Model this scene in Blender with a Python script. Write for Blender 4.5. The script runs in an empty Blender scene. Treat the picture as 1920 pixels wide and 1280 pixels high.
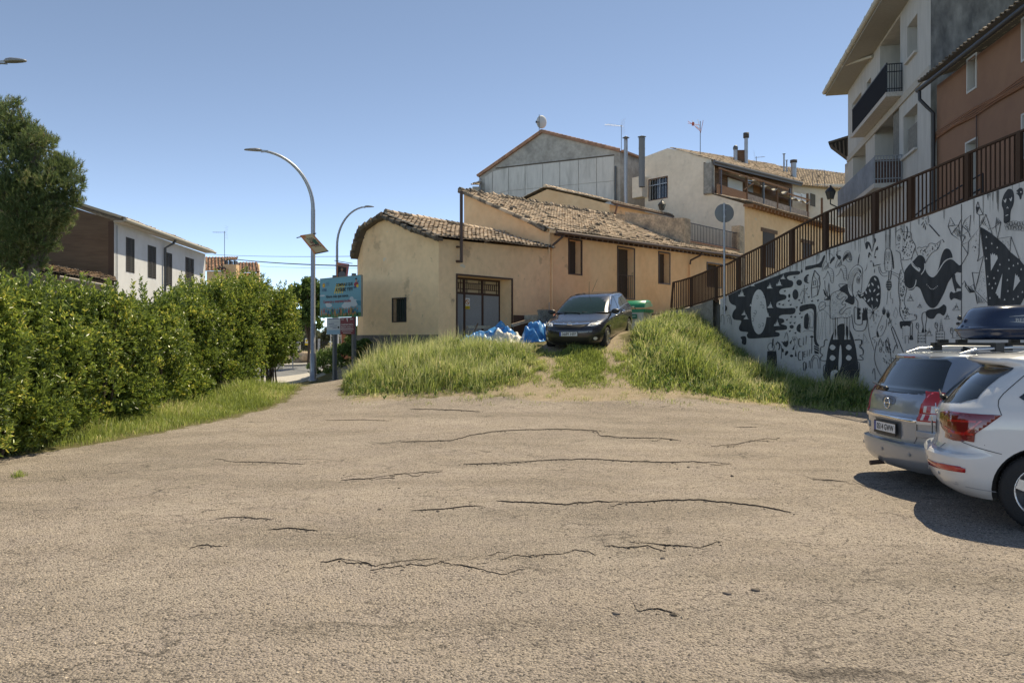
import bpy, bmesh, math, random
import numpy as np
from mathutils import Vector as V, Matrix, noise
from mathutils.bvhtree import BVHTree
R = math.radians
random.seed(7); rng = np.random.default_rng(11)
SC = bpy.context.scene
COL = SC.collection
# ------------------------------------------------------------------ camera, sky, sun
CZ = 1.75; F = 1450.0
cam = bpy.data.cameras.new('camera'); camo = bpy.data.objects.new('camera', cam); COL.objects.link(camo)
cam.sensor_width = 36; cam.lens = 36 * F / 1920; cam.clip_end = 3000; cam.clip_start = 0.05
camo.location = (0, 0, CZ); camo.rotation_euler = (R(90), 0, 0)
SC.camera = camo
SUN_EL = R(59); SUN_D = V((0.675, 0.74, 0)).normalized()
W = bpy.data.worlds.new('World'); SC.world = W; W.use_nodes = True
nt = W.node_tree; bg = nt.nodes['Background']
sky = nt.nodes.new('ShaderNodeTexSky'); sky.sky_type = 'NISHITA'; sky.sun_disc = False
sky.sun_elevation = SUN_EL; sky.sun_rotation = math.atan2(SUN_D.x, SUN_D.y)
sky.air_density = 0.27; sky.dust_density = 0.0; sky.ozone_density = 0.0; sky.altitude = 300
nt.links.new(sky.outputs[0], bg.inputs[0]); bg.inputs[1].default_value = 0.15
sl = bpy.data.lights.new('sun', 'SUN'); sl.energy = 2.25; sl.angle = R(0.53); sl.color = (1.0, 0.955, 0.88)
so = bpy.data.objects.new('sun', sl); COL.objects.link(so); so.location = (20, 20, 40)
sd = V((SUN_D.x * math.cos(SUN_EL), SUN_D.y * math.cos(SUN_EL), math.sin(SUN_EL)))
so.rotation_euler = sd.to_track_quat('Z', 'Y').to_euler()
SC.view_settings.view_transform = 'Standard'; SC.view_settings.look = 'None'
SC.view_settings.exposure = 1.38; SC.view_settings.gamma = 1
SC.view_settings.use_white_balance = True; SC.view_settings.white_balance_temperature = 8500; SC.view_settings.white_balance_tint = 5
SC.cycles.max_bounces = 6; SC.cycles.transparent_max_bounces = 6

def P(px, py, D): return V(((px - 960) / F * D, D, CZ - (py - 640) / F * D))

# ------------------------------------------------------------------ materials
MATS = {}
def nodes(m):
    m.use_nodes = True; t = m.node_tree
    return t, t.nodes['Principled BSDF']
def setp(b, k, v):
    if k in b.inputs: b.inputs[k].default_value = v
def mat(name, col, rough=0.8, metal=0.0, var=0.0, vscale=3.0, bump=0.0, bscale=40.0, col2=None, coat=0.0,
        island=0.0, stretch=(1, 1, 1), spec=None, detail=6, thr=(0.35, 0.65), chips=()):
    """principled material; noise mixes col -> col2, island gives each loose piece its own tone"""
    if name in MATS: return MATS[name]
    m = bpy.data.materials.new(name); t, b = nodes(m); N = t.nodes; L = t.links
    setp(b, 'Roughness', rough); setp(b, 'Metallic', metal); setp(b, 'Coat Weight', coat); setp(b, 'Coat Roughness', 0.04)
    if spec is not None: setp(b, 'Specular IOR Level', spec)
    c = (*col, 1); b.inputs['Base Color'].default_value = c
    out = None
    tc = N.new('ShaderNodeTexCoord'); mp = N.new('ShaderNodeMapping'); mp.inputs['Scale'].default_value = stretch
    L.new(tc.outputs['Object'], mp.inputs['Vector'])
    if col2 is not None:
        n = N.new('ShaderNodeTexNoise'); n.inputs['Scale'].default_value = vscale; n.inputs['Detail'].default_value = detail; n.inputs['Roughness'].default_value = 0.65
        L.new(mp.outputs[0], n.inputs['Vector'])
        mr = N.new('ShaderNodeMapRange'); mr.inputs[1].default_value = thr[0]; mr.inputs[2].default_value = thr[1]
        L.new(n.outputs['Fac'], mr.inputs[0])
        mx = N.new('ShaderNodeMix'); mx.data_type = 'RGBA'; mx.inputs[6].default_value = c; mx.inputs[7].default_value = (*col2, 1)
        L.new(mr.outputs[0], mx.inputs[0]); out = mx.outputs[2]
    if var or island:
        hs = N.new('ShaderNodeHueSaturation')
        if out: L.new(out, hs.inputs['Color'])
        else: hs.inputs['Color'].default_value = c
        if island:
            g = N.new('ShaderNodeNewGeometry'); mr2 = N.new('ShaderNodeMapRange')
            mr2.inputs[3].default_value = 1 - island; mr2.inputs[4].default_value = 1 + island
            L.new(g.outputs['Random Per Island'], mr2.inputs[0]); L.new(mr2.outputs[0], hs.inputs['Value'])
        if var:
            n2 = N.new('ShaderNodeTexNoise'); n2.inputs['Scale'].default_value = vscale * 5.3; n2.inputs['Detail'].default_value = 8
            L.new(mp.outputs[0], n2.inputs['Vector'])
            mr3 = N.new('ShaderNodeMapRange'); mr3.inputs[1].default_value = .3; mr3.inputs[2].default_value = .7
            mr3.inputs[3].default_value = 1 - var; mr3.inputs[4].default_value = 1 + var
            L.new(n2.outputs['Fac'], mr3.inputs[0])
            if island:
                mm = N.new('ShaderNodeMath'); mm.operation = 'MULTIPLY'
                L.new(mr3.outputs[0], mm.inputs[0]); L.new(mr2.outputs[0], mm.inputs[1]); L.new(mm.outputs[0], hs.inputs['Value'])
            else: L.new(mr3.outputs[0], hs.inputs['Value'])
        out = hs.outputs[0]
    for cc, cs, lo, hi, am in chips:      # flaked patches, stains and hairline cracks that belong to the wall
        nn = N.new('ShaderNodeTexNoise'); nn.inputs['Scale'].default_value = cs; nn.inputs['Detail'].default_value = 9; nn.inputs['Roughness'].default_value = .62; L.new(tc.outputs['Object'], nn.inputs['Vector'])
        mq = N.new('ShaderNodeMapRange'); mq.inputs[1].default_value = lo; mq.inputs[2].default_value = hi; mq.inputs[4].default_value = am; L.new(nn.outputs['Fac'], mq.inputs[0])
        mk = N.new('ShaderNodeMix'); mk.data_type = 'RGBA'; mk.inputs[7].default_value = (*cc, 1); L.new(mq.outputs[0], mk.inputs[0])
        if out: L.new(out, mk.inputs[6])
        else: mk.inputs[6].default_value = c
        out = mk.outputs[2]
    if out: L.new(out, b.inputs['Base Color'])
    if bump:
        n3 = N.new('ShaderNodeTexNoise'); n3.inputs['Scale'].default_value = bscale; n3.inputs['Detail'].default_value = 8
        L.new(mp.outputs[0], n3.inputs['Vector'])
        bp = N.new('ShaderNodeBump'); bp.inputs['Strength'].default_value = bump; bp.inputs['Distance'].default_value = 0.02
        L.new(n3.outputs['Fac'], bp.inputs['Height']); L.new(bp.outputs[0], b.inputs['Normal'])
    MATS[name] = m
    return m
def foliage(name, dark, light, yellow, trans=0.3, rough=0.45, vs=1.2, yfrac=0.12):
    if name in MATS: return MATS[name]
    m = bpy.data.materials.new(name); t, b = nodes(m); N = t.nodes; L = t.links
    g = N.new('ShaderNodeNewGeometry'); cr = N.new('ShaderNodeValToRGB'); e = cr.color_ramp.elements
    e[0].position = 0; e[0].color = (*dark, 1); e[1].position = 1; e[1].color = (*yellow, 1)
    x = e.new(0.55); x.color = (*[(a + c) / 2 for a, c in zip(dark, light)], 1)
    x = e.new(1 - yfrac); x.color = (*light, 1)
    tc = N.new('ShaderNodeTexCoord'); n = N.new('ShaderNodeTexNoise'); n.inputs['Scale'].default_value = vs; n.inputs['Detail'].default_value = 3
    L.new(tc.outputs['Object'], n.inputs['Vector'])
    mr = N.new('ShaderNodeMapRange'); mr.inputs[1].default_value = .3; mr.inputs[2].default_value = .7; mr.inputs[3].default_value = -.35; mr.inputs[4].default_value = .3
    L.new(n.outputs['Fac'], mr.inputs[0])
    ad = N.new('ShaderNodeMath'); ad.operation = 'ADD'; ad.use_clamp = True
    L.new(g.outputs['Random Per Island'], ad.inputs[0]); L.new(mr.outputs[0], ad.inputs[1]); L.new(ad.outputs[0], cr.inputs[0])
    L.new(cr.outputs[0], b.inputs['Base Color']); setp(b, 'Roughness', rough)
    tr = N.new('ShaderNodeBsdfTranslucent'); hs = N.new('ShaderNodeHueSaturation'); hs.inputs['Value'].default_value = 1.6; hs.inputs['Hue'].default_value = .485
    L.new(cr.outputs[0], hs.inputs['Color']); L.new(hs.outputs[0], tr.inputs[0])
    ms = N.new('ShaderNodeMixShader'); ms.inputs[0].default_value = trans
    L.new(b.outputs[0], ms.inputs[1]); L.new(tr.outputs[0], ms.inputs[2]); L.new(ms.outputs[0], N['Material Output'].inputs[0])
    MATS[name] = m; return m

OCHRE = mat('ochre_plaster', (0.91, 0.61, 0.36), .92, var=.05, vscale=.7, col2=(0.83, 0.51, 0.28), bump=.25, bscale=14, chips=(((0.5, 0.33, 0.2), 2.3, .66, .70, .5), ((0.62, 0.58, 0.5), 1.7, .71, .73, .7)))
OCHRE2 = mat('ochre_plaster_aged', (0.90, 0.62, 0.37), .92, var=.06, vscale=.9, col2=(0.76, 0.49, 0.28), bump=.35, bscale=10, thr=(.5, .75), chips=(((0.45, 0.30, 0.19), 1.9, .60, .68, .55), ((0.30, 0.22, 0.16), 3.7, .68, .70, .7), ((0.64, 0.6, 0.53), 2.2, .69, .71, .8)))
CREAM = mat('cream_plaster', (0.82, 0.71, 0.58), .92, var=.05, vscale=.8, col2=(0.70, 0.60, 0.48), bump=.3, bscale=12, thr=(.45, .75), chips=(((0.45, 0.38, 0.3), 1.1, .60, .70, .45), ((0.35, 0.28, 0.22), 2.7, .68, .71, .6)))
OLDWALL = mat('weathered_plaster', (0.60, 0.46, 0.32), .95, var=.25, vscale=2.2, col2=(0.27, 0.22, 0.17), bump=.6, bscale=18)
WHITEW = mat('white_render', (0.70, 0.71, 0.73), .9, var=.04, vscale=.6, col2=(0.60, 0.60, 0.61), bump=.15, bscale=16, thr=(.45, .8))
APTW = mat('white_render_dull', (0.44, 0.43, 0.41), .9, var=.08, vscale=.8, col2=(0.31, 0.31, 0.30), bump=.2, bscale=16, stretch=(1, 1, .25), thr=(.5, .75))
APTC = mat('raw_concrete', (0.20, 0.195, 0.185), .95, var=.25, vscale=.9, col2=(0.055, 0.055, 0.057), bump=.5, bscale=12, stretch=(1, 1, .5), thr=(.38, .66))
CONC = mat('concrete', (0.34, 0.32, 0.29), .95, var=.18, vscale=1.5, col2=(0.22, 0.21, 0.19), bump=.4, bscale=22)
ORANGE = mat('orange_render', (0.27, 0.145, 0.09), .93, var=.05, vscale=.5, col2=(0.235, 0.125, 0.08), bump=.15, bscale=14)
BROWNW = mat('brown_render', (0.17, 0.115, 0.08), .95, var=.15, vscale=.7, col2=(0.13, 0.085, 0.06), stretch=(.4, .4, 3), bump=.3, bscale=10)
GREYW = mat('grey_sheet_wall', (0.62, 0.59, 0.55), .9, var=.08, vscale=1.1, col2=(0.36, 0.345, 0.32), stretch=(1, 1, .22), bump=.2, bscale=8, thr=(.48, .74))
GREYD = mat('grey_cement_wall', (0.47, 0.44, 0.40), .95, var=.15, vscale=.8, col2=(0.30, 0.28, 0.255), bump=.4, bscale=9)
TILE = mat('roof_tile', (0.64, 0.50, 0.365), .9, var=.2, vscale=2.5, col2=(0.45, 0.34, 0.245), island=.28, bump=.4, bscale=30)
TILEO = mat('roof_tile_lichen', (0.085, 0.075, 0.068), .95, var=.3, vscale=6, col2=(0.24, 0.19, 0.14), island=.3, bump=.5, bscale=40)
TILER = mat('roof_tile_red', (0.42, 0.23, 0.15), .9, var=.2, vscale=3, col2=(0.30, 0.16, 0.11), island=.25)
TILEU = mat('roof_underlay', (0.11, 0.085, 0.065), .95)
BROWNM = mat('brown_painted_metal', (0.075, 0.042, 0.032), .45, spec=.4)
FENCEM = mat('fence_brown_metal', (0.075, 0.046, 0.033), .85, spec=.15)
BLACKM = mat('black_metal', (0.02, 0.02, 0.023), .5)
GALV = mat('galvanised_steel', (0.36, 0.37, 0.39), .45, metal=.7, var=.1, vscale=3)
GALVD = mat('dark_flue_steel', (0.13, 0.135, 0.14), .5, metal=.6, var=.2, vscale=4)
WOOD = mat('aged_wood', (0.22, 0.115, 0.065), .85, var=.25, vscale=2, col2=(0.13, 0.08, 0.05), stretch=(1, 1, 8), bump=.3)
WOODR = mat('rafter_wood', (0.30, 0.15, 0.075), .8, var=.2, vscale=3)
SHUT = mat('dark_shutter_wood', (0.060, 0.043, 0.034), .75, var=.2, vscale=4)
BRICK = mat('orange_brick', (0.50, 0.17, 0.08), .9, var=.2, vscale=6)
GLASS = mat('dark_glass', (0.012, 0.015, 0.018), .06, spec=.8)
GLASSC = mat('car_glass', (0.008, 0.012, 0.013), .03, spec=1.0, coat=.6)
GLASSG = mat('green_tinted_glass', (0.012, 0.026, 0.020), .05, spec=.45)
WHITEP = mat('white_paint', (0.72, 0.72, 0.71), .6)
DARKP = mat('mural_black_paint', (0.032, 0.034, 0.038), .8, var=.3, vscale=1.4, col2=(0.045, 0.048, 0.052), stretch=(1, 1, .3))
GREYPAINT = mat('mural_white_paint', (0.30, 0.305, 0.31), .85, var=.06, vscale=1)
RUBBER = mat('tyre_rubber', (0.018, 0.018, 0.019), .8, bump=.3, bscale=60)
BLKPL = mat('black_plastic', (0.018, 0.018, 0.02), .45)
CHROME = mat('chrome', (0.75, 0.75, 0.77), .12, metal=1)
ALU = mat('alloy_rim', (0.50, 0.50, 0.51), .28, metal=.85)
REDL = mat('red_lamp_plastic', (0.42, 0.012, 0.015), .12, coat=1)
DREDL = mat('dark_red_lamp_plastic', (0.16, 0.006, 0.012), .10, coat=1)
CLEARL = mat('clear_lamp_plastic', (0.62, 0.60, 0.58), .12, coat=1)
AMBER = mat('orange_lamp_plastic', (0.55, 0.13, 0.02), .15, coat=1)
PLATE = mat('plate_white', (0.66, 0.67, 0.68), .4)
EUBLUE = mat('plate_blue', (0.02, 0.06, 0.3), .4)
INK = mat('black_ink', (0.012, 0.012, 0.014), .6)
LEAFL = foliage('laurel_leaves', (0.09, 0.135, 0.035), (0.25, 0.34, 0.068), (0.55, 0.54, 0.12), .34, .30, 1.1, .11)
LEAFT = foliage('tree_leaves', (0.06, 0.11, 0.03), (0.16, 0.26, 0.07), (0.28, 0.38, 0.11), .3, .5, 1.0)
NEEDLE = foliage('pine_needles', (0.065, 0.10, 0.038), (0.18, 0.245, 0.085), (0.36, 0.32, 0.16), .35, .6, 1.1)
OLIVE = foliage('olive_leaves', (0.10, 0.12, 0.07), (0.20, 0.22, 0.14), (0.3, 0.3, 0.2), .25, .6, 1.5)
GRASSM = foliage('grass_blades', (0.15, 0.20, 0.05), (0.32, 0.41, 0.11), (0.58, 0.53, 0.28), .42, .5, .8, .2)
GRASSP = foliage('pale_grass_blades', (0.22, 0.28, 0.10), (0.44, 0.48, 0.22), (0.66, 0.60, 0.38), .4, .6, 1.2, .3)
BARK = mat('bark', (0.10, 0.075, 0.055), .95, var=.3, vscale=5, bump=.6, bscale=15)

# ------------------------------------------------------------------ mesh builder
class MB:
    def __init__(s): s.v = []; s.f = []; s.m = []; s.s = []
    def add(s, vs, fs, mi=0, sm=False):
        o = len(s.v); s.v += [tuple(p) for p in vs]
        for f in fs: s.f.append(tuple(i + o for i in f)); s.m.append(mi); s.s.append(sm)
    def quad(s, a, b, c, d, mi=0): s.add([a, b, c, d], [(0, 1, 2, 3)], mi)
    def poly(s, pts, mi=0): s.add(pts, [tuple(range(len(pts)))], mi)
    def prism(s, pts, ex, mi=0):
        n = len(pts); ex = V(ex); q = [V(p) + ex for p in pts]
        s.add(list(pts) + q, [tuple(range(n - 1, -1, -1)), tuple(range(n, 2 * n))] + [(i, (i + 1) % n, (i + 1) % n + n, i + n) for i in range(n)], mi)
    def box(s, lo, hi, mi=0):
        x0, y0, z0 = lo; x1, y1, z1 = hi
        s.prism([V((x0, y0, z0)), V((x1, y0, z0)), V((x1, y1, z0)), V((x0, y1, z0))], (0, 0, z1 - z0), mi)
    def fbox(s, fr, a0, a1, b0, b1, c0, c1, mi=0):
        s.prism([fr.p(a0, b0, c0), fr.p(a1, b0, c0), fr.p(a1, b1, c0), fr.p(a0, b1, c0)], (0, 0, c1 - c0), mi)
    def bar(s, a, b, w, h, mi=0, up=(0, 0, 1)):
        a = V(a); b = V(b); d = (b - a).normalized(); u = V(up)
        x = d.cross(u)
        if x.length < 1e-4: x = d.cross(V((1, 0, 0)))
        x.normalize(); y = x.cross(d)
        pts = [a + x * (w / 2 * i) + y * (h / 2 * j) for i, j in ((-1, -1), (1, -1), (1, 1), (-1, 1))]
        s.prism(pts, b - a, mi)
    def tube(s, path, r, n=8, mi=0, caps=True):
        path = [V(p) for p in path]; K = len(path)
        rs = r if isinstance(r, (list, tuple)) else [r] * K
        vs = []; prev = None
        for i, p in enumerate(path):
            d = (path[min(i + 1, K - 1)] - path[max(i - 1, 0)]).normalized()
            if prev is None:
                x = d.cross(V((0, 0, 1)))
                if x.length < 1e-3: x = d.cross(V((1, 0, 0)))
            else: x = prev - d * prev.dot(d)
            x.normalize(); prev = x; y = d.cross(x)
            vs += [p + (x * math.cos(t) + y * math.sin(t)) * rs[i] for t in [2 * math.pi * k / n for k in range(n)]]
        fs = [(i * n + k, i * n + (k + 1) % n, (i + 1) * n + (k + 1) % n, (i + 1) * n + k) for i in range(K - 1) for k in range(n)]
        s.add(vs, fs, mi, True)
        if caps: s.add(vs[:n], [tuple(range(n - 1, -1, -1))], mi); s.add(vs[-n:], [tuple(range(n))], mi)
    def lathe(s, c, prof, n=20, mi=0, M=None, sm=True):
        c = V(c); vs = []
        for r, z in prof:
            for k in range(n):
                t = 2 * math.pi * k / n; q = V((r * math.cos(t), r * math.sin(t), z))
                vs.append(c + (M @ q if M else q))
        K = len(prof)
        s.add(vs, [(i * n + k, i * n + (k + 1) % n, (i + 1) * n + (k + 1) % n, (i + 1) * n + k) for i in range(K - 1) for k in range(n)], mi, sm)
    def blob(s, c, rx, ry, rz, seg=14, rings=8, mi=0, ns=0., nsc=1.):
        c = V(c); vs = []
        for i in range(rings + 1):
            a = math.pi * i / rings
            for k in range(seg):
                t = 2 * math.pi * k / seg
                q = V((math.sin(a) * math.cos(t), math.sin(a) * math.sin(t), math.cos(a)))
                f = 1 + ns * noise.noise((q * nsc) + c)
                vs.append(c + V((q.x * rx * f, q.y * ry * f, q.z * rz * f)))
        s.add(vs, [(i * seg + k, (i + 1) * seg + k, (i + 1) * seg + (k + 1) % seg, i * seg + (k + 1) % seg) for i in range(rings) for k in range(seg)], mi, True)
    def build(s, name, mats, parent=None, at=None):
        """parent given: a part, vertices are world coordinates moved into the parent's space"""
        me = bpy.data.meshes.new(name)
        if not isinstance(mats, (list, tuple)): mats = [mats]
        if parent is not None:
            o = V(LOC[parent.name]) if not LOCAL.get(parent.name) else V((0, 0, 0))
        else: o = V(at) if at is not None else V((0, 0, 0))
        me.from_pydata([(x - o.x, y - o.y, z - o.z) for x, y, z in s.v], [], s.f)
        for m in mats: me.materials.append(m)
        me.polygons.foreach_set('material_index', s.m); me.polygons.foreach_set('use_smooth', s.s); me.update()
        ob = bpy.data.objects.new(name, me); COL.objects.link(ob)
        if parent is not None:
            ob.parent = parent; LOC[ob.name] = LOC[parent.name]; LOCAL[ob.name] = LOCAL.get(parent.name)
        else: ob.location = o; LOC[ob.name] = tuple(o)
        return ob
LOC = {}; LOCAL = {}
def tag(o, label=None, cat=None, group=None, kind=None):
    if label: o['label'] = label
    if cat: o['category'] = cat
    if group: o['group'] = group
    if kind: o['kind'] = kind
    return o
def thing(name, label, cat, loc=(0, 0, 0), rot=None, group=None, local=False):
    o = bpy.data.objects.new(name, None); COL.objects.link(o); o.location = loc; o.empty_display_size = .2
    if rot is not None: o.rotation_euler = rot
    LOC[o.name] = tuple(loc); LOCAL[o.name] = local or rot is not None
    return tag(o, label, cat, group)
def copy_tree(o, loc=None, rot=None, label=None, parent=None):
    c = o.copy(); COL.objects.link(c)
    if parent is not None: c.parent = parent
    if loc is not None: c.location = loc
    if rot is not None: c.rotation_euler = rot
    if label: c['label'] = label
    for ch in [x for x in bpy.data.objects if x.parent is o]: copy_tree(ch, parent=c)
    return c
class Fr:
    """a wall frame: origin (x,y), direction u along the wall, n outward"""
    def __init__(s, ox, oy, ux, uy, nx, ny):
        l = math.hypot(ux, uy); s.o = V((ox, oy, 0)); s.u = V((ux / l, uy / l, 0))
        n = V((-s.u.y, s.u.x, 0)); s.n = n if n.dot(V((nx, ny, 0))) > 0 else -n
    def p(s, a, b, c): return s.o + s.u * a + s.n * b + V((0, 0, c))
    def a(s, px, b=0.):
        r = (px - 960) / F; o = s.o + s.n * b
        return (r * o.y - o.x) / (s.u.x - r * s.u.y)
    def at(s, px, py, b=0.):
        a = s.a(px, b); D = (s.o + s.n * b).y + s.u.y * a
        return a, CZ + (640 - py) / F * D
def lerp_fn(kn):
    kn = sorted(kn)
    def f(a):
        if a <= kn[0][0]: return kn[0][1]
        for (x0, y0), (x1, y1) in zip(kn, kn[1:]):
            if a <= x1: return y0 + (y1 - y0) * (a - x0) / (x1 - x0)
        return kn[-1][1]
    return f
def wall(mb, fr, a0, a1, base, top, holes=(), depth=.25, mi=0, b=0., rmi=None):
    """front skin of a wall between base(a) and top(a) [knot lists], with real recessed openings"""
    bf, tf = lerp_fn(base), lerp_fn(top)
    ks = {a0, a1} | {k for k, _ in base} | {k for k, _ in top}
    for h in holes: ks |= {h[0], h[1]}
    ks = sorted(k for k in ks if a0 - 1e-6 <= k <= a1 + 1e-6)
    for x0, x1 in zip(ks, ks[1:]):
        if x1 - x0 < 1e-4: continue
        xm = (x0 + x1) / 2
        hs = sorted([h for h in holes if h[0] < xm < h[1]], key=lambda h: h[2])
        lo0, lo1 = bf(x0), bf(x1)
        for h in hs:
            if h[2] > min(lo0, lo1): mb.quad(fr.p(x0, b, lo0), fr.p(x1, b, lo1), fr.p(x1, b, h[2]), fr.p(x0, b, h[2]), mi)
            lo0 = lo1 = h[3]
        mb.quad(fr.p(x0, b, lo0), fr.p(x1, b, lo1), fr.p(x1, b, tf(x1)), fr.p(x0, b, tf(x0)), mi)
    r = mi if rmi is None else rmi
    for h in holes:
        x0, x1, z0, z1 = h[:4]; d = h[4] if len(h) > 4 else depth
        z0m = max(z0, min(bf(x0), bf(x1)))
        mb.quad(fr.p(x0, b, z0m), fr.p(x0, b, z1), fr.p(x0, b - d, z1), fr.p(x0, b - d, z0m), r)
        mb.quad(fr.p(x1, b, z0m), fr.p(x1, b - d, z0m), fr.p(x1, b - d, z1), fr.p(x1, b, z1), r)
        mb.quad(fr.p(x0, b, z1), fr.p(x1, b, z1), fr.p(x1, b - d, z1), fr.p(x0, b - d, z1), r)
        mb.quad(fr.p(x0, b, z0m), fr.p(x0, b - d, z0m), fr.p(x1, b - d, z0m), fr.p(x1, b, z0m), r)
def trim(mb, fr, a0, a1, c0, c1, w=.06, t=.02, bottom=True, b=0., mi=0):
    mb.fbox(fr, a0 - w, a0, b - .02, b + t, c0 - (w if bottom else 0), c1 + w, mi); mb.fbox(fr, a1, a1 + w, b - .02, b + t, c0 - (w if bottom else 0), c1 + w, mi)
    mb.fbox(fr, a0, a1, b - .02, b + t, c1, c1 + w, mi)
    if bottom: mb.fbox(fr, a0, a1, b - .02, b + t, c0 - w, c0, mi)
def tiles(mb, pos, nc, nr, inside=None, w=.2, old=.12, jit=1., lip=True):
    """barrel tiles over the patch pos(s,t): s along the eave, t up the slope"""
    e = 1e-3
    for i in range(nc):
        s0 = (i + .5) / nc
        # under channel
        for j in range(nr):
            t0 = j / nr; t1 = (j + 1.12) / nr
            if inside and not inside(s0, (t0 + t1) / 2): continue
            p0 = pos(s0, t0); p1 = pos(s0, min(t1, 1.0)); d = p1 - p0
            sd_ = (pos(s0 + e, t0) - pos(s0 - e, t0)).normalized()
            nrm = sd_.cross(d).normalized()
            if nrm.z < 0: nrm = -nrm
            wd = w * random.uniform(.46, .54)
            q0 = p0 + nrm * random.uniform(.045, .06) * 1 + sd_ * random.uniform(-.012, .012) * jit; q1 = p1 + nrm * .022 + sd_ * random.uniform(-.012, .012) * jit
            if random.random() < .04 * jit: q0 += nrm * .03; q1 += sd_ * .03
            vs = []
            for q, k in ((q0, 1.0), (q1, .82)):
                for a in (0, .2, .4, .6, .8, 1):
                    th = math.pi * a; vs.append(q + sd_ * (-math.cos(th) * wd * .62 * k) + nrm * (math.sin(th) * wd * .62 * k - .03))
            vs2 = [v - nrm * .018 for v in vs[:6]]
            mi = 1 if random.random() < old * (2.5 if (j == 0 or j == nr - 1) else 1) else 0
            mb.add(vs + vs2, [(k, k + 1, k + 7, k + 6) for k in range(5)] + [(12 + k, 13 + k, k + 1, k) for k in range(5)], mi, False)
    # base sheet with troughs
    M_, N_ = max(2, nc // 2), max(2, nr // 2)
    vs = [pos(i / M_, j / N_) for j in range(N_ + 1) for i in range(M_ + 1)]
    fs = []
    for j in range(N_):
        for i in range(M_):
            if inside and not inside((i + .5) / M_, (j + .5) / N_): continue
            fs.append((j * (M_ + 1) + i, j * (M_ + 1) + i + 1, (j + 1) * (M_ + 1) + i + 1, (j + 1) * (M_ + 1) + i))
    mb.add(vs, fs, 2)
def bil(A0, A1, B0, B1, sag=0.):
    def f(s, t):
        a = A0.lerp(A1, s); b = B0.lerp(B1, s); p = a.lerp(b, t)
        p.z -= sag * 4 * t * (1 - t) * .25 - .0
        p.z += .03 * noise.noise(V((s * 5, t * 3, A0.x)))
        return p
    return f
def text_geo(txt, size=1.0, font_bold=0.0):
    cu = bpy.data.curves.new('t', 'FONT'); cu.body = txt; cu.size = size; cu.offset = font_bold; cu.resolution_u = 3
    cu.align_x = 'CENTER'; cu.align_y = 'CENTER'
    ob = bpy.data.objects.new('t', cu); COL.objects.link(ob)
    dg = bpy.context.evaluated_depsgraph_get(); me = bpy.data.meshes.new_from_object(ob.evaluated_get(dg))
    vs = [v.co.copy() for v in me.vertices]; fs = [tuple(p.vertices) for p in me.polygons]
    bpy.data.objects.remove(ob); bpy.data.curves.remove(cu); bpy.data.meshes.remove(me)
    return vs, fs
def put_text(mb, txt, o, ux, uy, size, mi=0, w=None, bold=0.0, h=None):
    vs, fs = text_geo(txt, 1.0, bold)
    if not vs: return
    x0 = min(v.x for v in vs); x1 = max(v.x for v in vs); y0 = min(v.y for v in vs); y1 = max(v.y for v in vs)
    sx = (w / (x1 - x0)) if w else size; sy = (h / (y1 - y0)) if h else size
    o = V(o); ux = V(ux); uy = V(uy); cx = (x0 + x1) / 2; cy = (y0 + y1) / 2
    mb.add([o + ux * ((v.x - cx) * sx) + uy * ((v.y - cy) * sy) for v in vs], fs, mi)
# ------------------------------------------------------------------ terrain
CP = np.array([(-12,-8,0),(0,-8,0),(12,-8,0),(-12,5,0),(0,5,0),(12,5,0),(-8,11,0),(0,11,.05),(6,10,0),(11,12,0),(-6.5,14,.12),(0,15,.22),(6,15,.05),(9.5,15,.08),
 (-5.5,19,.3),(-2.8,18.5,.4),(-.1,18.5,.5),(3.6,18.5,.47),(6.7,18.6,.22),(8.3,18,.1),
 (-3.2,22,1.0),(-.9,22,1.4),(-4.4,23,.75),(-.9,20,.92),(-3,20,.66),(1.8,20,.9),(1.8,19.2,.66),(2.0,21.2,1.3),(1.2,22.4,1.55),(2.7,22.3,1.68),(3.7,25,2.1),(2.3,26,2.05),
 (4.05,21,1.15),(4.4,23,1.85),(3.8,19.5,.72),(5.4,20,.55),(6.3,24.5,1.5),(7.2,24,.85),(7.5,22.5,.42),(8.6,20.5,.18),
 (-2.4,25.2,1.45),(-5.6,27.5,1.0),(0,27.5,1.65),(1.4,29.5,1.9),(4.4,32.5,2.6),(4.6,29,2.15),(7,35,3.0),(7,28.5,2.75),(5.8,26.5,2.2),
 (12,20,.5),(12,26,1.5),(15,30,3),(10,40,3.5),(20,50,4),(0,45,3),(-5,45,1.2),(-7,24,.35),(-6,26,.4),(-7.2,28,.36),(-8,31,.47),(-9,40,.6),(-10,50,.6),
 (-14,20,.2),(-16,30,.5),(-25,30,.5),(-25,50,.6),(-12,62,.7),(5,62,3),(-30,0,0),(30,0,0),(30,62,4),(-30,62,.7),(-15,10,.05),(-20,-8,0),(20,-8,0)], float)
def _k(r2): return .5 * r2 * np.log(np.maximum(r2, 1e-12))
_n = len(CP); _A = np.zeros((_n + 3, _n + 3)); _d = ((CP[:, None, :2] - CP[None, :, :2]) ** 2).sum(-1)
_A[:_n, :_n] = _k(_d) + np.eye(_n) * .02; _A[:_n, _n] = 1; _A[:_n, _n + 1:] = CP[:, :2]; _A[_n, :_n] = 1; _A[_n + 1:, :_n] = CP[:, :2].T
_w = np.linalg.solve(_A, np.concatenate([CP[:, 2], np.zeros(3)]))
def GV(x, y):
    x = np.asarray(x, float); y = np.asarray(y, float)
    xc = np.clip(x, -30, 30); yc = np.clip(y, -8, 62)
    out = np.zeros(xc.shape)
    for i in range(_n): out += _w[i] * _k((xc - CP[i, 0]) ** 2 + (yc - CP[i, 1]) ** 2)
    return out + _w[_n] + _w[_n + 1] * xc + _w[_n + 2] * yc
def G(x, y): return float(GV(np.array([x]), np.array([y]))[0])

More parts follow.
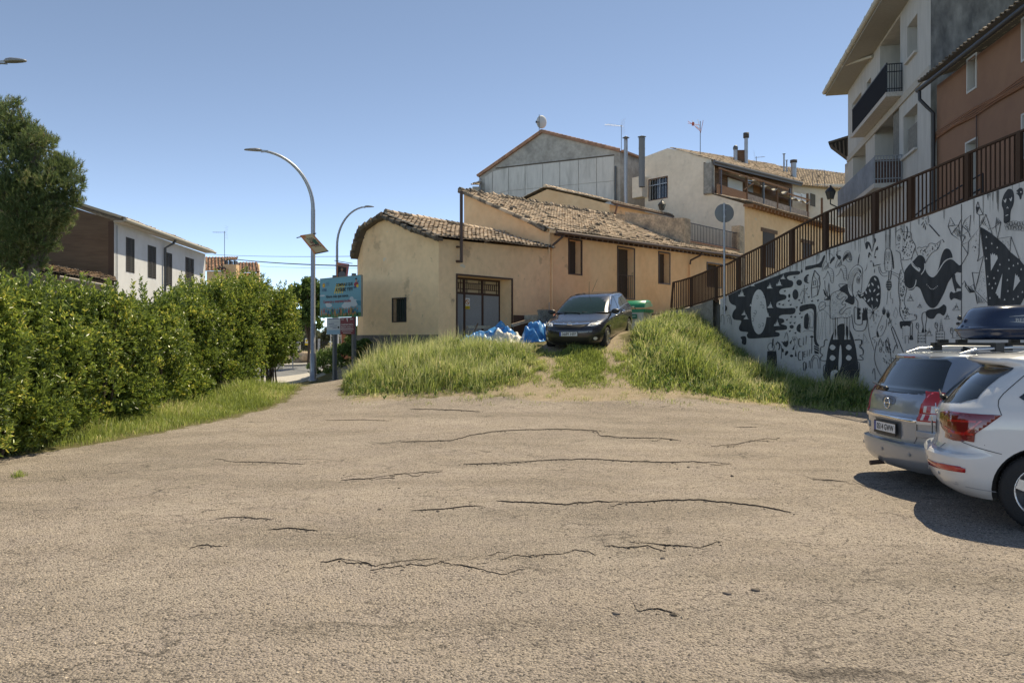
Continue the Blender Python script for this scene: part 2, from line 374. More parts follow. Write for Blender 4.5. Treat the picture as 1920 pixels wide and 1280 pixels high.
def axis(lo, hi, fine_lo, fine_hi, st, far):
    a = list(np.arange(fine_lo, fine_hi + st / 2, st)); s = st
    while a[-1] < hi: s *= 1.35; a.append(a[-1] + s)
    s = st
    while a[0] > lo: s *= 1.35; a.insert(0, a[0] - s)
    return np.array(a)
XS = axis(-900, 900, -12, 12, .2, 0); YS = axis(-40, 1500, -2, 30, .2, 0)
# lot outline (world x,y): left verge edge, far edge, wall side
LOT = [(-9, -60), (-9, 8), (-8.1, 10.5), (-7.4, 11.8), (-6.55, 13), (-6.1, 14.4), (-5.75, 16.5), (-5.45, 18.6), (-5.7, 20.5), (-6.2, 24), (-6.3, 28.4),
       (-5.0, 28.4), (-4.9, 24), (-4.6, 20.6), (-4.2, 19.3), (-2.8, 18.5), (-.6, 18.3), (1.2, 18.5), (3.6, 18.4), (5.6, 18.5), (7.2, 18.2), (8.9, 17.9), (9.6, 16), (11, 12), (14, 3), (14, -60)]
def in_poly(x, y, poly):
    x = np.asarray(x); y = np.asarray(y); r = np.zeros(x.shape, bool); n = len(poly)
    for i in range(n):
        x0, y0 = poly[i]; x1, y1 = poly[(i + 1) % n]
        if y0 == y1: continue
        c = ((y0 > y) != (y1 > y)) & (x < (x1 - x0) * (y - y0) / (y1 - y0) + x0)
        r ^= c
    return r
def poly_dist(x, y, poly, closed=True):
    d = np.full(x.shape, 1e9); n = len(poly)
    for i in range(n if closed else n - 1):
        ax, ay = poly[i]; bx, by = poly[(i + 1) % n]; l2 = (bx - ax) ** 2 + (by - ay) ** 2
        t = np.clip(((x - ax) * (bx - ax) + (y - ay) * (by - ay)) / l2, 0, 1)
        d = np.minimum(d, np.hypot(x - ax - t * (bx - ax), y - ay - t * (by - ay)))
    return d
TRACKS = [[(.75, 18.3), (.95, 20), (1.15, 21.5), (1.3, 23)], [(2.35, 18.3), (2.5, 20), (2.72, 21.5), (2.85, 23.2), (3.6, 25.5)], [(1.1, 18.2), (2.6, 18.4)]]
XX, YY = np.meshgrid(XS, YS); ZZ = GV(XX, YY)
nx = len(XS); ny = len(YS)
inl = in_poly(XX, YY, LOT); dl = poly_dist(XX, YY, LOT) * np.where(inl, 1, -1)
dt = np.minimum.reduce([poly_dist(XX, YY, t, False) for t in TRACKS])
lotv = np.clip((dl + .35) / .7, 0, 1)                  # 1 = gravelly asphalt
dirt = np.clip(1.3 - dt / .55, 0, 1) * (YY > 17) + np.clip(1 - np.abs(YY - 18.7) / 1.0, 0, 1) * (XX > -4) * (XX < 7) * .9
dirt = np.clip(dirt, 0, 1)
def grid_mesh(name, mask_fn, mats):
    cx = (XS[:-1] + XS[1:]) / 2; cy = (YS[:-1] + YS[1:]) / 2; CX, CY = np.meshgrid(cx, cy)
    mk = mask_fn(CX, CY); jj, ii = np.nonzero(mk)
    idx = np.stack([jj * nx + ii, jj * nx + ii + 1, (jj + 1) * nx + ii + 1, (jj + 1) * nx + ii], 1)
    used = np.unique(idx); rem = np.full(nx * ny, -1); rem[used] = np.arange(len(used)); idx = rem[idx]
    co = np.stack([XX.ravel()[used], YY.ravel()[used], ZZ.ravel()[used]], 1)
    me = bpy.data.meshes.new(name); me.from_pydata(co.tolist(), [], idx.tolist())
    a = me.color_attributes.new('zone', 'FLOAT_COLOR', 'POINT')
    a.data.foreach_set('color', np.stack([lotv.ravel()[used], dirt.ravel()[used], np.zeros(len(used)), np.ones(len(used))], 1).ravel().astype(np.float32))
    for m in mats: me.materials.append(m)
    me.polygons.foreach_set('use_smooth', np.ones(len(me.polygons), bool)); me.update()
    o = bpy.data.objects.new(name, me); COL.objects.link(o); return o
# ground material: zones are what lies there (gravelled asphalt / bare dirt / soil under grass)
gm = bpy.data.materials.new('ground_surface'); t, b = nodes(gm); N = t.nodes; L = t.links
tc = N.new('ShaderNodeTexCoord')
def nz(scale, det=8, rough=.6, kind='ShaderNodeTexNoise', stretch=None):
    n = N.new(kind); n.inputs['Scale'].default_value = scale
    if kind == 'ShaderNodeTexNoise': n.inputs['Detail'].default_value = det; n.inputs['Roughness'].default_value = rough
    if stretch:
        mp = N.new('ShaderNodeMapping'); mp.inputs['Scale'].default_value = stretch; L.new(tc.outputs['Object'], mp.inputs[0]); L.new(mp.outputs[0], n.inputs['Vector'])
    else: L.new(tc.outputs['Object'], n.inputs['Vector'])
    return n
def rng_(src, a, b_, c=0., d=1.):
    m = N.new('ShaderNodeMapRange'); m.inputs[1].default_value = a; m.inputs[2].default_value = b_; m.inputs[3].default_value = c; m.inputs[4].default_value = d
    L.new(src, m.inputs[0]); return m.outputs[0]
def mixc(f, a, b_, mode='MIX'):
    m = N.new('ShaderNodeMix'); m.data_type = 'RGBA'; m.blend_type = mode
    if isinstance(f, float): m.inputs[0].default_value = f
    else: L.new(f, m.inputs[0])
    for i, s in ((6, a), (7, b_)):
        if isinstance(s, tuple): m.inputs[i].default_value = (*s, 1)
        else: L.new(s, m.inputs[i])
    return m.outputs[2]
def mth(op, a, b_):
    m = N.new('ShaderNodeMath'); m.operation = op
    for i, s in ((0, a), (1, b_)):
        if isinstance(s, (int, float)): m.inputs[i].default_value = s
        else: L.new(s, m.inputs[i])
    return m.outputs[0]
n1 = nz(.35, 6); n2 = nz(2.2, 8); n3 = nz(40, 10, .78); vo = nz(62, kind='ShaderNodeTexVoronoi'); vo2 = nz(130, kind='ShaderNodeTexVoronoi')
base = mixc(rng_(n1.outputs['Fac'], .36, .64), (0.44, 0.375, 0.335), (0.355, 0.30, 0.27))
base = mixc(rng_(n2.outputs['Fac'], .38, .68, 0, .55), base, (0.47, 0.39, 0.31))
base = mixc(rng_(n3.outputs['Fac'], .47, .60, 0, .55), base, (0.17, 0.142, 0.12))
lanes = nz(.9, 5, .6, stretch=(.28, 1.1, 1)); base = mixc(rng_(lanes.outputs['Fac'], .47, .62, 0, .55), base, (0.20, 0.17, 0.14))
pat = nz(.22, 9, .72); base = mixc(rng_(pat.outputs['Fac'], .49, .60, 0, .5), base, (0.22, 0.195, 0.17))
pal = nz(.45, 7, .65); base = mixc(rng_(pal.outputs['Fac'], .50, .64, 0, .55), base, (0.52, 0.445, 0.385)); oil = nz(1.3, 3, .5); base = mixc(rng_(oil.outputs['Fac'], .70, .78, 0, .5), base, (0.12, 0.105, 0.09))
st = N.new('ShaderNodeSeparateColor'); L.new(vo.outputs['Color'], st.inputs[0]); st2 = N.new('ShaderNodeSeparateColor'); L.new(vo2.outputs['Color'], st2.inputs[0])
base = mixc(rng_(st.outputs[0], .86, .90, 0, .6), base, (0.50, 0.43, 0.36))
base = mixc(rng_(st.outputs[1], .86, .90, 0, .8), base, (0.085, 0.075, 0.068))
base = mixc(rng_(st2.outputs[0], .78, .82, 0, .6), base, (0.50, 0.43, 0.36))
base = mixc(rng_(st2.outputs[2], .84, .88, 0, .7), base, (0.075, 0.068, 0.062))
dirtc = mixc(rng_(n2.outputs['Fac'], .35, .65), (0.44, 0.345, 0.25), (0.34, 0.275, 0.19)); dirtc = mixc(rng_(n3.outputs['Fac'], .48, .62, 0, .5), dirtc, (0.25, 0.20, 0.14))
dirtc = mixc(rng_(st.outputs[0], .84, .88, 0, .7), dirtc, (0.54, 0.46, 0.36))
soil = mixc(rng_(n3.outputs['Fac'], .42, .6), (0.13, 0.115, 0.05), (0.17, 0.16, 0.075))
va = N.new('ShaderNodeVertexColor'); va.layer_name = 'zone'; vs_ = N.new('ShaderNodeSeparateColor'); L.new(va.outputs[0], vs_.inputs[0])
edge = nz(1.6, 10, .7)
nlot = mth('ADD', vs_.outputs[0], rng_(edge.outputs['Fac'], .3, .7, -.45, .45)); ndirt = mth('ADD', vs_.outputs[1], rng_(edge.outputs['Fac'], .3, .7, -.35, .35))
mpk = N.new('ShaderNodeMapping'); mpk.inputs['Scale'].default_value = (.55, 1.6, 1); dn = nz(3.5, 4); av = N.new('ShaderNodeVectorMath'); av.operation = 'MULTIPLY_ADD'; av.inputs[1].default_value = (.35, .35, 0)
L.new(dn.outputs['Color'], av.inputs[0]); L.new(tc.outputs['Object'], av.inputs[2]); L.new(av.outputs[0], mpk.inputs[0])
ck = N.new('ShaderNodeTexVoronoi'); ck.feature = 'DISTANCE_TO_EDGE'; ck.inputs['Scale'].default_value = 3.2; L.new(mpk.outputs[0], ck.inputs['Vector'])
nm_ = nz(.8, 5); ckm = mth('MULTIPLY', rng_(ck.outputs['Distance'], .0, .035, 1, 0), rng_(nm_.outputs['Fac'], .44, .60, 0, .85)); ckm = mth('MULTIPLY', ckm, rng_(n3.outputs['Fac'], .35, .55, .2, 1))
base = mixc(ckm, base, (0.055, 0.048, 0.042))
c = mixc(rng_(nlot, .42, .58), soil, base); c = mixc(rng_(ndirt, .38, .75, 0, .95), c, dirtc)
L.new(c, b.inputs['Base Color']); setp(b, 'Roughness', .95); setp(b, 'Specular IOR Level', .25)
hgt = mth('ADD', mth('MULTIPLY', n3.outputs['Fac'], .9), mth('MULTIPLY', mth('SUBTRACT', 1., vo.outputs['Distance']), .8)); hgt = mth('ADD', hgt, mth('MULTIPLY', n2.outputs['Fac'], 2.5))
bp = N.new('ShaderNodeBump'); bp.inputs['Strength'].default_value = .85; bp.inputs['Distance'].default_value = .03; L.new(hgt, bp.inputs['Height']); L.new(bp.outputs[0], b.inputs['Normal'])
CRK = mat('crack_shadow_gap', (0.035, 0.03, 0.026), 1.0, var=.4, vscale=6)
lot = grid_mesh('parking_lot', lambda x, y: in_poly(x, y, LOT), [gm, CRK]); tag(lot, kind='structure')
grd = grid_mesh('ground', lambda x, y: ~in_poly(x, y, LOT), [gm]); tag(grd, kind='structure')
# cracks: jagged ribbons coloured dark as shaded gaps, with a lifted lip, part of the parking lot mesh
def gp(px, py):
    """photo pixel -> point on the terrain"""
    d = V(((px - 960) / F, 1, -(py - 640) / F)); lo, hi = 3.0, 60.0
    f = lambda s: CZ + d.z * s - G(d.x * s, s)
    if f(hi) > 0: return None
    for _ in range(30):
        m = (lo + hi) / 2
        if f(m) > 0: lo = m
        else: hi = m
    return V((d.x * lo, lo, G(d.x * lo, lo)))
CR = [([(752, 829), (800, 828), (850, 825), (885, 816), (930, 809), (985, 806), (1060, 805), (1118, 808), (1125, 817), (1180, 821), (1240, 822), (1276, 826)], 1.2),
      ([(868, 871), (930, 869), (990, 866), (1045, 862), (1100, 861), (1160, 864), (1240, 867), (1300, 866), (1372, 870)], 1.1), ([(640, 900), (700, 897), (745, 890), (790, 886), (830, 882)], 1.0),
      ([(930, 939), (990, 942), (1060, 946), (1120, 941), (1180, 943), (1250, 939), (1310, 938), (1380, 944), (1440, 952), (1485, 962)], 1.25), ([(772, 957), (830, 955), (870, 950), (905, 948)], 1.),
      ([(600, 1055), (640, 1050), (680, 1054), (705, 1063), (740, 1054), (790, 1050), (835, 1046)], 1.1), ([(845, 1058), (880, 1062), (905, 1068)], .7), ([(985, 1043), (1020, 1040), (1047, 1038)], .6),
      ([(1175, 1021), (1215, 1020), (1250, 1023), (1300, 1026)], 1.1), ([(1335, 836), (1380, 833), (1400, 829), (1440, 822)], .8), ([(440, 866), (500, 867), (570, 870)], .7),
      ([(500, 994), (540, 991), (595, 995)], .9), ([(405, 973), (450, 970), (510, 974)], .6), ([(355, 1028), (380, 1022), (415, 1026)], .6), ([(1525, 899), (1590, 903)], .7), ([(770, 767), (850, 769), (900, 772)], 1.4),
      ([(610, 788), (680, 787), (730, 789)], .6), ([(1195, 1146), (1240, 1144), (1268, 1150)], .8), ([(1380, 801), (1420, 801)], .7)]
cb = MB(); rb = MB()
CRW = []
for _ in range(46):   # side cracks running off the big ones
    pts, wd = random.choice(CR[:11]); i = random.randrange(len(pts)); x, y = pts[i]; k = (y - 640) / 300; dx = random.choice((-1, 1)); q_ = [(x, y)]
    for j in range(random.randint(2, 4)): x += dx * random.uniform(8, 22) * k; y += random.uniform(-5, 6) * k; q_.append((x, y))
    CR.append((q_, wd * .38))
for pts, wd in CR:
    wd *= .6
    w_ = [gp(*p) for p in pts]; CRW.append((w_, wd)); fine = []
    for a, b_ in zip(w_, w_[1:]):
        k = max(2, int((b_ - a).length / .018))
        for i in range(k): fine.append(a.lerp(b_, i / k))
    fine.append(w_[-1]); off = 0
    K = len(fine); near = []; farp = []; lip = []; lipb = []
    for i, p in enumerate(fine):
        off = off * .8 + random.uniform(-.016, .016); e = min(1, min(i, K - 1 - i) / 8 + .1)
        nv = noise.noise(V((p.x * 2.2, p.y * 2.2, 5))); h = wd * e * (.001 + .016 * max(0, nv + .05) * random.uniform(.3, 1.6) + random.uniform(0, .006)) * (p.y / 8) * (1 if noise.noise(V((p.x * 9, p.y * 9, 2))) > -.12 else .12)
        q = p + V((0, off, 0)); z = lambda v, d: V((v.x, v.y, G(v.x, v.y) + d))
        near.append(z(q - V((0, h, 0)), .005)); farp.append(z(q + V((0, h, 0)), .005))
        lip.append(z(q + V((0, h, 0)), .006 + .010 * e * wd)); lipb.append(z(q + V((0, h + .30, 0)), .003))
    n = K
    cb.add(near + farp, [(i, i + 1, n + i + 1, n + i) for i in range(n - 1)], 1)
    cb.add(farp + lip, [(i, i + 1, n + i + 1, n + i) for i in range(n - 1)], 1)
    cb.add(lip + lipb, [(i, i + 1, n + i + 1, n + i) for i in range(n - 1)], 0, True)
bmx = bmesh.new(); bmx.from_mesh(lot.data); tmp = bpy.data.meshes.new('t'); tmp.from_pydata(cb.v, [], cb.f)
tmp.polygons.foreach_set('material_index', cb.m); bmx.from_mesh(tmp)
zl = bmx.verts.layers.float_color.get('zone')
if zl:
    bmx.verts.ensure_lookup_table()
    for v in list(bmx.verts)[-len(cb.v):]: v[zl] = (1, 0, 0, 1)
bmx.to_mesh(lot.data); bmx.free(); bpy.data.meshes.remove(tmp)

# loose stones on the lot: tiny faceted pebbles, uncountable
def pebbles(name, n, x0, x1, y0, y1, smin, smax, mt, label, mask=None, near=True):
    u = rng.random(n); y = y0 + (y1 - y0) * (u ** (1.7 if near else 1)); x = x0 + (x1 - x0) * rng.random(n); x = np.where(np.abs(x) < y * .8 + 1, x, x * .5)
    if mask is not None: k = mask(x, y); x = x[k]; y = y[k]
    n = len(x); s = smin + (smax - smin) * rng.random(n) ** 4; z = GV(x, y)
    base = np.array([(1, 0, 0), (0, 1, 0), (-1, 0, 0), (0, -1, 0), (.1, .1, .7), (0, 0, -.3)]) 
    jit = 1 + .5 * (rng.random((n, 6, 3)) - .5); th = rng.random(n) * 6.28; c, s_ = np.cos(th), np.sin(th)
    v = base[None] * jit * s[:, None, None]; v = np.stack([v[..., 0] * c[:, None] - v[..., 1] * s_[:, None], v[..., 0] * s_[:, None] + v[..., 1] * c[:, None], v[..., 2]], -1)
    v += np.stack([x, y, z + .002], -1)[:, None]
    f = np.array([(0, 1, 4), (1, 2, 4), (2, 3, 4), (3, 0, 4)])[None] + (np.arange(n) * 6)[:, None, None]
    me = bpy.data.meshes.new(name); me.from_pydata(v.reshape(-1, 3).tolist(), [], f.reshape(-1, 3).tolist()); me.materials.append(mt)
    o = bpy.data.objects.new(name, me); COL.objects.link(o); return tag(o, label, 'gravel', kind='stuff')
STONE = mat('loose_stone', (0.36, 0.30, 0.24), .95, island=.6)
pebbles('gravel', 26000, -10, 10, 3.2, 19, .003, .013, STONE, 'small loose stones scattered over the worn parking lot', lambda x, y: in_poly(x, y, LOT))
DARKST = mat('dark_asphalt_crumb', (0.12, 0.10, 0.085), .95, island=.7)
for it, (w_, wd) in enumerate(CRW[:19]):   # crumbled edges along every crack
    pass
cxy = np.concatenate([np.array([(a.x + (b_.x - a.x) * t, a.y + (b_.y - a.y) * t) for a, b_ in zip(w_, w_[1:]) for t in np.random.default_rng(5).random(int(34 * (b_ - a).length * wd) + 1)]) for w_, wd in CRW])
cxy += np.random.default_rng(6).normal(size=cxy.shape) * np.array([.05, .055])
CCB = cxy
m_ = MB()
for (x_, y_) in CCB:
    r = random.uniform(.003, .012) * (1 + (random.random() < .05) * .8); m_.blob(V((x_, y_, G(x_, y_) + r * .2)), r * random.uniform(.8, 1.6), r, r * .7, 5, 3, 0, .5, 3)
for px, py in ((735, 893), (748, 915), (738, 897), (1163, 945), (1270, 879), (1290, 876), (1372, 893), (945, 745), (900, 760), (1700, 801), (1243, 1047), (1155, 1150), (1263, 1153), (1418, 1107), (1365, 1113), (1185, 1018), (1203, 1136), (712, 955), (1253, 785)):
    p = gp(px, py); r = random.uniform(.012, .024); m_.blob(p, r * 1.3, r, r * .8, 7, 5, 0, .9, 2.5)
o = m_.build('asphalt_crumbs', DARKST); tag(o, 'dark broken crumbs of asphalt lying along the cracks', 'rubble', kind='stuff')

# road, pavements
def sheet(name, x0, x1, y0, y1, off, mt, sx=.6, sy=.6, skew=0., kerb=0., kmat=None):
    mb = MB(); nx_ = max(1, int((x1 - x0) / sx)); ny_ = max(1, int((y1 - y0) / sy))
    xs = np.linspace(x0, x1, nx_ + 1); ys = np.linspace(y0, y1, ny_ + 1); X, Y = np.meshgrid(xs, ys); Y2 = Y + skew * (X - x1)
    Z = GV(X, Y2) + off; vs = np.stack([X, Y2, Z], -1).reshape(-1, 3)
    mb.add([V(v) for v in vs], [(j * (nx_ + 1) + i, j * (nx_ + 1) + i + 1, (j + 1) * (nx_ + 1) + i + 1, (j + 1) * (nx_ + 1) + i) for j in range(ny_) for i in range(nx_)], 0, True)
    if kerb:
        for row in (0, ny_):
            top = [V(vs[row * (nx_ + 1) + i]) for i in range(nx_ + 1)]; k = len(top)
            mb.add(top + [q - V((0, 0, kerb)) for q in top], [(i, i + 1, k + i + 1, k + i) for i in range(k - 1)], 1)
        for cn in (0, nx_):
            top = [V(vs[j * (nx_ + 1) + cn]) for j in range(ny_ + 1)]; k = len(top)
            mb.add(top + [q - V((0, 0, kerb)) for q in top], [(i, i + 1, k + i + 1, k + i) for i in range(k - 1)], 1)
    return tag(mb.build(name, [mt, kmat or mt]), kind='structure')
ASPH = mat('road_asphalt', (0.175, 0.18, 0.19), .9, var=.12, vscale=3, bump=.3, bscale=60)
PAV = mat('pavement_slabs', (0.46, 0.43, 0.39), .9, var=.12, vscale=2, bump=.2, bscale=30); KERB = mat('kerb_stone', (0.42, 0.40, 0.36), .9, var=.15, vscale=5)
sheet('road', -60, -5.2, 30.4, 43.2, .03, ASPH)
sheet('pavement', -60, -4.7, 28.3, 30.4, .10, PAV, kerb=.13, kmat=KERB)
sheet('pavement', -60, -6.4, 43.2, 46.5, .15, PAV, kerb=.18, kmat=KERB)
mb = MB()
for x in np.arange(-30, -8, 3.2): mb.quad(*[V((x + a, 36.7 + b_, G(x + a, 36.7 + b_) + .037)) for a, b_ in ((0, 0), (1.6, 0), (1.6, .12), (0, .12))])
tag(mb.build('road_markings', WHITEP), kind='structure')
# ================================================================== buildings
TM = [TILE, TILEO, TILEU]
FW = Fr(-2.43, 25.6, .68, .73, .73, -.68)        # ochre fronts
FG = Fr(-2.43, 25.6, -.81, .59, -.59, -.81)      # gable of the low wing
A1 = FW.a(1029)
# ---- low garage wing
h = thing('garage_house', 'low ochre wing with curved tiled roof, grey garage door and one barred window', 'house', (-2.43, 25.6, 1.4))
mb = MB()
ga0, gz1 = FW.at(857, 516); ga1, _ = FW.at(959, 523)
gz0 = 1.45
wall(mb, FW, 0, A1, [(0, .6), (A1, 1.2)], [(0, 5.15), (2.2, 5.2), (A1, 5.3)], [(ga0, ga1, gz0, gz1, .66)])
wa0, wz1 = FG.at(761, 559); wa1, _ = FG.at(736.5, 561); _, wz0 = FG.at(761, 602)
gk = [FG.at(*q) for q in ((822.5, 453), (785, 436), (752.5, 420.5), (727, 409.5), (710, 416), (687, 432.5), (680, 446))]
ag = FG.a(681)
gk[-1] = (ag, gk[-1][1]); gk[0] = (0, gk[0][1])
wall(mb, FG, 0, ag, [(0, .5), (ag, .5)], gk, [(wa0, wa1, wz0, wz1, .22)])
q = FG.p(ag, 0, 0); FC = Fr(q.x, q.y, -.42, .9, -.9, -.4)
ac = FC.a(670); tz = [(0, gk[-1][1]), (ac * .5, FC.at(674, 465)[1]), (ac, FC.at(670.5, 486)[1])]
wall(mb, FC, 0, ac, [(0, .4), (ac, .4)], tz)
FB = Fr(FC.p(ac, 0, 0).x, FC.p(ac, 0, 0).y, .68, .73, -.73, .68)   # hidden rear side
wall(mb, FB, 0, A1, [(0, .4), (A1, .4)], [(0, tz[-1][1]), (A1, tz[-1][1])])
mb.build('wall', OCHRE2, h)
mb = MB()   # stone plinth and dark dado
zp = FG.at(700, 628)[1]
mb.fbox(FG, -.0, ag, 0, .035, .3, zp); mb.fbox(FC, 0, ac, 0, .035, .3, zp)
mb.build('plinth', mat('plinth_stone', (0.15, 0.135, 0.12), .95, var=.35, vscale=3, bump=.6, bscale=12), h)
mb = MB(); zd = FW.at(975, 591)[1]; mb.fbox(FW, ga1 + .1, A1 - .06, 0, .018, .8, zd); mb.build('dado', BROWNM, h)
mb = MB(); trim(mb, FW, ga0, ga1, gz0, gz1, .055, .03, bottom=False); mb.build('door_surround', BROWNM, h)
# garage door: three leaves of corrugated sheet with barred lights above
d = MB(); bd = -.62; zmid = FW.at(900, 549)[1]
lw = (ga1 - ga0) / 3
for i in range(4): d.fbox(FW, max(ga0, ga0 + i * lw - .04), min(ga1, ga0 + i * lw + .04), bd - .03, bd + .045, gz0, gz1)
d.fbox(FW, ga0, ga1, bd - .028, bd + .043, gz1 - .06, gz1); d.fbox(FW, ga0, ga1, bd - .028, bd + .043, zmid - .03, zmid + .04)
door = d.build('garage_door', BROWNM, h)
for i in range(3):
    d = MB(); x0 = ga0 + i * lw + .05; x1 = ga0 + (i + 1) * lw - .05; n = 14
    pts = []
    for k in range(n * 2 + 1):
        pts.append((x0 + (x1 - x0) * k / (n * 2), bd + (.0 if (k // 1) % 2 else .022)))
    for (xa, ya), (xb, yb) in zip(pts, pts[1:]): d.quad(FW.p(xa, ya, gz0), FW.p(xb, yb, gz0), FW.p(xb, yb, zmid - .03), FW.p(xa, ya, zmid - .03))
    d.build('door_panel', mat('corrugated_grey_sheet', (0.27, 0.265, 0.27), .6, var=.06), door)
    d = MB(); d.fbox(FW, x0, x1, bd - .02, bd - .012, zmid + .04, gz1 - .06)
    d.build('frosted_pane', mat('frosted_pane', (0.55, 0.43, 0.27) if i < 2 else (0.12, 0.10, 0.08), .5), door)
    d = MB()
    for k in range(1, 8):
        xx = x0 + (x1 - x0) * k / 8; full = k in (1, 7)
        d.fbox(FW, xx - .012, xx + .012, bd - .01, bd + .012, zmid + (.04 if full else .16), gz1 - (.06 if full else .17))
    d.fbox(FW, x0, x1, bd - .008, bd + .014, gz1 - .19, gz1 - .165); d.fbox(FW, x0, x1, bd - .008, bd + .014, zmid + .145, zmid + .17)
    d.build('grille', BROWNM, door)
sg = MB(); s0, sz1 = FW.at(870.5, 558.5, bd); s1, _ = FW.at(879.5, 558.5, bd); _, sz0 = FW.at(870.5, 579, bd)
sg.fbox(FW, s0, s1, bd + .03, bd + .04, sz0, sz1)
cx = (s0 + s1) / 2; cz = sz1 - (sz1 - sz0) * .36; r = (s1 - s0) * .42
def ring(mb, fr, cx, cz, b, r0, r1, mi, n=28):
    vs = [fr.p(cx + rr * math.cos(2 * math.pi * k / n), b, cz + rr * math.sin(2 * math.pi * k / n)) for rr in (r0, r1) for k in range(n)]
    mb.add(vs, [(k, (k + 1) % n, n + (k + 1) % n, n + k) for k in range(n)], mi)
ring(sg, FW, cx, cz, bd + .042, r * .72, r, 1)
a_, b_ = r * .6, .012
sg.quad(FW.p(cx - a_ - b_, bd + .043, cz + a_ - b_), FW.p(cx - a_ + b_, bd + .043, cz + a_ + b_), FW.p(cx + a_ + b_, bd + .043, cz - a_ + b_), FW.p(cx + a_ - b_, bd + .043, cz - a_ - b_), 1)
sg.quad(FW.p(s0, bd + .0425, sz0), FW.p(s1, bd + .0425, sz0), FW.p(s1, bd + .0425, sz0 + .11), FW.p(s0, bd + .0425, sz0 + .11), 2)
put_text(sg, 'VADO\nPERMANENTE', FW.p(cx, bd + .046, sz0 + .055), FW.u, V((0, 0, 1)), .03, 3, w=(s1 - s0) * .8, h=.075)
tag(sg.build('no_parking_sign', [WHITEP, mat('sign_orange', (0.50, 0.20, 0.04), .5), mat('sign_yellow', (0.70, 0.50, 0.03), .5), INK], None, FW.p(cx, bd, sz0)), 'white and yellow no parking sign on the left leaf of the garage door', 'sign')
# barred window
w_ = MB(); trim(w_, FG, wa0, wa1, wz0, wz1, .03, .02); win = w_.build('window', BLACKM, h)
w_ = MB(); w_.fbox(FG, wa0, wa1, -.21, -.19, wz0, wz1); w_.build('pane', mat('dark_green_pane', (0.012, 0.03, 0.022), .3), win)
w_ = MB()
for k in range(6):
    x = wa0 + (wa1 - wa0) * (k + .5) / 6; w_.tube([FG.p(x, .0, wz0 - .02), FG.p(x, .0, wz1 + .02)], .011, 6)
w_.build('window_bars', BLACKM, win)
# roof
ez = 5.22; A0_ = FW.p(-.28, .32, ez - .04); A1_ = FW.p(A1 + .05, .32, ez + .10)
pk = P(731, 401, 27.0); R1_ = pk + FW.u * (A1 + .3); R1_.z -= .12
R0_ = pk - FW.u * .28
rm = MB(); tiles(rm, bil(A0_, A1_, R0_, R1_, .10), 30, 13, None, .2, .16)
le0 = P(659, 483, 28.2); le1 = le0 + FW.u * (A1 + .3)
lm0 = P(687, 425, 27.7); lm1 = lm0 + FW.u * (A1 + .3)
def lpos(s, t):
    a = le0.lerp(le1, s); m = lm0.lerp(lm1, s); b = R0_.lerp(R1_, s)
    return a * (1 - t) ** 2 + (m * 2.0 - (a + b) * .5) * (2 * t * (1 - t)) + b * t * t
tiles(rm, lpos, 28, 11, None, .2, .3)
for k in range(22):   # ridge tiles
    c = R0_.lerp(R1_, (k + .3) / 22); e_ = R0_.lerp(R1_, (k + 1.5) / 22); r_ = .11 * random.uniform(.9, 1.1)
    rm.tube([c + V((0, 0, .05)), e_ + V((0, 0, .03))], [r_, r_ * .85], 8, 1 if random.random() < .2 else 0)
rm.build('roof', TM, h)
rm = MB()   # verge: mortared edge tiles along the gable, underside boards
vp = [A0_ + FW.u * .18 - V((0, 0, .10))] + [FG.p(a, -.03, z + .03) for a, z in gk[1:]] + [FC.p(a, -.02, z + .03) for a, z in tz[1:]]
for a_, b_ in zip(vp, vp[1:]): rm.bar(a_ - FW.u * .14, b_ - FW.u * .14, .30, .10)
for a_, b_ in zip(vp, vp[1:]):
    n = max(2, int((b_ - a_).length / .24))
    for k in range(n):
        c = a_.lerp(b_, (k + .5) / n) - FW.u * .29 + V((0, 0, .05 + random.uniform(-.03, .03))); dd = (b_ - a_).normalized()
        rm.tube([c - dd * .13, c + dd * .12], [.10, .06], 7, 1 if random.random() < .7 else 0)
rm.build('verge', [TILEU, TILEO], h)
# steel soil pipe standing against the wing
pp = MB(); D_ = FW.p(FW.a(865), 0, 0).y - .45
pp.tube([P(865, 490, D_), P(865, 358, D_)], .055, 10); pp.tube([P(866, 490, D_), P(854, 490, D_ + .35)], .045, 8); pp.tube([P(866, 463, D_), P(854, 463, D_ + .35)], .035, 8)
tag(pp.build('vent_pipe', BROWNM, None, P(865, 490, D_)), 'tall brown steel pipe bracketed to the garage wing and rising past its roof', 'pipe')

# ---- taller farmhouse
h2 = thing('farmhouse', 'long two-level ochre farmhouse with tall narrow framed windows under a mossy tiled roof', 'house', FW.p(A1, 0, 1.9))
A2 = FW.a(1380)
FG2 = Fr(FW.p(A1, 0, 0).x, FW.p(A1, 0, 0).y, -.73, .68, -.68, -.73)
wins = []
for (x0, x1, y0, y1, dp) in ((1066, 1089, 449, 512, .34), (1157.5, 1188, 463, 558, .38), (1234.5, 1254.5, 473, 530, .34), (1325, 1352, 493, 536, .34)):
    a0, z1 = FW.at(x0, y0); a1, _ = FW.at(x1, y0); _, z0 = FW.at(x0, y1); wins.append((a0, a1, z0, z1, dp))
ze0 = FW.at(1035, 437)[1]; ze1 = FW.at(1350, 479)[1]
mb = MB(); wall(mb, FW, A1 + .02, A2, [(A1, 1.2), (A2, 2.0)], [(A1, ze0), (A2, ze1 + .1)], wins, b=.02)
gk2 = [(0, FG2.at(1026, 436)[1])] + [FG2.at(x, y) for x, y in ((1000, 420), (960, 402), (915, 382), (870, 362))]
wall(mb, FG2, 0, gk2[-1][0], [(0, 2), (5, 2)], gk2)
mb.build('wall', OCHRE, h2)
mb = MB(); mb.fbox(FW, FW.a(1195), A2, .02, .05, 1.0, FW.at(1240, 589)[1]); mb.build('plinth', BROWNM, h2)
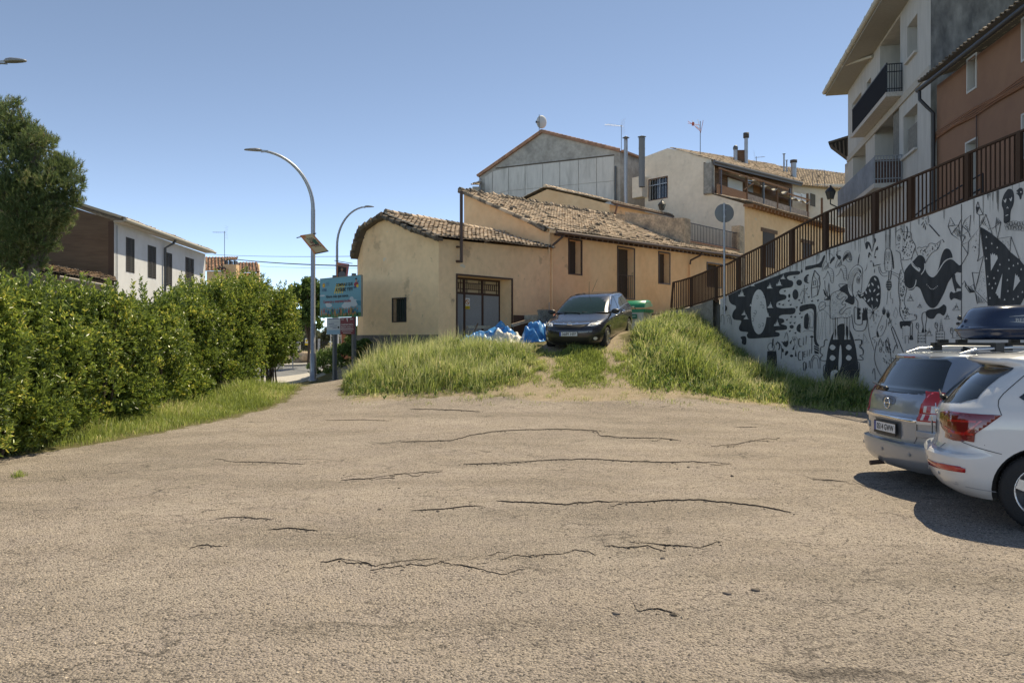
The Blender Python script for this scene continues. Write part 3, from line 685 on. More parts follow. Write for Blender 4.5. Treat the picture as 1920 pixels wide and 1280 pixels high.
for i, (a0, a1, z0, z1, dp) in enumerate(wins):
    w_ = MB(); trim(w_, FW, a0, a1, z0, z1, .05, .05); nm = w_.build('window_frame', BROWNM, h2)
    w_ = MB(); w_.fbox(FW, a0, a1, -dp + .03, -dp + .06, z0, z1); am = (a0 + a1) / 2; w_.fbox(FW, am - .02, am + .02, -dp + .06, -dp + .075, z0, z1)
    nn = int((z1 - z0) / .42)
    for k in range(nn + 1): zz = z0 + (z1 - z0) * k / nn; w_.fbox(FW, a0, a1, -dp + .06, -dp + .07, max(z0, zz - .03), min(z1, zz + .03))
    w_.build('shutter', SHUT, nm)
    if i == 1:
        w_ = MB(); zt = FW.at(1188, 518)[1]
        for k in range(9): x = a0 + (a1 - a0) * (k + .5) / 9; w_.tube([FW.p(x, -.03, z0), FW.p(x, -.03, zt)], .010, 5)
        w_.fbox(FW, a0, a1, -.04, -.02, zt, zt + .02); w_.build('balcony_bars', BROWNM, nm)
EA0 = FW.p(A1 - .25, .42, ze0 + .03); EA1 = FW.p(A2, .42, ze1 + .10)
RB0 = P(867, 358, 33.1) - FW.u * .2; RB1 = RB0 + FW.u * (A2 - A1 + .25); RB1.z += .30
cut = (FW.a(1292) - A1 + .25) / (A2 - A1 + .25)
rm = MB(); NC = 82
tiles(rm, bil(EA0, EA1, RB0, RB1, .06), NC, 17, lambda s, t: s < cut + .01 or t < .13, .2, .13)
for k in range(58):
    c = RB0.lerp(RB1, (k + .2) / 80); e_ = RB0.lerp(RB1, (k + 1.4) / 80); r_ = .10 * random.uniform(.8, 1.3)
    rm.tube([c + V((0, 0, random.uniform(0, .09))), e_ + V((0, 0, .02))], [r_, r_ * .8], 7, 1 if random.random() < .6 else 0)
for _ in range(46):   # displaced mossy tiles and stones holding the tiles down
    s = random.random() ** 1.3 * cut; t = random.choice((random.uniform(.9, 1), random.uniform(.08, .2), random.uniform(.15, .9)))
    c = bil(EA0, EA1, RB0, RB1)(s, t); rm.blob(c + V((0, 0, .06)), random.uniform(.07, .16), random.uniform(.07, .13), random.uniform(.05, .1), 7, 5, 1, .7, 4)
rb_ = RB0 - V((FW.n.x, FW.n.y, 0)) * 3.5 - V((0, 0, 1.7)); rb2 = RB1 - V((FW.n.x, FW.n.y, 0)) * 3.5 - V((0, 0, 1.7))
rm.build('roof', TM, h2)
rm = MB()
for k in range(12):
    a_ = gk2[0][0] + (gk2[-1][0] - gk2[0][0]) * k / 12; b_ = gk2[0][0] + (gk2[-1][0] - gk2[0][0]) * (k + 1.25) / 12; f = lerp_fn(gk2)
    for o_ in (0, .17): rm.tube([FG2.p(a_, .04 + o_, f(a_) + .07 + random.uniform(-.01, .02)), FG2.p(b_, .04 + o_, f(b_) + .05)], [.085, .07], 7, 1 if random.random() < .5 else 0)
rm.build('verge', TM, h2)
rm = MB(); nr = 40
for k in range(nr):
    a_ = A1 + .35 + (A2 - A1 - .4) * k / nr; z = ze0 + (ze1 - ze0) * k / nr - .06; rm.bar(FW.p(a_, -.02, z + .03), FW.p(a_, .38, z - .05), .09, .10)
rm.build('rafter_ends', BROWNM, h2)
g = MB(); g.tube([FW.p(A1 - .1, .47, ze0 - .04), FW.p(A2, .47, ze1 + .03)], .062, 10)
gt = g.build('gutter', BROWNM, h2)
g = MB(); a_ = FW.a(1034); g.tube([FW.p(a_ + .22, .47, ze0 - .05), FW.p(a_ + .22, .44, ze0 - .12), FW.p(a_ - .04, .12, ze0 - .48), FW.p(a_ - .05, .09, ze0 - .6)], .045, 8)
g.build('downpipe', BROWNM, h2)
g = MB(); g.tube([FW.p(a_ - .05, .085, ze0 - .6), FW.p(a_ - .05, .085, 2.0)], .042, 8); g.build('downpipe', OCHRE, h2)
a_ = FW.a(1291); z = lerp_fn([(A1, ze0), (A2, ze1)])(a_)
g = MB(); g.tube([FW.p(a_ + .45, .47, z - .05), FW.p(a_ + .4, .42, z - .18), FW.p(a_, .12, z - .42), FW.p(a_, .09, z - .62)], .045, 8); g.build('downpipe', BROWNM, h2)
g = MB(); g.tube([FW.p(a_, .085, z - .62), FW.p(a_, .085, 3.0)], .042, 8); g.build('downpipe', OCHRE, h2)

# ---- terrace above the farmhouse's far end
aT = FW.a(1294); tr = thing('terrace', 'raised terrace of flaking plaster with black railings between the farmhouse roof and the cream house', 'terrace', FW.p(aT, 0, 5))
FT = Fr(FW.p(aT, -.35, 0).x, FW.p(aT, -.35, 0).y, -.73, .68, -.68, -.73)
mb = MB()
tk = [FT.at(x, y) for x, y in ((1293, 407), (1262, 409), (1228, 403), (1195, 400), (1172, 397))]
tk[0] = (0, tk[0][1])
wall(mb, FT, 0, tk[-1][0], [(0, 4), (9, 6)], tk, b=.0)
zf = FW.at(1340, 459)[1]
mb.fbox(FW, aT - .02, aT + .52, -.75, -.28, 5, tk[0][1] - .02)
bb = FW.a(1386, -.3); mb.fbox(FW, bb, bb + .5, -.75, -.28, 5, FW.at(1388, 423, -.3)[1])
mb.fbox(FW, aT + .5, bb, -.65, -.32, 5, zf)
mb.fbox(FW, aT, bb + .5, -6, -.68, 5, zf - .12)
mb.build('wall', OLDWALL, tr)
mb = MB(); mb.fbox(FW, aT + .5, bb, -.68, -.28, zf, zf + .05); mb.build('coping', mat('terracotta', (0.38, 0.19, 0.12), .9, var=.2), tr)
mb = MB(); zt = FW.at(1300, 415)[1]; n = 34
mb.fbox(FW, aT + .5, bb, -.47, -.43, zt, zt + .035); mb.fbox(FW, aT + .5, bb, -.47, -.43, zf + .12, zf + .145)
for k in range(n): x = aT + .5 + (bb - aT - .5) * (k + .5) / n; mb.fbox(FW, x - .012, x + .012, -.462, -.438, zf + .1, zt)
mb.build('railing', BLACKM, tr)

# ---- small gabled ochre house behind
h3 = thing('gabled_house', 'small ochre house end with a sunlit tiled gable roof behind the farmhouse ridge', 'house', (5.2, 41.5, 6))
F3 = Fr(P(1143, 0, 41.5).x, 41.5, -.73, .68, -.68, -.73); F3f = Fr(F3.o.x, F3.o.y, .68, .73, .73, -.68)
k3 = [(0, F3.at(1143, 383)[1])] + [F3.at(x, y) for x, y in ((1085, 368), (1026, 355), (988, 373))]
mb = MB(); wall(mb, F3, 0, k3[-1][0], [(0, 4), (6, 4)], k3); wall(mb, F3f, 0, 6, [(0, 4), (6, 4)], [(0, k3[0][1]), (6, k3[0][1])])
mb.build('wall', OCHRE, h3)
mb = MB(); mb.fbox(F3f, .05, 6, .0, .05, 5, k3[0][1] - .42); mb.build('lower_wall', OLDWALL, h3)
pk3 = F3.p(k3[2][0], 0, k3[2][1] + .12); e3 = F3f.p(-.2, .3, k3[0][1] + .08)
rm = MB(); tiles(rm, bil(e3, e3 + F3f.u * 6.2, pk3 - F3f.u * .25, pk3 + F3f.u * 6), 28, 12, None, .2, .06)
bk = F3.p(k3[3][0] + .3, 0, k3[3][1] + .02)
tiles(rm, bil(bk - F3f.u * .25, bk + F3f.u * 6, pk3 - F3f.u * .25, pk3 + F3f.u * 6), 28, 4, None, .2, .1)
for k in range(18):
    c = pk3 + F3f.u * (k * .34 - .25); rm.tube([c + V((0, 0, .05)), c + F3f.u * .42 + V((0, 0, .03))], [.11, .09], 7, 0)
rm.build('roof', TM, h3)
g = MB(); g.tube([e3 + V((0, 0, -.06)), e3 + F3f.u * 6.2 + V((0, 0, -.06))], .06, 8); g.build('gutter', mat('rusty_gutter', (0.10, 0.06, 0.045), .7), h3)
g = MB(); c = F3f.p(.25, .3, k3[0][1]); g.tube([c, c - V((0, 0, .12)), F3f.p(.35, .08, k3[0][1] - .6)], .05, 8); g.build('downpipe', mat('rusty_pipe', (0.20, 0.10, 0.07), .7), h3)

# ---- grey gabled building with cladding sheets
gA = P(1163, 0, 50); gB = P(898, 0, 55.5); F4 = Fr(gA.x, gA.y, gB.x - gA.x, gB.y - gA.y, -.1, -1)
h4 = thing('grey_gabled_building', 'tall grey gable end covered with stained cement sheets under a red tiled verge', 'building', (gA.x, gA.y, 3))
k4 = [(0, F4.at(1163, 285)[1]), F4.at(1017, 249), (F4.a(898), F4.at(898, 332)[1])]
mb = MB(); wall(mb, F4, 0, k4[-1][0], [(0, 3), (9.5, 3)], k4)
F4s = Fr(gA.x, gA.y, .62, .78, .78, -.62); wall(mb, F4s, 0, 4.0, [(0, 3), (4, 3)], [(0, k4[0][1]), (4, k4[0][1])])
mb.build('wall', GREYD, h4)
l0 = F4.at(928, 316); l1 = F4.at(1150, 287)
top4 = lerp_fn([(F4.a(1152), F4.at(1152, 287.5)[1] - .12), (l0[0], l0[1])])
sx = [F4.a(x) for x in (1152, 1119, 1085, 1050, 1018, 985, 954, 924, 909)]
for a0, a1 in zip(sx, sx[1:]):
    sb = MB(); tp0, tp1 = top4(a0) - .06, top4(a1) - .06
    tf4 = lerp_fn(k4); tp1 = min(tp1, tf4(a1) - .3); tp0 = min(tp0, tf4(a0) - .3)
    low = lambda a: F4.at(1100, 336)[1] * 0 + tp0 - 1.55
    g_ = .025
    for (za, zb) in ((lambda a: (tp0 if a == a0 else tp1), lambda a: (tp0 if a == a0 else tp1) - 1.6), (lambda a: (tp0 if a == a0 else tp1) - 1.63, lambda a: 5.0)):
        sb.prism([F4.p(a0 + g_, 0, zb(a0)), F4.p(a1 - g_, 0, zb(a1)), F4.p(a1 - g_, 0, za(a1)), F4.p(a0 + g_, 0, za(a0))], F4.n * .03)
    sb.build('cladding_sheet', GREYW, h4)
sb = MB(); sb.bar(F4.p(sx[0], .03, top4(sx[0])), F4.p(F4.a(930), .03, top4(F4.a(930))), .06, .06); sb.build('ledge', TILEU, h4)
rm = MB()
for (a0, z0), (a1, z1) in zip(k4, k4[1:]):
    L_ = math.hypot(a1 - a0, z1 - z0); n = int(L_ / .32)
    for k in range(n):
        f0 = k / n; f1 = (k + 1.2) / n
        p0 = F4.p(a0 + (a1 - a0) * f0, .12, z0 + (z1 - z0) * f0 + .12); p1 = F4.p(a0 + (a1 - a0) * f1, .12, z0 + (z1 - z0) * f1 + .10)
        if (z1 > z0): rm.tube([p0, p1], [.11, .095], 6)
        else: rm.tube([p1, p0], [.11, .095], 6)
    rm.bar(F4.p(a0, .05, z0 + .02), F4.p(a1, .05, z1 + .02), .30, .09, 0)
for (a0, z0), (a1, z1) in zip(k4, k4[1:]):
    i0 = F4.p(a0, .1, z0 + .08); i1 = F4.p(a1, .1, z1 + .08); bk_ = F4s.u * 4.2
    rm.quad(i0, i1, i1 + bk_, i0 + bk_)
rm.bar(F4s.p(-.1, .22, k4[0][1] + .02), F4s.p(4.2, .22, k4[0][1] + .02), .2, .12, 0)
rm.build('roof', TILER, h4)
g = MB(); a_ = k4[-1][0]; g.tube([F4.p(a_ - .15, .1, k4[-1][1] - .1), F4.p(a_ - .15, .1, 6)], .06, 8); g.build('downpipe', GALV, h4)
g = MB(); g.tube([F4.p(.3, .1, k4[0][1] - .9), F4.p(.3, .1, 6)], .06, 8); g.build('downpipe', GALVD, h4)
p_ = thing('lean_to_shed', 'sliver of a low tiled shed roof left of the grey gable', 'shed', P(890, 400, 54.5))
rm = MB(); e0 = P(883, 350, 54.5); e1 = P(899, 350, 54.5); tiles(rm, bil(e0 - V((0, .6, 0)), e1 - V((0, .6, 0)), P(892, 343, 56), P(905, 339, 56)), 4, 5); rm.build('roof', TM, p_)
rm = MB(); rm.box((e0.x + .1, e0.y, 6), (e1.x, e0.y + 1.5, e0.z)); rm.build('wall', GREYD, p_)

def antenna(name, label, base, hgt, rot, nel=7, L_=1.1, col=GALV, side=False):
    o = thing(name, label, 'antenna', base); m = MB(); b_ = V(base); m.tube([b_ - V((0, 0, .3)), b_ + V((0, 0, hgt))], .02, 6); m.build('mast', GALVD, o)
    m = MB(); u = V((math.cos(rot), math.sin(rot), 0)); v = V((-u.y, u.x, 0)); t_ = b_ + V((0, 0, hgt - .08))
    m.tube([t_ - u * L_, t_ + u * .12], .012, 5)
    for k in range(nel):
        c = t_ - u * (L_ * k / nel); l = .16 + .02 * k
        if side: m.tube([c - V((0, 0, l)), c + V((0, 0, l))], .007, 4)
        else: m.tube([c - v * l, c + v * l], .007, 4)
    for s in (-1, 1):
        for k in range(4): m.tube([t_ + u * (.1 + .02 * k) - v * .3 + V((0, 0, s * (.08 + .12 * k))), t_ + u * (.1 + .02 * k) + v * .3 + V((0, 0, s * (.08 + .12 * k)))], .006, 4)
    m.build('aerial', col, o); return o
antenna('television_antenna', 'slim television antenna on the roof edge of the grey gabled building', P(1165, 290, 51), 1.95, R(20), 9, 1.2)
antenna('television_antenna', 'small television antenna on the low roof beside the cream house flues', P(1418, 312, 55), .7, R(150), 6, .6)
antenna('television_antenna', 'television antenna above the small red tiled houses', P(421, 486, 58), 2.1, R(0), 7, .9)
# orange dipole antenna
o = thing('television_antenna', 'television antenna with red and white elements on the cream house ridge', 'antenna', P(1313, 290, 47)); m = MB(); b_ = P(1313, 290, 47); t_ = P(1313, 235, 47)
m.tube([b_ - V((0, 0, .3)), t_ + V((0, 0, .25))], .022, 6); m.build('mast', GALVD, o); m = MB()
for k, (dx, dz) in enumerate(((-.75, .25), (-.5, .3), (-.3, -.1), (-.15, .35), (.18, .3))): m.tube([t_ + V((dx, 0, dz)), t_ + V((dx * .1 + .05, .1 * k - .2, -.35 - .02 * k))], .014, 5, k % 2)
m.tube([t_ + V((-.75, 0, .12)), t_], .015, 5); m.box(tuple(t_ + V((-.5, -.05, -.02))), tuple(t_ + V((-.38, .05, .18))), 0)
m.build('aerial', [mat('aerial_red', (0.5, 0.10, 0.05), .6), WHITEP], o)
# satellite dish
o = thing('satellite_dish', 'white satellite dish on a thin mast at the grey gable peak', 'satellite dish', P(1011, 247, 52.5)); b_ = P(1011, 247, 52.5); m = MB()
m.tube([b_ - V((0, 0, .2)), P(1011, 215, 52.5)], .022, 6); m.build('mast', GALVD, o)
m = MB(); c = P(1015.5, 229, 52.7); Mx = Matrix.Rotation(R(35), 3, 'Z') @ Matrix.Rotation(R(100), 3, 'X')
m.lathe(c, [(.001, .10), (.2, .085), (.36, .03), (.43, 0), (.43, -.015), (.36, .015), (.001, .085)], 24, 0, Mx); m.build('dish', mat('dish_grey', (0.5, 0.5, 0.5), .6), o)
m = MB(); m.bar(c, c + V((-.35, -.35, -.1)), .03, .03); m.box(tuple(c + V((-.42, -.42, -.16))), tuple(c + V((-.32, -.32, -.04)))); m.build('feed_arm', BLKPL, o)

# ---- flues
def flue(label, px, y0, y1, D, r, cap=1.9, mt=GALV, dark_top=False, round_top=False):
    b_ = P(px, y1, D); t_ = P(px, y0, D); H = t_.z - b_.z
    o = thing('flue', label, 'flue', b_); m = MB(); m.lathe(b_, [(r, -.6), (r, H * .93)], 16); n = int(H / .5)
    for k in range(1, n + 1): m.lathe(b_, [(r + .001, H * .93 * k / n - .03), (r * 1.06, H * .93 * k / n - .02), (r * 1.06, H * .93 * k / n + .02), (r + .001, H * .93 * k / n + .03)], 16)
    m.build('pipe', mt, o); m = MB()
    if round_top: m.blob(b_ + V((0, 0, H * .9)), r * 1.3, r * 1.3, r * 1.6)
    elif dark_top: m.lathe(b_, [(r * 1.02, H * .8), (r * cap * .8, H * .82), (r * cap * .8, H * .99), (.001, H)], 16)
    else: m.lathe(b_, [(r * .9, H * .94), (r * .9, H * .97), (r * cap, H * .975), (.001, H * 1.01)], 16)
    m.build('cowl', GALVD if not dark_top else mat('sooty_metal', (0.06, 0.05, 0.045), .7), o); return o
flue('ribbed shiny flue pipe rising in front of the grey gable end', 1173.5, 256, 368, 47, .115)
flue('thick dark grey flue with a flat cap beside the cream house', 1203.5, 255, 332, 46.5, .19, 1.35, mat('grey_flue_paint', (0.16, 0.17, 0.18), .6))
flue('tallest steel flue with a black cowl on the cream house roof', 1399, 249, 302, 52, .12, 2.0, GALV, True)
flue('short round-topped steel flue left of the tallest one', 1379, 276, 297, 52, .13, 1.2, GALV, False, True)
flue('thin pale flue pair, taller one, on the far tiled roof', 1470, 288, 325, 56, .06, 2.2, GALV)
flue('thin pale flue pair, shorter one, on the far tiled roof', 1475, 300, 325, 56, .05, 2.2, GALV)
flue('stout steel flue with a wide sooty cap on the far tiled roof', 1488, 300, 329, 55, .19, 1.6, GALV, True)
m = MB(); c = P(1388, 292, 52.5); m.box((c.x - .25, c.y - .3, c.z - .9), (c.x + .25, c.y + .3, c.z + .25)); m.box((c.x - .3, c.y - .35, c.z + .25), (c.x + .3, c.y + .35, c.z + .3))
tag(m.build('brick_chimney', WOOD, None, c), 'small dark brick chimney stack between two steel flues', 'chimney')

# ---- cream house with roof gallery
cA = P(1396, 0, 43.5); cB = P(1209, 0, 49); F5 = Fr(cA.x, cA.y, cB.x - cA.x, cB.y - cA.y, -1, -1); F5f = Fr(cA.x, cA.y, .68, .73, .73, -.68)
h5 = thing('cream_house', 'cream plaster house with a barred window and a ramshackle wooden roof gallery', 'house', (cA.x, cA.y, 5))
k5 = [(0, F5.at(1396, 382)[1]), F5.at(1331, 363), (F5.a(1330.5), F5.at(1330.5, 297)[1]), F5.at(1300, 287), F5.at(1252, 278), F5.at(1209, 294)]
mb = MB(); w0, z1 = F5.at(1251, 331); w1, _ = F5.at(1217, 331); _, z0 = F5.at(1251, 370)
wall(mb, F5, 0, k5[-1][0], [(0, 4), (9, 4)], k5, [(w0, w1, z0, z1, .2)])
mb.fbox(F5, F5.a(1330), F5.a(1334), -.3, 0, k5[1][1], k5[2][1])
mb.build('wall', CREAM, h5)
mb = MB(); wall(mb, F5f, 0, 15, [(0, 4), (15, 4)], [(0, k5[0][1] - .1), (15, k5[0][1])], [])
mb.build('front_wall', OCHRE, h5)
for (x0, x1, y0, y1) in ((1430, 1452, 434, 500), (1505, 1522, 455, 505)):
    a0, z1_ = F5f.at(x0, y0); a1, _ = F5f.at(x1, y0); _, z0_ = F5f.at(x0, y1)
    w_ = MB(); w_.fbox(F5f, a0, a1, .0, .03, z0_, z1_); wn = w_.build('shutter', SHUT, h5)
    w_ = MB(); w_.fbox(F5f, a0 - .25, a1 + .35, .0, .05, z1_, z1_ + .22); w_.build('lintel', WOOD, wn)
w_ = MB(); trim(w_, F5, w0, w1, z0, z1, .04, .02); wn = w_.build('window', mat('rust_frame', (0.13, 0.06, 0.04), .8), h5)
w_ = MB(); w_.fbox(F5, w0, w1, -.19, -.17, z0, z1); w_.build('pane', GLASS, wn)
w_ = MB()
for k in range(7): x = w0 + (w1 - w0) * (k + .5) / 7; w_.tube([F5.p(x, .03, z0), F5.p(x, .03, z1)], .012, 5)
w_.fbox(F5, w0, w1, .02, .04, z0 + (z1 - z0) * .68, z0 + (z1 - z0) * .72); w_.fbox(F5, (w0 + w1) / 2 - .04, (w0 + w1) / 2 + .02, -.16, -.12, z0, z1)
w_.build('window_bars', GALV, wn)
mb = MB(); c0 = F5.a(1203); mb.fbox(F5, F5.a(1214), F5.a(1196), .0, .55, F5.at(1205, 372)[1], F5.at(1205, 334)[1]); mb.build('chimney_breast', CREAM, h5)
# lower roof
e5 = F5f.p(-.35, .55, k5[0][1] - .02); t5 = F5.p(F5.a(1331), 0, k5[1][1] + .02) - F5f.u * .1
rm = MB(); tiles(rm, bil(e5, e5 + F5f.u * 15, t5, t5 + F5f.u * 15), 66, 8, None, .2, .04)
rm.build('lower_roof', TM, h5)
rm = MB()
for k in range(30):
    a_ = k * .48; rm.bar(F5f.p(a_, -.05, k5[0][1] - .08), F5f.p(a_, .5, k5[0][1] - .17), .12, .15)
rm.fbox(F5f, 0, 15, -.02, .52, k5[0][1] - .07, k5[0][1] - .04)
rm.build('rafter_ends', WOODR, h5)
# upper roof
e6 = P(1338, 300, 44.9); r6 = F5.p(k5[4][0] - .1, 0, k5[4][1] + .0)
e6b = e6 + F5f.u * 12.5 + V((0, 0, .6)); r6b = r6 + F5f.u * 15 + V((0, 0, 1.5))
rm = MB(); tiles(rm, bil(e6, e6b, r6, r6b), 60, 15, None, .2, .05); rm.build('upper_roof', TM, h5)
g = MB(); g.tube([e6 - V((0, 0, .08)) + F5f.n * .05, e6b - V((0, 0, .08)) + F5f.n * .05], .09, 8); g.bar(e6 - V((0, 0, .2)), e6b - V((0, 0, .2)), .06, .16); g.build('gutter', mat('lead_gutter', (0.12, 0.12, 0.13), .7), h5)
# gallery: board wall set back, posts, parapet
oG = e6 - F5f.n * .55; FGa = Fr(oG.x, oG.y, .68, .73, .73, -.68); zt = e6.z - .15; zb = P(1338, 362, 44.9).z
mb = MB(); n = 9
for k in range(n):
    za_, zc_ = zb + (zt - zb) * k / n, zb + (zt - zb) * (k + 1) / n - .015; o1 = -.012 * (k % 2)
    mb.prism([FGa.p(0, o1, za_), FGa.p(12.3, o1, za_ + .6 * k / n), FGa.p(12.3, o1, zc_ + .02 + .6 * (k + 1) / n), FGa.p(0, o1, zc_)], FGa.n * -.03)
mb.prism([FGa.p(0, -.05, zb), FGa.p(12.3, -.05, zb), FGa.p(12.3, -.05, zt + .85), FGa.p(0, -.05, zt + .1)], FGa.n * -.05)
gw = mb.build('board_wall', WOOD, h5)
mb = MB(); mb.fbox(FGa, -.15, .12, 0, .5, zb, zt); mb.build('pier', CONC, h5)
mb = MB(); a0 = FGa.a(1364); a1 = FGa.a(1391); mb.fbox(FGa, a0, a1, .01, .05, FGa.at(1364, 357)[1], FGa.at(1364, 333)[1]); mb.build('roller_shutter', WHITEP, h5)
for px, mt_ in ((1351, BROWNM), (1400, WOOD), (1431, GALVD), (1457, WOOD), (1481, GALVD), (1514, WOOD), (1541, WOOD)):
    a_ = FGa.a(px, .9); mb = MB(); mb.fbox(FGa, a_ - .06, a_ + .06, .84, .96, zb - .1, zt - .33 + .02 * a_); mb.build('gallery_post', mt_, h5)
mb = MB(); a0 = FGa.a(1345, .9); a1 = FGa.a(1400, .9); mb.fbox(FGa, a0, a1, .86, .92, zb - .1, zb + .45); mb.build('parapet_board', WOODR, h5)
mb = MB(); a0 = a1; mb.fbox(FGa, a0, 13, .86, .92, zb - .1, zb + .42); mb.build('parapet_board', mat('parapet_plaster', (0.34, 0.27, 0.22), .9, var=.3, vscale=1), h5)
mb = MB(); mb.bar(FGa.p(-.1, .95, zt - .40), FGa.p(4.4, .95, zt - .35), .07, .08); mb.bar(FGa.p(4.2, .95, zt - .30), FGa.p(9.4, .95, zt - .25), .08, .10)
mb.bar(FGa.p(9.2, .95, zt - .55), FGa.p(13, .95, zt - .5), .08, .08); mb.bar(FGa.p(3.0, .93, zt - 1.2), FGa.p(4.3, .93, zt - .6), .05, .06); mb.build('gallery_beam', WOODR, h5)
mb = MB()   # sagging pale awnings
for (a0, a1, z_, sg_) in ((1.9, 4.6, zt - .22, .12), (4.8, 9.2, zt - .28, .28), (9.4, 12.8, zt - .50, .22)):
    n = 14; vs = []
    for j in range(4):
        for i in range(n + 1):
            s = i / n; vs.append(FGa.p(a0 + (a1 - a0) * s, .1 + .3 * j, z_ - sg_ * abs(math.sin(s * math.pi * 3)) * (j / 3) - .05 * j))
    mb.add(vs, [(j * (n + 1) + i, j * (n + 1) + i + 1, (j + 1) * (n + 1) + i + 1, (j + 1) * (n + 1) + i) for j in range(3) for i in range(n)], 0, True)
mb.build('awning', mat('dusty_awning', (0.36, 0.34, 0.30), .9, var=.3, vscale=3), h5)
for px, y0, y1, mt_, dx in ((1408, 336, 358, GALV, .8), (1419, 336, 360, WOODR, .9), (1495, 360, 376, WHITEP, 1.4), (1508, 362, 378, WHITEP, .9), (1526, 362, 385, GLASS, .9)):
    a_, z1_ = FGa.at(px - 5, y0, .1); _, z0_ = FGa.at(px - 5, y1, .1); mb = MB(); mb.fbox(FGa, a_, a_ + dx, .02, .05, z0_, z1_); mb.build('gallery_panel', mt_, h5)
# ---- farther tiled roof
h6 = thing('tiled_roof_house', 'farthest house, only its broad sunlit tiled roof showing behind the gallery', 'house', P(1540, 360, 58))
e0 = P(1440, 340, 57); e1 = P(1600, 357, 57); r0 = P(1418, 306, 62); r1 = P(1596, 326, 64)
rm = MB(); tiles(rm, bil(e0, e1, r0, r1), 34, 20, None, .2, .04); rm.build('roof', TM, h6)
mb = MB(); mb.box((e0.x, e0.y + .5, 5), (e1.x + 2, e0.y + 7, e0.z - .1)); mb.build('wall', CREAM, h6)
mb = MB()
for px in (1524, 1532, 1546): c = P(px, 350, 56); mb.tube([c, P(px, 318 if px != 1546 else 319, 56)], .02, 5)
mb.tube([P(1524, 318, 56), P(1546, 318, 56)], .012, 4)
tag(mb.build('clothes_line_frame', GALVD, None, P(1530, 350, 56)), 'thin metal clothes line frame standing before the farthest roof', 'clothes line')

# ---- white apartment building on the right
ap = Fr(.5414 * 24, 24, .2148, .9767, -.977, .215); AE = ap.a(1590)
h7 = thing('apartment_building', 'tall dull white apartment block with projecting balconies and a deep eave', 'building', (13, 24, 4))
def apr(x0, x1, y0, y1, b=0.):   # x0 = near edge px (right), y given at near edge
    a0, z1 = ap.at(x0, y0, b); a1, _ = ap.at(x1, y0, b); _, z0 = ap.at(x0, y1, b); return a0, a1, z0, z1
H7 = []
H7.append((*apr(1720, 1701, 25, 94), .35)); H7.append((*apr(1720, 1694, 193, 276), .35))
H7.append((*apr(1688, 1650, 20, 176), 1.2)); H7.append((*apr(1686, 1640, 188, 300), 1.3)); H7.append((*apr(1633, 1625, 145, 200), .35)); H7.append((*apr(1615, 1598, 172, 235), .4))
H7.append((*apr(1623, 1599, 242 + 25, 350), .9)); H7.append((*apr(1612, 1597, 320, 380), .4))
EZ = 13.35
mb = MB(); 
Hs = []
for hh in H7:
    a0, a1, z0, z1, dd = hh
    z1 = min(z1, EZ - .1)
    Hs.append((a0, a1, z0, z1, dd))
# drop overlaps in a
fin = []
for hh in Hs:
    bad = False
    for g_ in fin:
        if hh[0] < g_[1] and hh[1] > g_[0] and hh[2] < g_[3] and hh[3] > g_[2]: bad = True
    if not bad: fin.append(hh)
wall(mb, ap, 0, AE, [(0, 2), (AE, 2)], [(0, EZ), (AE, EZ)], fin)
mb.build('wall', APTW, h7)
mb = MB(); sdw = Fr(13, 24, 1, 0.05, 0, -1); o7 = ap.p(0, 0, 0); sdw.o = V((o7.x, o7.y, 0)); wall(mb, sdw, 0, 12, [(0, 2), (12, 2)], [(0, EZ + .1), (6, EZ + 2), (12, EZ + 4)])
mb.build('side_wall', APTC, h7)
for i, (a0, a1, z0, z1, dd) in enumerate(fin):
    mb = MB(); mb.fbox(ap, a0, a1, -dd - .02, -dd, z0, z1); wb = mb.build('window_back' if dd < .6 else 'loggia_wall', (mat('loggia_dull', (0.33, 0.32, 0.30), .9, var=.1) if dd > .6 else mat('pale_shutter', (0.37, 0.37, 0.36), .7)), h7)
    if dd < .6: mb = MB(); mb.fbox(ap, a0 - .03, a1 + .03, 0, .10, z0 - .08, z0); mb.build('sill', mat('sill_stone', (0.45, 0.43, 0.40), .8), h7)
mb = MB()
for (x0, x1, y0, y1) in ((1686, 1672, 190, 298), (1720, 1700, 225, 300)):
    a0, a1, z0, z1 = apr(x0, x1, y0, y1); mb.fbox(ap, a0, a1, -.6, -.05, z0, z1)
mb.build('concrete_pier', mat('pier_concrete', (0.17, 0.165, 0.15), .95, var=.2, vscale=2), h7)
# string course
zs = 10.33; mb = MB(); mb.fbox(ap, 0, AE, .0, .06, zs - .28, zs - .02); mb.build('string_course', mat('course_beige', (0.40, 0.37, 0.33), .9, var=.1), h7)
# eave soffit + gutter
mb = MB(); mb.fbox(ap, -.6, AE + .45, -6, .9, EZ, EZ + .16); mb.build('soffit', mat('soffit_plaster', (0.29, 0.275, 0.25), .9, var=.08), h7)
mb = MB(); mb.prism([ap.p(-.6, .9, EZ + .17), ap.p(AE + .45, .9, EZ + .17), ap.p(AE + .45, -6, EZ + 2.4), ap.p(-.6, -6, EZ + 2.4)], (0, 0, .12)); mb.build('roof', TILE, h7)
mb = MB(); mb.tube([ap.p(-.6, .96, EZ + .16), ap.p(AE + .45, .96, EZ + .16)], .10, 10)
for k in range(12): x = -.4 + k * (AE + 1) / 12; mb.tube([ap.p(x, .96, EZ + .16), ap.p(x + .06, .96, EZ + .16)], .115, 10)
a_ = AE * .72; mb.tube([ap.p(a_, .9, EZ + .08), ap.p(a_ - 1.5, .05, EZ - .12)], .06, 8); mb.build('gutter', mat('pale_gutter', (0.44, 0.42, 0.37), .8), h7)
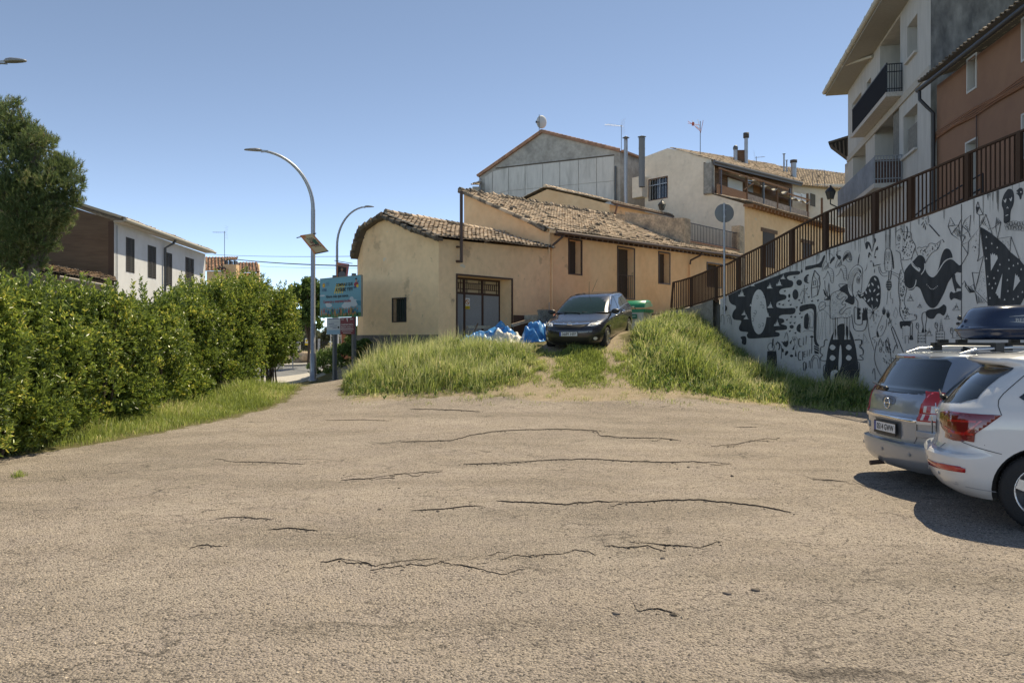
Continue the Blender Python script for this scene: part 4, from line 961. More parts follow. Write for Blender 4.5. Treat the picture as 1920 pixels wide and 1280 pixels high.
# balconies
a0 = ap.a(1693); a1 = ap.a(1599, .5)
mb = MB(); mb.fbox(ap, a0, a1, 0, .55, zs, zs + .16); bal = mb.build('balcony', mat('balcony_slab', (0.42, 0.39, 0.36), .9, var=.15), h7)
mb = MB(); mb.fbox(ap, a0 + .05, a1 - .02, .50, .53, zs + .20, zs + 1.15); mb.build('balcony_panel', mat('dark_navy_sheet', (0.016, 0.017, 0.021), .9, spec=.1), bal)
mb = MB()
for zz in (.26, .85, 1.12): mb.fbox(ap, a0, a0 + .03, .02, .53, zs + zz, zs + zz + .03)
for k in range(7): b_ = .04 + .47 * k / 6; mb.fbox(ap, a0, a0 + .025, b_ - .010, b_ + .010, zs + .16, zs + 1.15)
mb.fbox(ap, a0, a1, .50, .54, zs + 1.15, zs + 1.19)
mb.build('railing', BLACKM, bal)
zl_ = 7.15; a1 = ap.a(1572, .9)
mb = MB(); mb.fbox(ap, a0, a1, 0, .95, zl_, zl_ + .16); bal = mb.build('balcony', mat('balcony_slab', (0.42, 0.39, 0.36)), h7)
mb = MB(); mb.fbox(ap, a0 + .05, a1, .90, .93, zl_ + .10, zl_ + 1.1); mb.build('balcony_panel', mat('blue_grey_sheet', (0.20, 0.225, 0.26), .7, var=.12, vscale=1, col2=(0.13, 0.15, 0.18)), bal)
mb = MB()
for zz in (.30, .92, 1.10): mb.fbox(ap, a0, a0 + .03, .02, .93, zl_ + zz, zl_ + zz + .03)
for k in range(10): b_ = .04 + .87 * k / 9; mb.fbox(ap, a0, a0 + .025, b_ - .012, b_ + .012, zl_ + .16, zl_ + 1.12)
mb.build('railing', mat('grey_rail', (0.25, 0.26, 0.28), .6), bal)
mb = MB(); mb.fbox(ap, a0 + .1, a0 + .14, .05, .88, zl_ + .16, zl_ + 1.0); mb.build('reed_screen', mat('reed_screen', (0.12, 0.07, 0.055), .9, var=.3), bal)
# neighbour eave beyond
h8 = thing('timber_eave_house', 'house beyond the apartment block, just its dark timber eave projecting', 'house', P(1590, 400, 37.5))
mb = MB(); c0 = P(1553, 268, 36.5); c1 = P(1592, 256, 36.5)
c2_ = P(1592, 301, 36.5); c3_ = P(1556, 274, 36.5); mb.prism([c0, c1, c2_, c3_], (0.25, .5, 0)); mb.build('roof', mat('dark_timber_boards', (0.045, 0.036, 0.03), .9), h8)
mb = MB()
for k in range(5): t_ = k / 5; mb.bar(c0.lerp(c1, t_ + .1) + V((0, -.06, -.12)), c3_.lerp(c2_, t_ + .1) + V((0, -.06, .05)), .05, .06)
mb.bar(c0 + V((0, -.05, 0)), c1 + V((0, -.05, 0)), .1, .09); mb.bar(c3_ + V((0, -.05, 0)), c2_ + V((0, -.05, 0)), .08, .07); mb.build('eave_timber', mat('dark_timber', (0.11, 0.085, 0.07), .9), h8)
mb = MB(); mb.box((c0.x + 1.0, 36.6, 3), (c0.x + 3, 37.0, c0.z - .9)); mb.build('wall', GREYD, h8)

# ---- orange rendered building
ob_ = Fr(12.8, 23.3, -.11, -.994, -.994, .11); AO = 13.0
h9 = thing('orange_building', 'terracotta rendered building with white framed windows and a tiled eave above the ramp', 'building', (12.8, 23.3, 4))
def obr(x0, x1, y0, y1): a0, z1 = ob_.at(x0, y0); a1, _ = ob_.at(x1, y0); _, z0 = ob_.at(x0, y1); return (a0, a1, z0, z1)
W9 = [obr(1813.5, 1832, 112, 177), obr(1811, 1833, 268, 380), obr(1916, 1950, 36, 118), obr(1916, 1950, 215, 300)]
mb = MB(); wall(mb, ob_, 0, AO, [(0, 3), (AO, 3)], [(0, 9.45), (AO, 9.45)], [(*w, .28) for w in W9]); mb.build('wall', ORANGE, h9)
for i, w in enumerate(W9):
    mb = MB(); t_ = .05
    mb.fbox(ob_, w[0] - .0, w[0] + t_, -.26, .025, w[2], w[3]); mb.fbox(ob_, w[1] - t_, w[1], -.26, .025, w[2], w[3]); mb.fbox(ob_, w[0] + t_, w[1] - t_, -.26, .025, w[3] - t_, w[3]); mb.fbox(ob_, w[0] + t_, w[1] - t_, -.26, .025, w[2], w[2] + t_)
    f_ = mb.build('window_frame', mat('frame_white', (0.50, 0.49, 0.47), .8), h9)
    mb = MB(); mb.fbox(ob_, w[0] + t_, w[1] - t_, -.27, -.25, w[2] + t_, w[3] - t_); mb.build('shutter', mat('beige_shutter', (0.27, 0.24, 0.19), .8), f_)
e9 = ob_.p(-.25, .46, 9.60); rm = MB(); tiles(rm, bil(e9 + ob_.u * 0, e9 + ob_.u * 13, e9 - ob_.n * 4 + V((0, 0, 1.25)), e9 + ob_.u * 13 - ob_.n * 4 + V((0, 0, 1.25))), 62, 12, None, .2, .3); rm.build('roof', TM, h9)
g = MB(); g.tube([ob_.p(-.35, .42, 9.42), ob_.p(AO, .42, 9.42)], .07, 10); g.build('gutter', mat('black_gutter', (0.025, 0.024, 0.027), .5), h9)
g = MB(); g.tube([ob_.p(-.2, .42, 9.38), ob_.p(-.18, .42, 9.1), ob_.p(-.02, .30, 8.85), ob_.p(.06, .12, 8.6), ob_.p(.06, .12, 4)], .052, 10); g.build('downpipe', mat('black_gutter', (0, 0, 0)), h9)
g = MB(); pts = [ob_.at(x, y) for x, y in ((1752, 247), (1790, 228), (1830, 204), (1870, 180), (1920, 148))]
for k in range(5):
    o_ = k * .045; g.tube([ob_.p(pts[0][0] - .0 + o_, .06, 4.5)] + [ob_.p(pts[0][0] + o_, .06, pts[0][1] - .4), ob_.p(pts[0][0] + .12 + o_, .06, pts[0][1] - .08 - o_)] + [ob_.p(a, .06 + .01 * (k % 2), z - o_ + .03 * math.sin(a * 3 + k)) for a, z in pts[1:]] + [ob_.p(pts[-1][0] + 4, .06, pts[-1][1] - o_)], .017, 5)
g.build('cable_bundle', mat('painted_cable', (0.27, 0.12, 0.06), .7), h9)
g = MB(); a_ = ob_.a(1833); g.tube([ob_.p(a_ + .02, .04, ob_.at(1833, 212)[1]), ob_.p(a_ + .02, .04, 5)], .015, 5); g.build('cable', BROWNM, h9)
from mathutils.geometry import tessellate_polygon
# ================================================================== retaining wall with the mural, ramp, fence
WL = Fr(6.9, 26.2, 3.56, -10.4, -1, -.3)
tk = [(0.0, WL.at(1350, 561)[1])] + [WL.at(x, y) for x, y in ((1390, 541), (1431, 524), (1490, 495), (1548, 470), (1631, 442), (1746, 402), (1830, 371), (1920, 340))]
a_l, z_l = tk[-1]; sl_ = (z_l - tk[-2][1]) / (a_l - tk[-2][0]); tk.append((19.5, z_l + sl_ * .8 * (19.5 - a_l)))
a0w = WL.a(1350); tk[0] = (a0w, tk[0][1]); topf = lerp_fn(tk)
rw = thing('retaining_wall', 'long pale retaining wall covered with a black and white mural, rising towards the right', 'wall', WL.p(a0w, 0, .8))
WALLM = mat('painted_retaining_wall', (0.59, 0.57, 0.55), .9, var=.06, vscale=1.0, col2=(0.48, 0.465, 0.445), bump=.2, bscale=10, stretch=(1, 1, .3), thr=(.5, .8), chips=(((0.30, 0.29, 0.27), 2.1, .63, .72, .4), ((0.25, 0.24, 0.22), 7.0, .70, .73, .5)))
mb = MB(); wall(mb, WL, a0w, 19.5, [(0, -.6), (19.5, -.6)], tk)
ks = [k for k, _ in tk]
for x0, x1 in zip(ks, ks[1:]): mb.quad(WL.p(x0, 0, topf(x0)), WL.p(x1, 0, topf(x1)), WL.p(x1, -.3, topf(x1)), WL.p(x0, -.3, topf(x0)))
mb.quad(WL.p(a0w, 0, -.5), WL.p(a0w, -.3, -.5), WL.p(a0w, -.3, topf(a0w)), WL.p(a0w, 0, topf(a0w)))
mb.quad(WL.p(19.5, 0, -.5), WL.p(19.5, -.3, -.5), WL.p(19.5, -.3, topf(19.5)), WL.p(19.5, 0, topf(19.5)))
aj = WL.a(1803); 
mb.build('wall', WALLM, rw)
mb = MB(); mb.fbox(WL, aj - .012, aj + .012, .001, .006, -.2, topf(aj) - .02); mb.build('panel_joint', mat('joint_dark', (0.12, 0.12, 0.12), .9), rw)
# streaks of dirt running down from the top edge
mb = MB()
for _ in range(150):
    a = random.uniform(a0w + .2, 19); w = random.uniform(.008, .035); l = random.uniform(.06, .5) * (1.4 if a > WL.a(1640) else .8); zt = topf(a) - .005
    mb.add([WL.p(a - w, .003, zt), WL.p(a + w, .003, zt), WL.p(a + w * .3, .003, zt - l), WL.p(a - w * .5, .003, zt - l * .8)], [(0, 1, 2, 3)])
ds = bpy.data.materials.new('dirt_streak'); t, b = nodes(ds); b.inputs['Base Color'].default_value = (.12, .115, .105, 1); setp(b, 'Roughness', .95); setp(b, 'Alpha', .38)
mb.build('dirt_streaks', ds, rw)
# ---- mural: marks painted on the wall plane
CRP = {'A': (1340, 540, 8), 'B': (1460, 470, 5.12), 'C': (1590, 440, 5.815), 'D': (1680, 400, 5.336), 'E': (1780, 340, 5.336), 'G': (1330, 440, 4.267), 'H': (1560, 340, 4)}
def W2(c, x, y):
    ox, oy, s = CRP[c]; return WL.at(ox + x / s, oy + y / s)
def smooth(pts, closed, k=3):
    n = len(pts); out = []
    rngi = range(n) if closed else range(n - 1)
    for i in rngi:
        p0, p1, p2, p3 = [pts[j % n] if closed else pts[min(max(j, 0), n - 1)] for j in (i - 1, i, i + 1, i + 2)]
        for q in range(k):
            t = q / k; out.append(tuple(.5 * (2 * p1[d] + (p2[d] - p0[d]) * t + (2 * p0[d] - 5 * p1[d] + 4 * p2[d] - p3[d]) * t * t + (3 * p1[d] - p0[d] - 3 * p2[d] + p3[d]) * t ** 3) for d in (0, 1)))
    if not closed: out.append(pts[-1])
    return out
MU = {0: MB(), 1: MB(), 2: MB()}; LAY = {0: .005, 1: .009, 2: .013}; SH = [0]
def clipz(a, z): return (max(a, a0w + .01), min(z, topf(max(a, a0w)) - .012))
def fill(c, pts, lay=0, sm=True):
    pts = [(pts[i], pts[i + 1]) for i in range(0, len(pts), 2)]
    if sm: pts = smooth(pts, True)
    SH[0] += 1; e = (SH[0] % 7) * .0004
    q = [clipz(*W2(c, x, y)) for x, y in pts]; vs = [WL.p(a, LAY[lay] + e, z) for a, z in q]
    MU[lay].add(vs, [tuple(t) for t in tessellate_polygon([[V((a, z, 0)) for a, z in q]])])
def line(c, pts, w=4, lay=2, sm=True, closed=False):
    pts = [(pts[i], pts[i + 1]) for i in range(0, len(pts), 2)]
    if sm and len(pts) > 2: pts = smooth(pts, closed)
    if closed: pts = pts + [pts[0]]
    s = CRP[c][2]; q = [clipz(*W2(c, x, y)) for x, y in pts]; n = len(q); SH[0] += 1; e = (SH[0] % 7) * .0004
    D = WL.p(q[0][0], 0, 0).y; hw = w / s / F * D / 2; vs = []
    for i in range(n):
        p0 = q[max(i - 1, 0)]; p1 = q[min(i + 1, n - 1)]; dx, dz = p1[0] - p0[0], p1[1] - p0[1]; l = math.hypot(dx, dz) or 1
        # lines were brushed in wall units; horizontal direction is foreshortened in the photo
        ox, oz = -dz / l * hw * 1.6, dx / l * hw
        vs += [WL.p(q[i][0] + ox, LAY[lay] + e, q[i][1] + oz), WL.p(q[i][0] - ox, LAY[lay] + e, q[i][1] - oz)]
    MU[lay].add(vs, [(2 * i, 2 * i + 1, 2 * i + 3, 2 * i + 2) for i in range(n - 1)])
def ell(c, x, y, rx, ry, lay=0, n=14, w=None, rot=0):
    pts = []
    for k in range(n):
        t = 2 * math.pi * k / n; u, v = rx * math.cos(t), ry * math.sin(t); pts += [x + u * math.cos(rot) - v * math.sin(rot), y + u * math.sin(rot) + v * math.cos(rot)]
    if w: line(c, pts, w, 2, False, True)
    else: fill(c, pts, lay, False)
# night sky with the moon
fill('G', [158,470,180,458,270,432,360,398,480,352,600,306,625,300,650,294,715,290,728,302,715,318,640,328,622,345,640,362,665,370,672,395,655,420,600,428,570,440,560,460,570,475,605,480,618,495,610,515,580,525,545,540,537,560,545,580,600,588,680,585,690,610,670,635,600,638,565,648,560,665,590,672,600,685,598,700,575,712,600,720,620,730,620,755,590,762,540,765,530,775,560,785,563,805,540,815,430,825,340,830,310,825,300,800,310,780,250,770,238,740,255,700,250,685,200,678,183,650,195,610,213,590,210,568,180,555,160,530,155,500,150,478])
ell('G', 398, 617, 63, 180, 1, 24)
def cloud(c, x, y, s, lay=1, w=None):
    pts = [x - 30*s, y, x - 22*s, y - 22*s, x - 15*s, y - 8*s, x - 10*s, y - 40*s, x - 5*s, y - 18*s, x, y - 62*s, x + 6*s, y - 24*s, x + 10*s, y - 36*s, x + 15*s, y - 8*s, x + 30*s, y - 2*s]
    if w: line(c, pts, w, 2, False, True)
    else: fill(c, pts, lay, False)
for x, y, s in ((262,494,1),(352,412,.6),(487,430,.8),(563,408,.9),(593,355,.7),(492,586,.85),(545,730,.9),(281,643,.7),(298,676,.7)): cloud('G', x, y, s)
cloud('G', 352, 571, .9); cloud('G', 462, 660, 1.1)
for x, y in ((385,500),(415,552),(432,575),(372,620),(360,640),(350,680),(430,720),(402,730),(350,745),(440,490)): line('G', [x-7,y-10,x+4,y-14,x+9,y+2,x+2,y+14,x-6,y+4], 2.5)
ell('G', 126, 588, 18, 24, 0)
line('G', [95,700,98,650,112,640,120,660,120,720], 3); line('G', [140,650,165,645,180,690,178,720], 3); line('G', [150,700,152,668,165,668,168,710], 2.5)
fill('G', [250,818,290,812,298,850,290,880,262,870,262,840], 0)
# drifting blobs
for x, y, rx, ry in ((720,383,23,24),(641,489,9,16),(690,478,24,42),(660,736,17,15),(740,292,7,14)): ell('G', x, y, rx, ry)
fill('G', [770,262,780,252,880,228,915,168,928,175,905,240,900,262,860,262,785,282,768,278])
fill('G', [795,315,775,325,758,350,762,378,795,390,790,378,780,372,792,364,780,355,793,348,780,340,794,332])
fill('G', [733,712,712,718,698,745,705,772,735,783,728,770,738,765,725,755,738,748,726,740,738,733,728,724])
fill('G', [722,590,728,572,760,560,830,552,855,575,858,640,856,830,880,885,868,892,838,850,838,640,830,600,805,592,740,615,724,610])
for k, (x, y) in enumerate(((605,450),(637,527),(562,553),(592,560),(652,560),(682,340),(720,523),(740,545),(797,498),(823,530),(870,525),(700,580),(725,630),(740,660),(656,655),(688,657),(622,680),(650,703),(683,705),(645,770),(690,785))): fill('G', [x-8,y-6,x-2,y-2,x+4,y-8,x+8,y-4,x+3,y+7,x-5,y+6], 0)
# stick creature, house, birds
line('G', [765,400,760,470,768,550], 2.5); line('G', [728,490,745,450,770,455,790,420], 2.5); line('G', [740,440,790,430], 2.5); line('G', [745,550,765,470,790,475], 2.5)
line('G', [845,285,882,330,888,400,870,480,822,505,818,430,828,340], 5, 2, False, True); line('G', [845,285,838,330,868,372,885,330], 3, 2, False); line('G', [868,372,866,480], 3, 2, False); line('G', [825,428,885,410], 4, 2, False); line('G', [836,372,852,366,852,402,836,405], 4, 2, False, True)
for dx, dy, m_ in ((0, 0, 1), (105, -22, 1)):
    line('G', [905+dx,290+dy,915+dx,245+dy,935+dx,210+dy,950+dx,240+dy,958+dx,265+dy], 2.5); line('G', [958+dx,265+dy,985+dx,275+dy,998+dx,320+dy,992+dx,385+dy,975+dx,375+dy,968+dx,330+dy,950+dx,290+dy], 2.5)
    line('G', [950+dx,290+dy,935+dx,330+dy,912+dx,355+dy], 2.5)
    for k in range(5): line('G', [915+dx+8*k,290+dy-12*k,925+dx+8*k,262+dy-10*k,935+dx+5*k,285+dy-5*k], 1.6); line('G', [972+dx,290+dy+18*k,985+dx,296+dy+18*k,995+dx,290+dy+18*k], 1.6)
    fill('G', [965+dx,228+dy,975+dx,195+dy,1000+dx,175+dy,1005+dx,190+dy,985+dx,215+dy,972+dx,232+dy], 0)
line('G', [955,150,985,160,1000,205], 2.5); line('G', [1055,128,1020,140,1030,160], 2.5)
fill('G', [1012,152,1030,165,1050,170,1055,190,1040,200,1025,185], 0)
line('G', [1070,200,1090,140,1125,135,1140,180,1135,215,1110,215,1090,190,1075,215], 2.5)
for k in range(5): line('G', [1085+6*k,200-3*k,1095+7*k,150-2*k,1110+6*k,150+4*k,1122+4*k,205+k], 1.6)
# bearded figure in arch, cactus, words
ell('B', 268, 660, 24, 55, 0); fill('B', [248,740,245,660,262,610,285,608,285,740], 0); line('B', [270,630,268,720,285,755,300,720,302,630], 3, 2, True, True); line('B', [272,660,300,660], 2); line('B', [240,735,340,735], 3); line('B', [237,780,265,765,320,768,342,780], 3)
line('B', [300,735,335,735,335,620,320,590,300,590], 2); ell('B', 279, 645, 4, 5, 2, 8, 2); ell('B', 293, 645, 4, 5, 2, 8, 2); line('B', [278,690,287,710,296,690], 2)
line('B', [395,575,388,540,398,505,425,488,450,500,452,535,430,560,398,578], 3.5); line('B', [450,535,480,525,498,545,495,590], 2.5)
for k in range(4):
    x = 375 + 30 * k; ys = list(range(590, 850, 14))
    for y in ys: line('B', [x + 14*math.sin((y-590)/90+k), y, x + 14*math.sin((y+8-590)/90+k), y + 8], 2.6, 2, False)
line('B', [372,600,420,560,470,600,496,640,495,800], 2); line('B', [372,600,368,700,372,840], 2)
for k in range(6): ell('B', 402 + 8*k, 545 - 6*k, 2.5, 5, 0, 6)
line('B', [210,842,198,850,195,890,205,918,222,915], 7); line('B', [240,905,240,825,265,900,268,815], 6, 2, False)
line('B', [212,965,196,975,190,1020,200,1050,218,1045], 7); line('B', [232,965,234,1050], 6); line('B', [262,965,245,970,245,1020,262,1015], 6, 2, False); line('B', [246,995,260,992], 6, 2, False); line('B', [277,1012,276,950,298,1010,302,945], 6, 2, False)
line('B', [245,1150,240,1085,252,1068,262,1085,258,1150], 6); line('B', [270,1130,272,1070,295,1120,298,1055], 6, 2, False)
line('B', [320,985,322,815], 6); ell('B', 320, 825, 18, 9, 0); fill('B', [340,905,390,930,385,990,345,985], 0, False); line('B', [345,925,388,945], 5, 1, False); line('B', [345,950,388,970], 5, 1, False)
line('B', [310,1130,315,1050,345,1000,380,1010,400,1060,400,1130], 4); line('B', [325,1130,330,1060,350,1030,375,1040,385,1130], 3); 
for k in range(6): line('B', [318+4*k,1050-9*k,332+4*k,1062-8*k], 2.5)
line('B', [60,840,78,780,92,830,95,870], 3.5); fill('B', [20,868,50,875,60,862,70,875,80,860,95,875,90,905,75,925,50,910,35,880], 0)
line('B', [132,830,170,825,182,845,180,940], 3, 2, False, True); ell('B', 155, 850, 10, 13, 2, 10, 2.5); ell('B', 155, 850, 4, 6, 0)
fill('B', [105,880,132,850,120,890,125,905], 0, False); fill('B', [130,950,155,895,150,950], 0, False); fill('B', [158,1015,165,945,175,1015], 0, False); fill('B', [60,990,80,960,95,975,70,1005], 0); ell('B', 125, 1008, 16, 13, 0); line('B', [60,970,90,960], 3)
ell('A', 850, 885, 48, 58, 1); ell('A', 850, 885, 48, 58, 2, 20, 8); fill('A', [792,985,800,945,850,950,905,945,930,985,925,1200,800,1200], 0)
line('A', [865,890,875,780,885,760,880,830,868,900], 8); line('A', [925,850,935,820,970,830,975,900,960,925], 14); line('A', [940,800,990,840,1010,930,1000,1060], 7); line('A', [905,930,925,950,925,1060], 7); fill('A', [1005,900,1035,915,1035,960,1010,950], 0)
# flame beast
line('B', [500,645,495,560,500,450,520,410,570,385,620,378], 4); line('B', [500,645,540,655,600,640,650,645,700,630], 4)
line('B', [620,378,580,330,610,320,665,325,640,370,600,400,560,440,590,470,630,440,650,450,610,500,620,520,645,510,640,535,600,570,585,595,610,610,650,560,700,545], 4)
for k in range(150):
    x = random.uniform(508, 690); y = random.uniform(400, 640)
    if (x < 600 or y > 570 or y < 420 ) and not (x < 520 and y < 430): line('B', [x, y, x + 6, y + 6], 1.6, 2, False)
fill('B', [500,460,488,400,480,440,455,370,470,440,435,370,440,420,470,450,440,470,500,470], 0); line('B', [445,285,450,360,470,420,485,310,490,400], 3.5); line('B', [430,370,455,430,440,470,490,475], 3)
fill('G', [1040,440,1100,395,1115,440,1150,470,1165,520,1150,560,1110,545,1085,530,1110,500,1090,470], 0)
# striped hood face with spotted speech drop
fill('C', [0,480,30,400,80,345,130,340,160,390,160,500,145,470,110,425,70,470,50,600,55,670,20,640,0,560], 1); line('C', [0,500,20,415,70,350,115,330,150,355,162,400,150,600,142,640], 4)
for k in range(6): line('C', [0 + 9*k, 560 + 14*k, 12 + 9*k, 460 + 8*k, 60 + 7*k, 385 + 8*k, 105 + 4*k, 360 + 8*k, 140 + 2*k, 385 + 10*k, 150, 430 + 6*k], 2.6)
line('C', [142,640,115,605,118,625,100,625,118,650,100,655,85,685,60,670,52,620,55,520,80,440,110,415,135,440,150,480], 4); ell('C', 115, 495, 17, 38, 2, 18, 3.5); ell('C', 115, 495, 9, 20, 2, 14, 3); ell('C', 115, 495, 3, 7, 0)
fill('C', [108,330,110,280,128,205,122,280,112,335], 0); fill('C', [165,415,200,370,212,300,205,370,180,400], 0)
fill('C', [105,645,150,650,190,610,230,520,250,470,290,445,330,470,355,560,358,680,345,770,310,812,280,810,230,780,180,710,150,690,130,690])
for x, y, r in ((300,485,-.6),(270,540,-.6),(335,570,-.3),(230,553,.5),(200,628,-.3),(243,610,-.4),(292,608,.5),(330,650,.9),(187,697,-.5),(228,717,.6),(267,700,-.2),(320,712,-.4),(158,660,1)): ell('C', x, y, 8, 20, 1, 10, None, r)
for k in range(6):
    t = k * math.pi / 3 + .3; ell('C', 275 + 30*math.cos(t), 850 + 62*math.sin(t), 7, 30, 1, 10, None, t + 1.57 if k % 3 else 0); 
for k in range(6):
    t = k * math.pi / 3 + .3; line('C', [275, 850, 275 + 40*math.cos(t-.12), 850 + 80*math.sin(t-.12), 275 + 46*math.cos(t), 850 + 92*math.sin(t), 275 + 40*math.cos(t+.12), 850 + 80*math.sin(t+.12), 275, 850], 2.5)
ell('C', 275, 850, 11, 14, 0)
line('C', [85,690,110,730,112,800,118,920], 5); line('C', [95,800,80,785,70,820,75,940,95,975,140,980,160,960,162,850], 6); line('C', [45,870,55,960,80,1040,170,1045,205,990,212,900], 6)
fill('C', [100,795,138,800,140,825,125,835,140,850,138,868,125,878,140,895,138,920,100,925], 0, False); fill('C', [165,800,180,800,182,830,188,795,198,795,200,830,206,795,215,800,212,930,162,935], 0, False); line('C', [150,855,275,852], 2.5)
line('C', [215,880,225,1000,240,1100,290,1260], 4); line('C', [75,1150,150,1145,155,1190,130,1200,160,1240,170,1280], 6)
# spray plant and cigar
for pts in ([195,150,190,95,215,75,240,90,255,140,262,190,240,140,225,110,215,150,200,158], [285,85,285,45,300,38,307,70,285,110,270,190,270,130], [285,250,300,160,325,125,330,165,305,175,292,230], [222,245,225,200,240,195,262,240,240,215,232,250]): fill('C', pts, 0)
ell('C', 300, 245, 9, 10, 0); line('C', [248,300,255,282,268,300], 4); line('C', [283,350,278,305,290,340,360,322], 8, 2, False); line('C', [295,375,290,415], 5)
# long-faced figure
line('C', [408,390,402,300,405,200,420,155,440,150,470,170,485,300,480,380,450,400,415,392], 4.5); fill('C', [470,170,490,220,505,350,495,372,488,300], 0)
for x in (415,430,448,462): line('C', [x, 0, x, 150], 3 if x % 2 else 2)
for x in (422,452):
    ell('C', x, 215, 8, 28, 2, 12, 2.5); ell('C', x, 262, 8, 22, 2, 12, 2)
ell('C', 436, 305, 6, 12, 0); line('C', [385,300,415,305], 2); line('C', [385,320,415,318], 2); line('C', [468,300,500,295], 2); line('C', [468,315,500,320], 2); line('C', [432,340,430,370,440,372], 2.5)
line('C', [335,345,345,400,370,440,400,455,435,445], 4); line('C', [350,345,360,390,385,420,430,405], 4); line('C', [480,400,520,420,565,435], 3.5); line('C', [480,425,540,455,560,500,555,560], 3.5)
fill('C', [445,395,455,395,450,500,440,500], 0, False); fill('C', [468,395,480,395,470,490,460,490], 0, False); ell('C', 447, 550, 32, 62, 0)
for k in range(16): ell('C', 425 + (k % 4) * 15, 505 + (k // 4) * 26, 3.5, 6, 1, 6)
line('C', [440,610,432,700,425,760], 3); line('C', [470,620,465,690,490,700,490,750], 3); 
for x, y in ((395,815),(440,850),(462,950)):
    fill('C', [x-15,y+40,x-18,y-10,x-8,y+15,x-5,y-40,x+2,y+10,x+10,y-35,x+12,y+15,x+22,y-5,x+15,y+40,x,y+60], 2 if x < 450 else 0) if x != 462 else line('C', [x-18,y+45,x-18,y,x-8,y+20,x-5,y-50,x+2,y+15,x+12,y-30,x+12,y+20,x+20,y+40,x,y+50], 3)
line('C', [380,880,330,1000,320,1060,345,1110,385,1080,420,1000,425,920], 3.5); line('C', [350,1020,370,990,385,1000,360,1050], 3); fill('C', [318,1040,340,1100,325,1120,312,1080], 0); line('C', [330,1100,265,1130,300,1150,290,1180], 4)
line('C', [525,790,550,850,525,915,495,880,525,790], 2, 2, False); line('C', [175,1080,215,1150,165,1200], 2.2, 2, False, True)
for x, y in ((333,825),(342,885),(305,960),(262,1000),(525,970),(125,1095),(230,1170),(350,1160)): line('C', [x-10,y+8,x,y-10,x+10,y+6], 2, 2, False, True)
# pointing hand
line('C', [610,1290,500,1020,487,1012,480,1035,545,1220], 6); line('C', [470,1290,438,1170,425,1150,412,1170,450,1290], 5); line('C', [500,1270,520,1210,535,1205,545,1240], 5)
# spotted monkey-like creature
line('D', [0,190,50,155,68,170,65,190], 4); line('D', [60,188,150,190,160,250,185,300,200,340,175,400,150,455,60,465,45,400,0,370], 4); line('D', [110,130,118,180,105,245], 7); ell('D', 33, 247, 12, 30, 2, 14, 4); ell('D', 33, 247, 4, 10, 0)
def spots(c, poly, n, rx=4, ry=9, lay=0):
    xs = poly[0::2]; ys = poly[1::2]; pl = list(zip(xs, ys)); k = 0
    while k < n:
        x = random.uniform(min(xs), max(xs)); y = random.uniform(min(ys), max(ys))
        if bool(in_poly(np.array([x]), np.array([y]), pl)[0]): ell(c, x, y, rx * random.uniform(.6, 1.3), ry * random.uniform(.6, 1.3), lay, 7, None, random.uniform(-.6, .6)); k += 1
spots('D', [65,200,145,200,180,320,140,440,65,450,50,380,60,280], 42, 4.5, 10); spots('D', [5,280,40,290,45,380,5,360], 6, 3, 7)
line('D', [50,465,70,560,85,600], 4); line('D', [190,345,225,430], 3.5); line('D', [190,345,155,470], 3)
line('D', [215,355,235,338,265,345,300,330,320,340,335,305,370,300,400,310,430,290,460,265], 4); line('D', [300,495,330,440,370,390,420,360,450,285], 4)
spots('D', [225,360,300,350,380,320,435,300,420,345,340,410,300,480,270,430], 30, 4, 8)
fill('D', [462,258,472,262,487,288,480,292], 0, False); line('D', [440,230,335,112], 8, 2, False); line('D', [425,215,345,128], 3, 1, False); line('D', [300,60,325,25,335,80,315,120,298,70], 4, 2, False)
for pts in ([262,55,282,60],[258,118,280,85],[275,145,290,105],[298,165,296,125],[270,40,285,50]): line('D', pts, 6, 2, False)
line('D', [55,560,35,640,30,780,45,900,40,980,65,1050,95,1080,180,1070,205,1060,210,1020,185,1010,200,1035], 4.5); line('D', [85,640,110,700,105,790,85,870,100,940,130,1000,170,1010], 4)
spots('D', [50,580,80,640,95,760,75,900,100,980,160,1030,90,1060,55,960,45,820,45,660], 60, 4, 9)
for k in range(22): y = 600 + 20 * k; line('D', [34 + 4*math.sin(k), y, 48 + 4*math.sin(k), y + 6], 3, 2, False)
# big black beast
fill('D', [85,590,120,530,160,490,190,460,225,422,255,420,285,445,298,490,295,560,330,620,370,640,405,615,440,560,480,500,530,462,570,465,610,500,640,522,658,505,658,590,610,590,560,640,520,700,490,780,450,860,410,925,365,948,320,920,285,860,255,780,235,745,200,732,170,765,130,765,95,730,85,670])
fill('D', [408,600,430,540,455,430,480,370,510,352,545,370,568,440,530,455,490,480,450,530])
line('D', [405,612,450,540,490,480,530,456,565,450], 8, 1); line('D', [255,612,288,560,292,500], 8, 1); line('D', [100,730,130,755,170,748,195,715,205,665], 7, 1)
fill('D', [148,480,160,475,200,530,245,550,240,580,225,580,170,530], 1)
for k in range(6): ell('D', 165 + 13*k, 500 + 14*k - k*k*.6, 4, 6, 2, 7)
for k in range(9): t = k / 8; ell('D', 312 + 105*t, 712 + 38*math.sin(t*math.pi)+ 15*t, 4, 5, 1, 6)
fill('D', [560,630,590,610,605,680,655,745,640,752,610,750,605,780,590,770], 0); fill('D', [540,800,555,782,580,795,610,785,658,780,658,865,610,855,580,850,555,868,538,840], 0)
fill('D', [300,985,340,960,420,950,460,925,480,910,505,935,500,990,475,1022,440,1000,410,1010,380,1050,340,1052,315,1035])
line('D', [300,985,268,1000,262,1060,275,1130,262,1185], 5); line('D', [300,985,310,1050,298,1120,295,1190], 4); fill('D', [258,1192,275,1130,285,1190], 0, False); fill('D', [295,1150,312,1180,295,1190], 0, False)
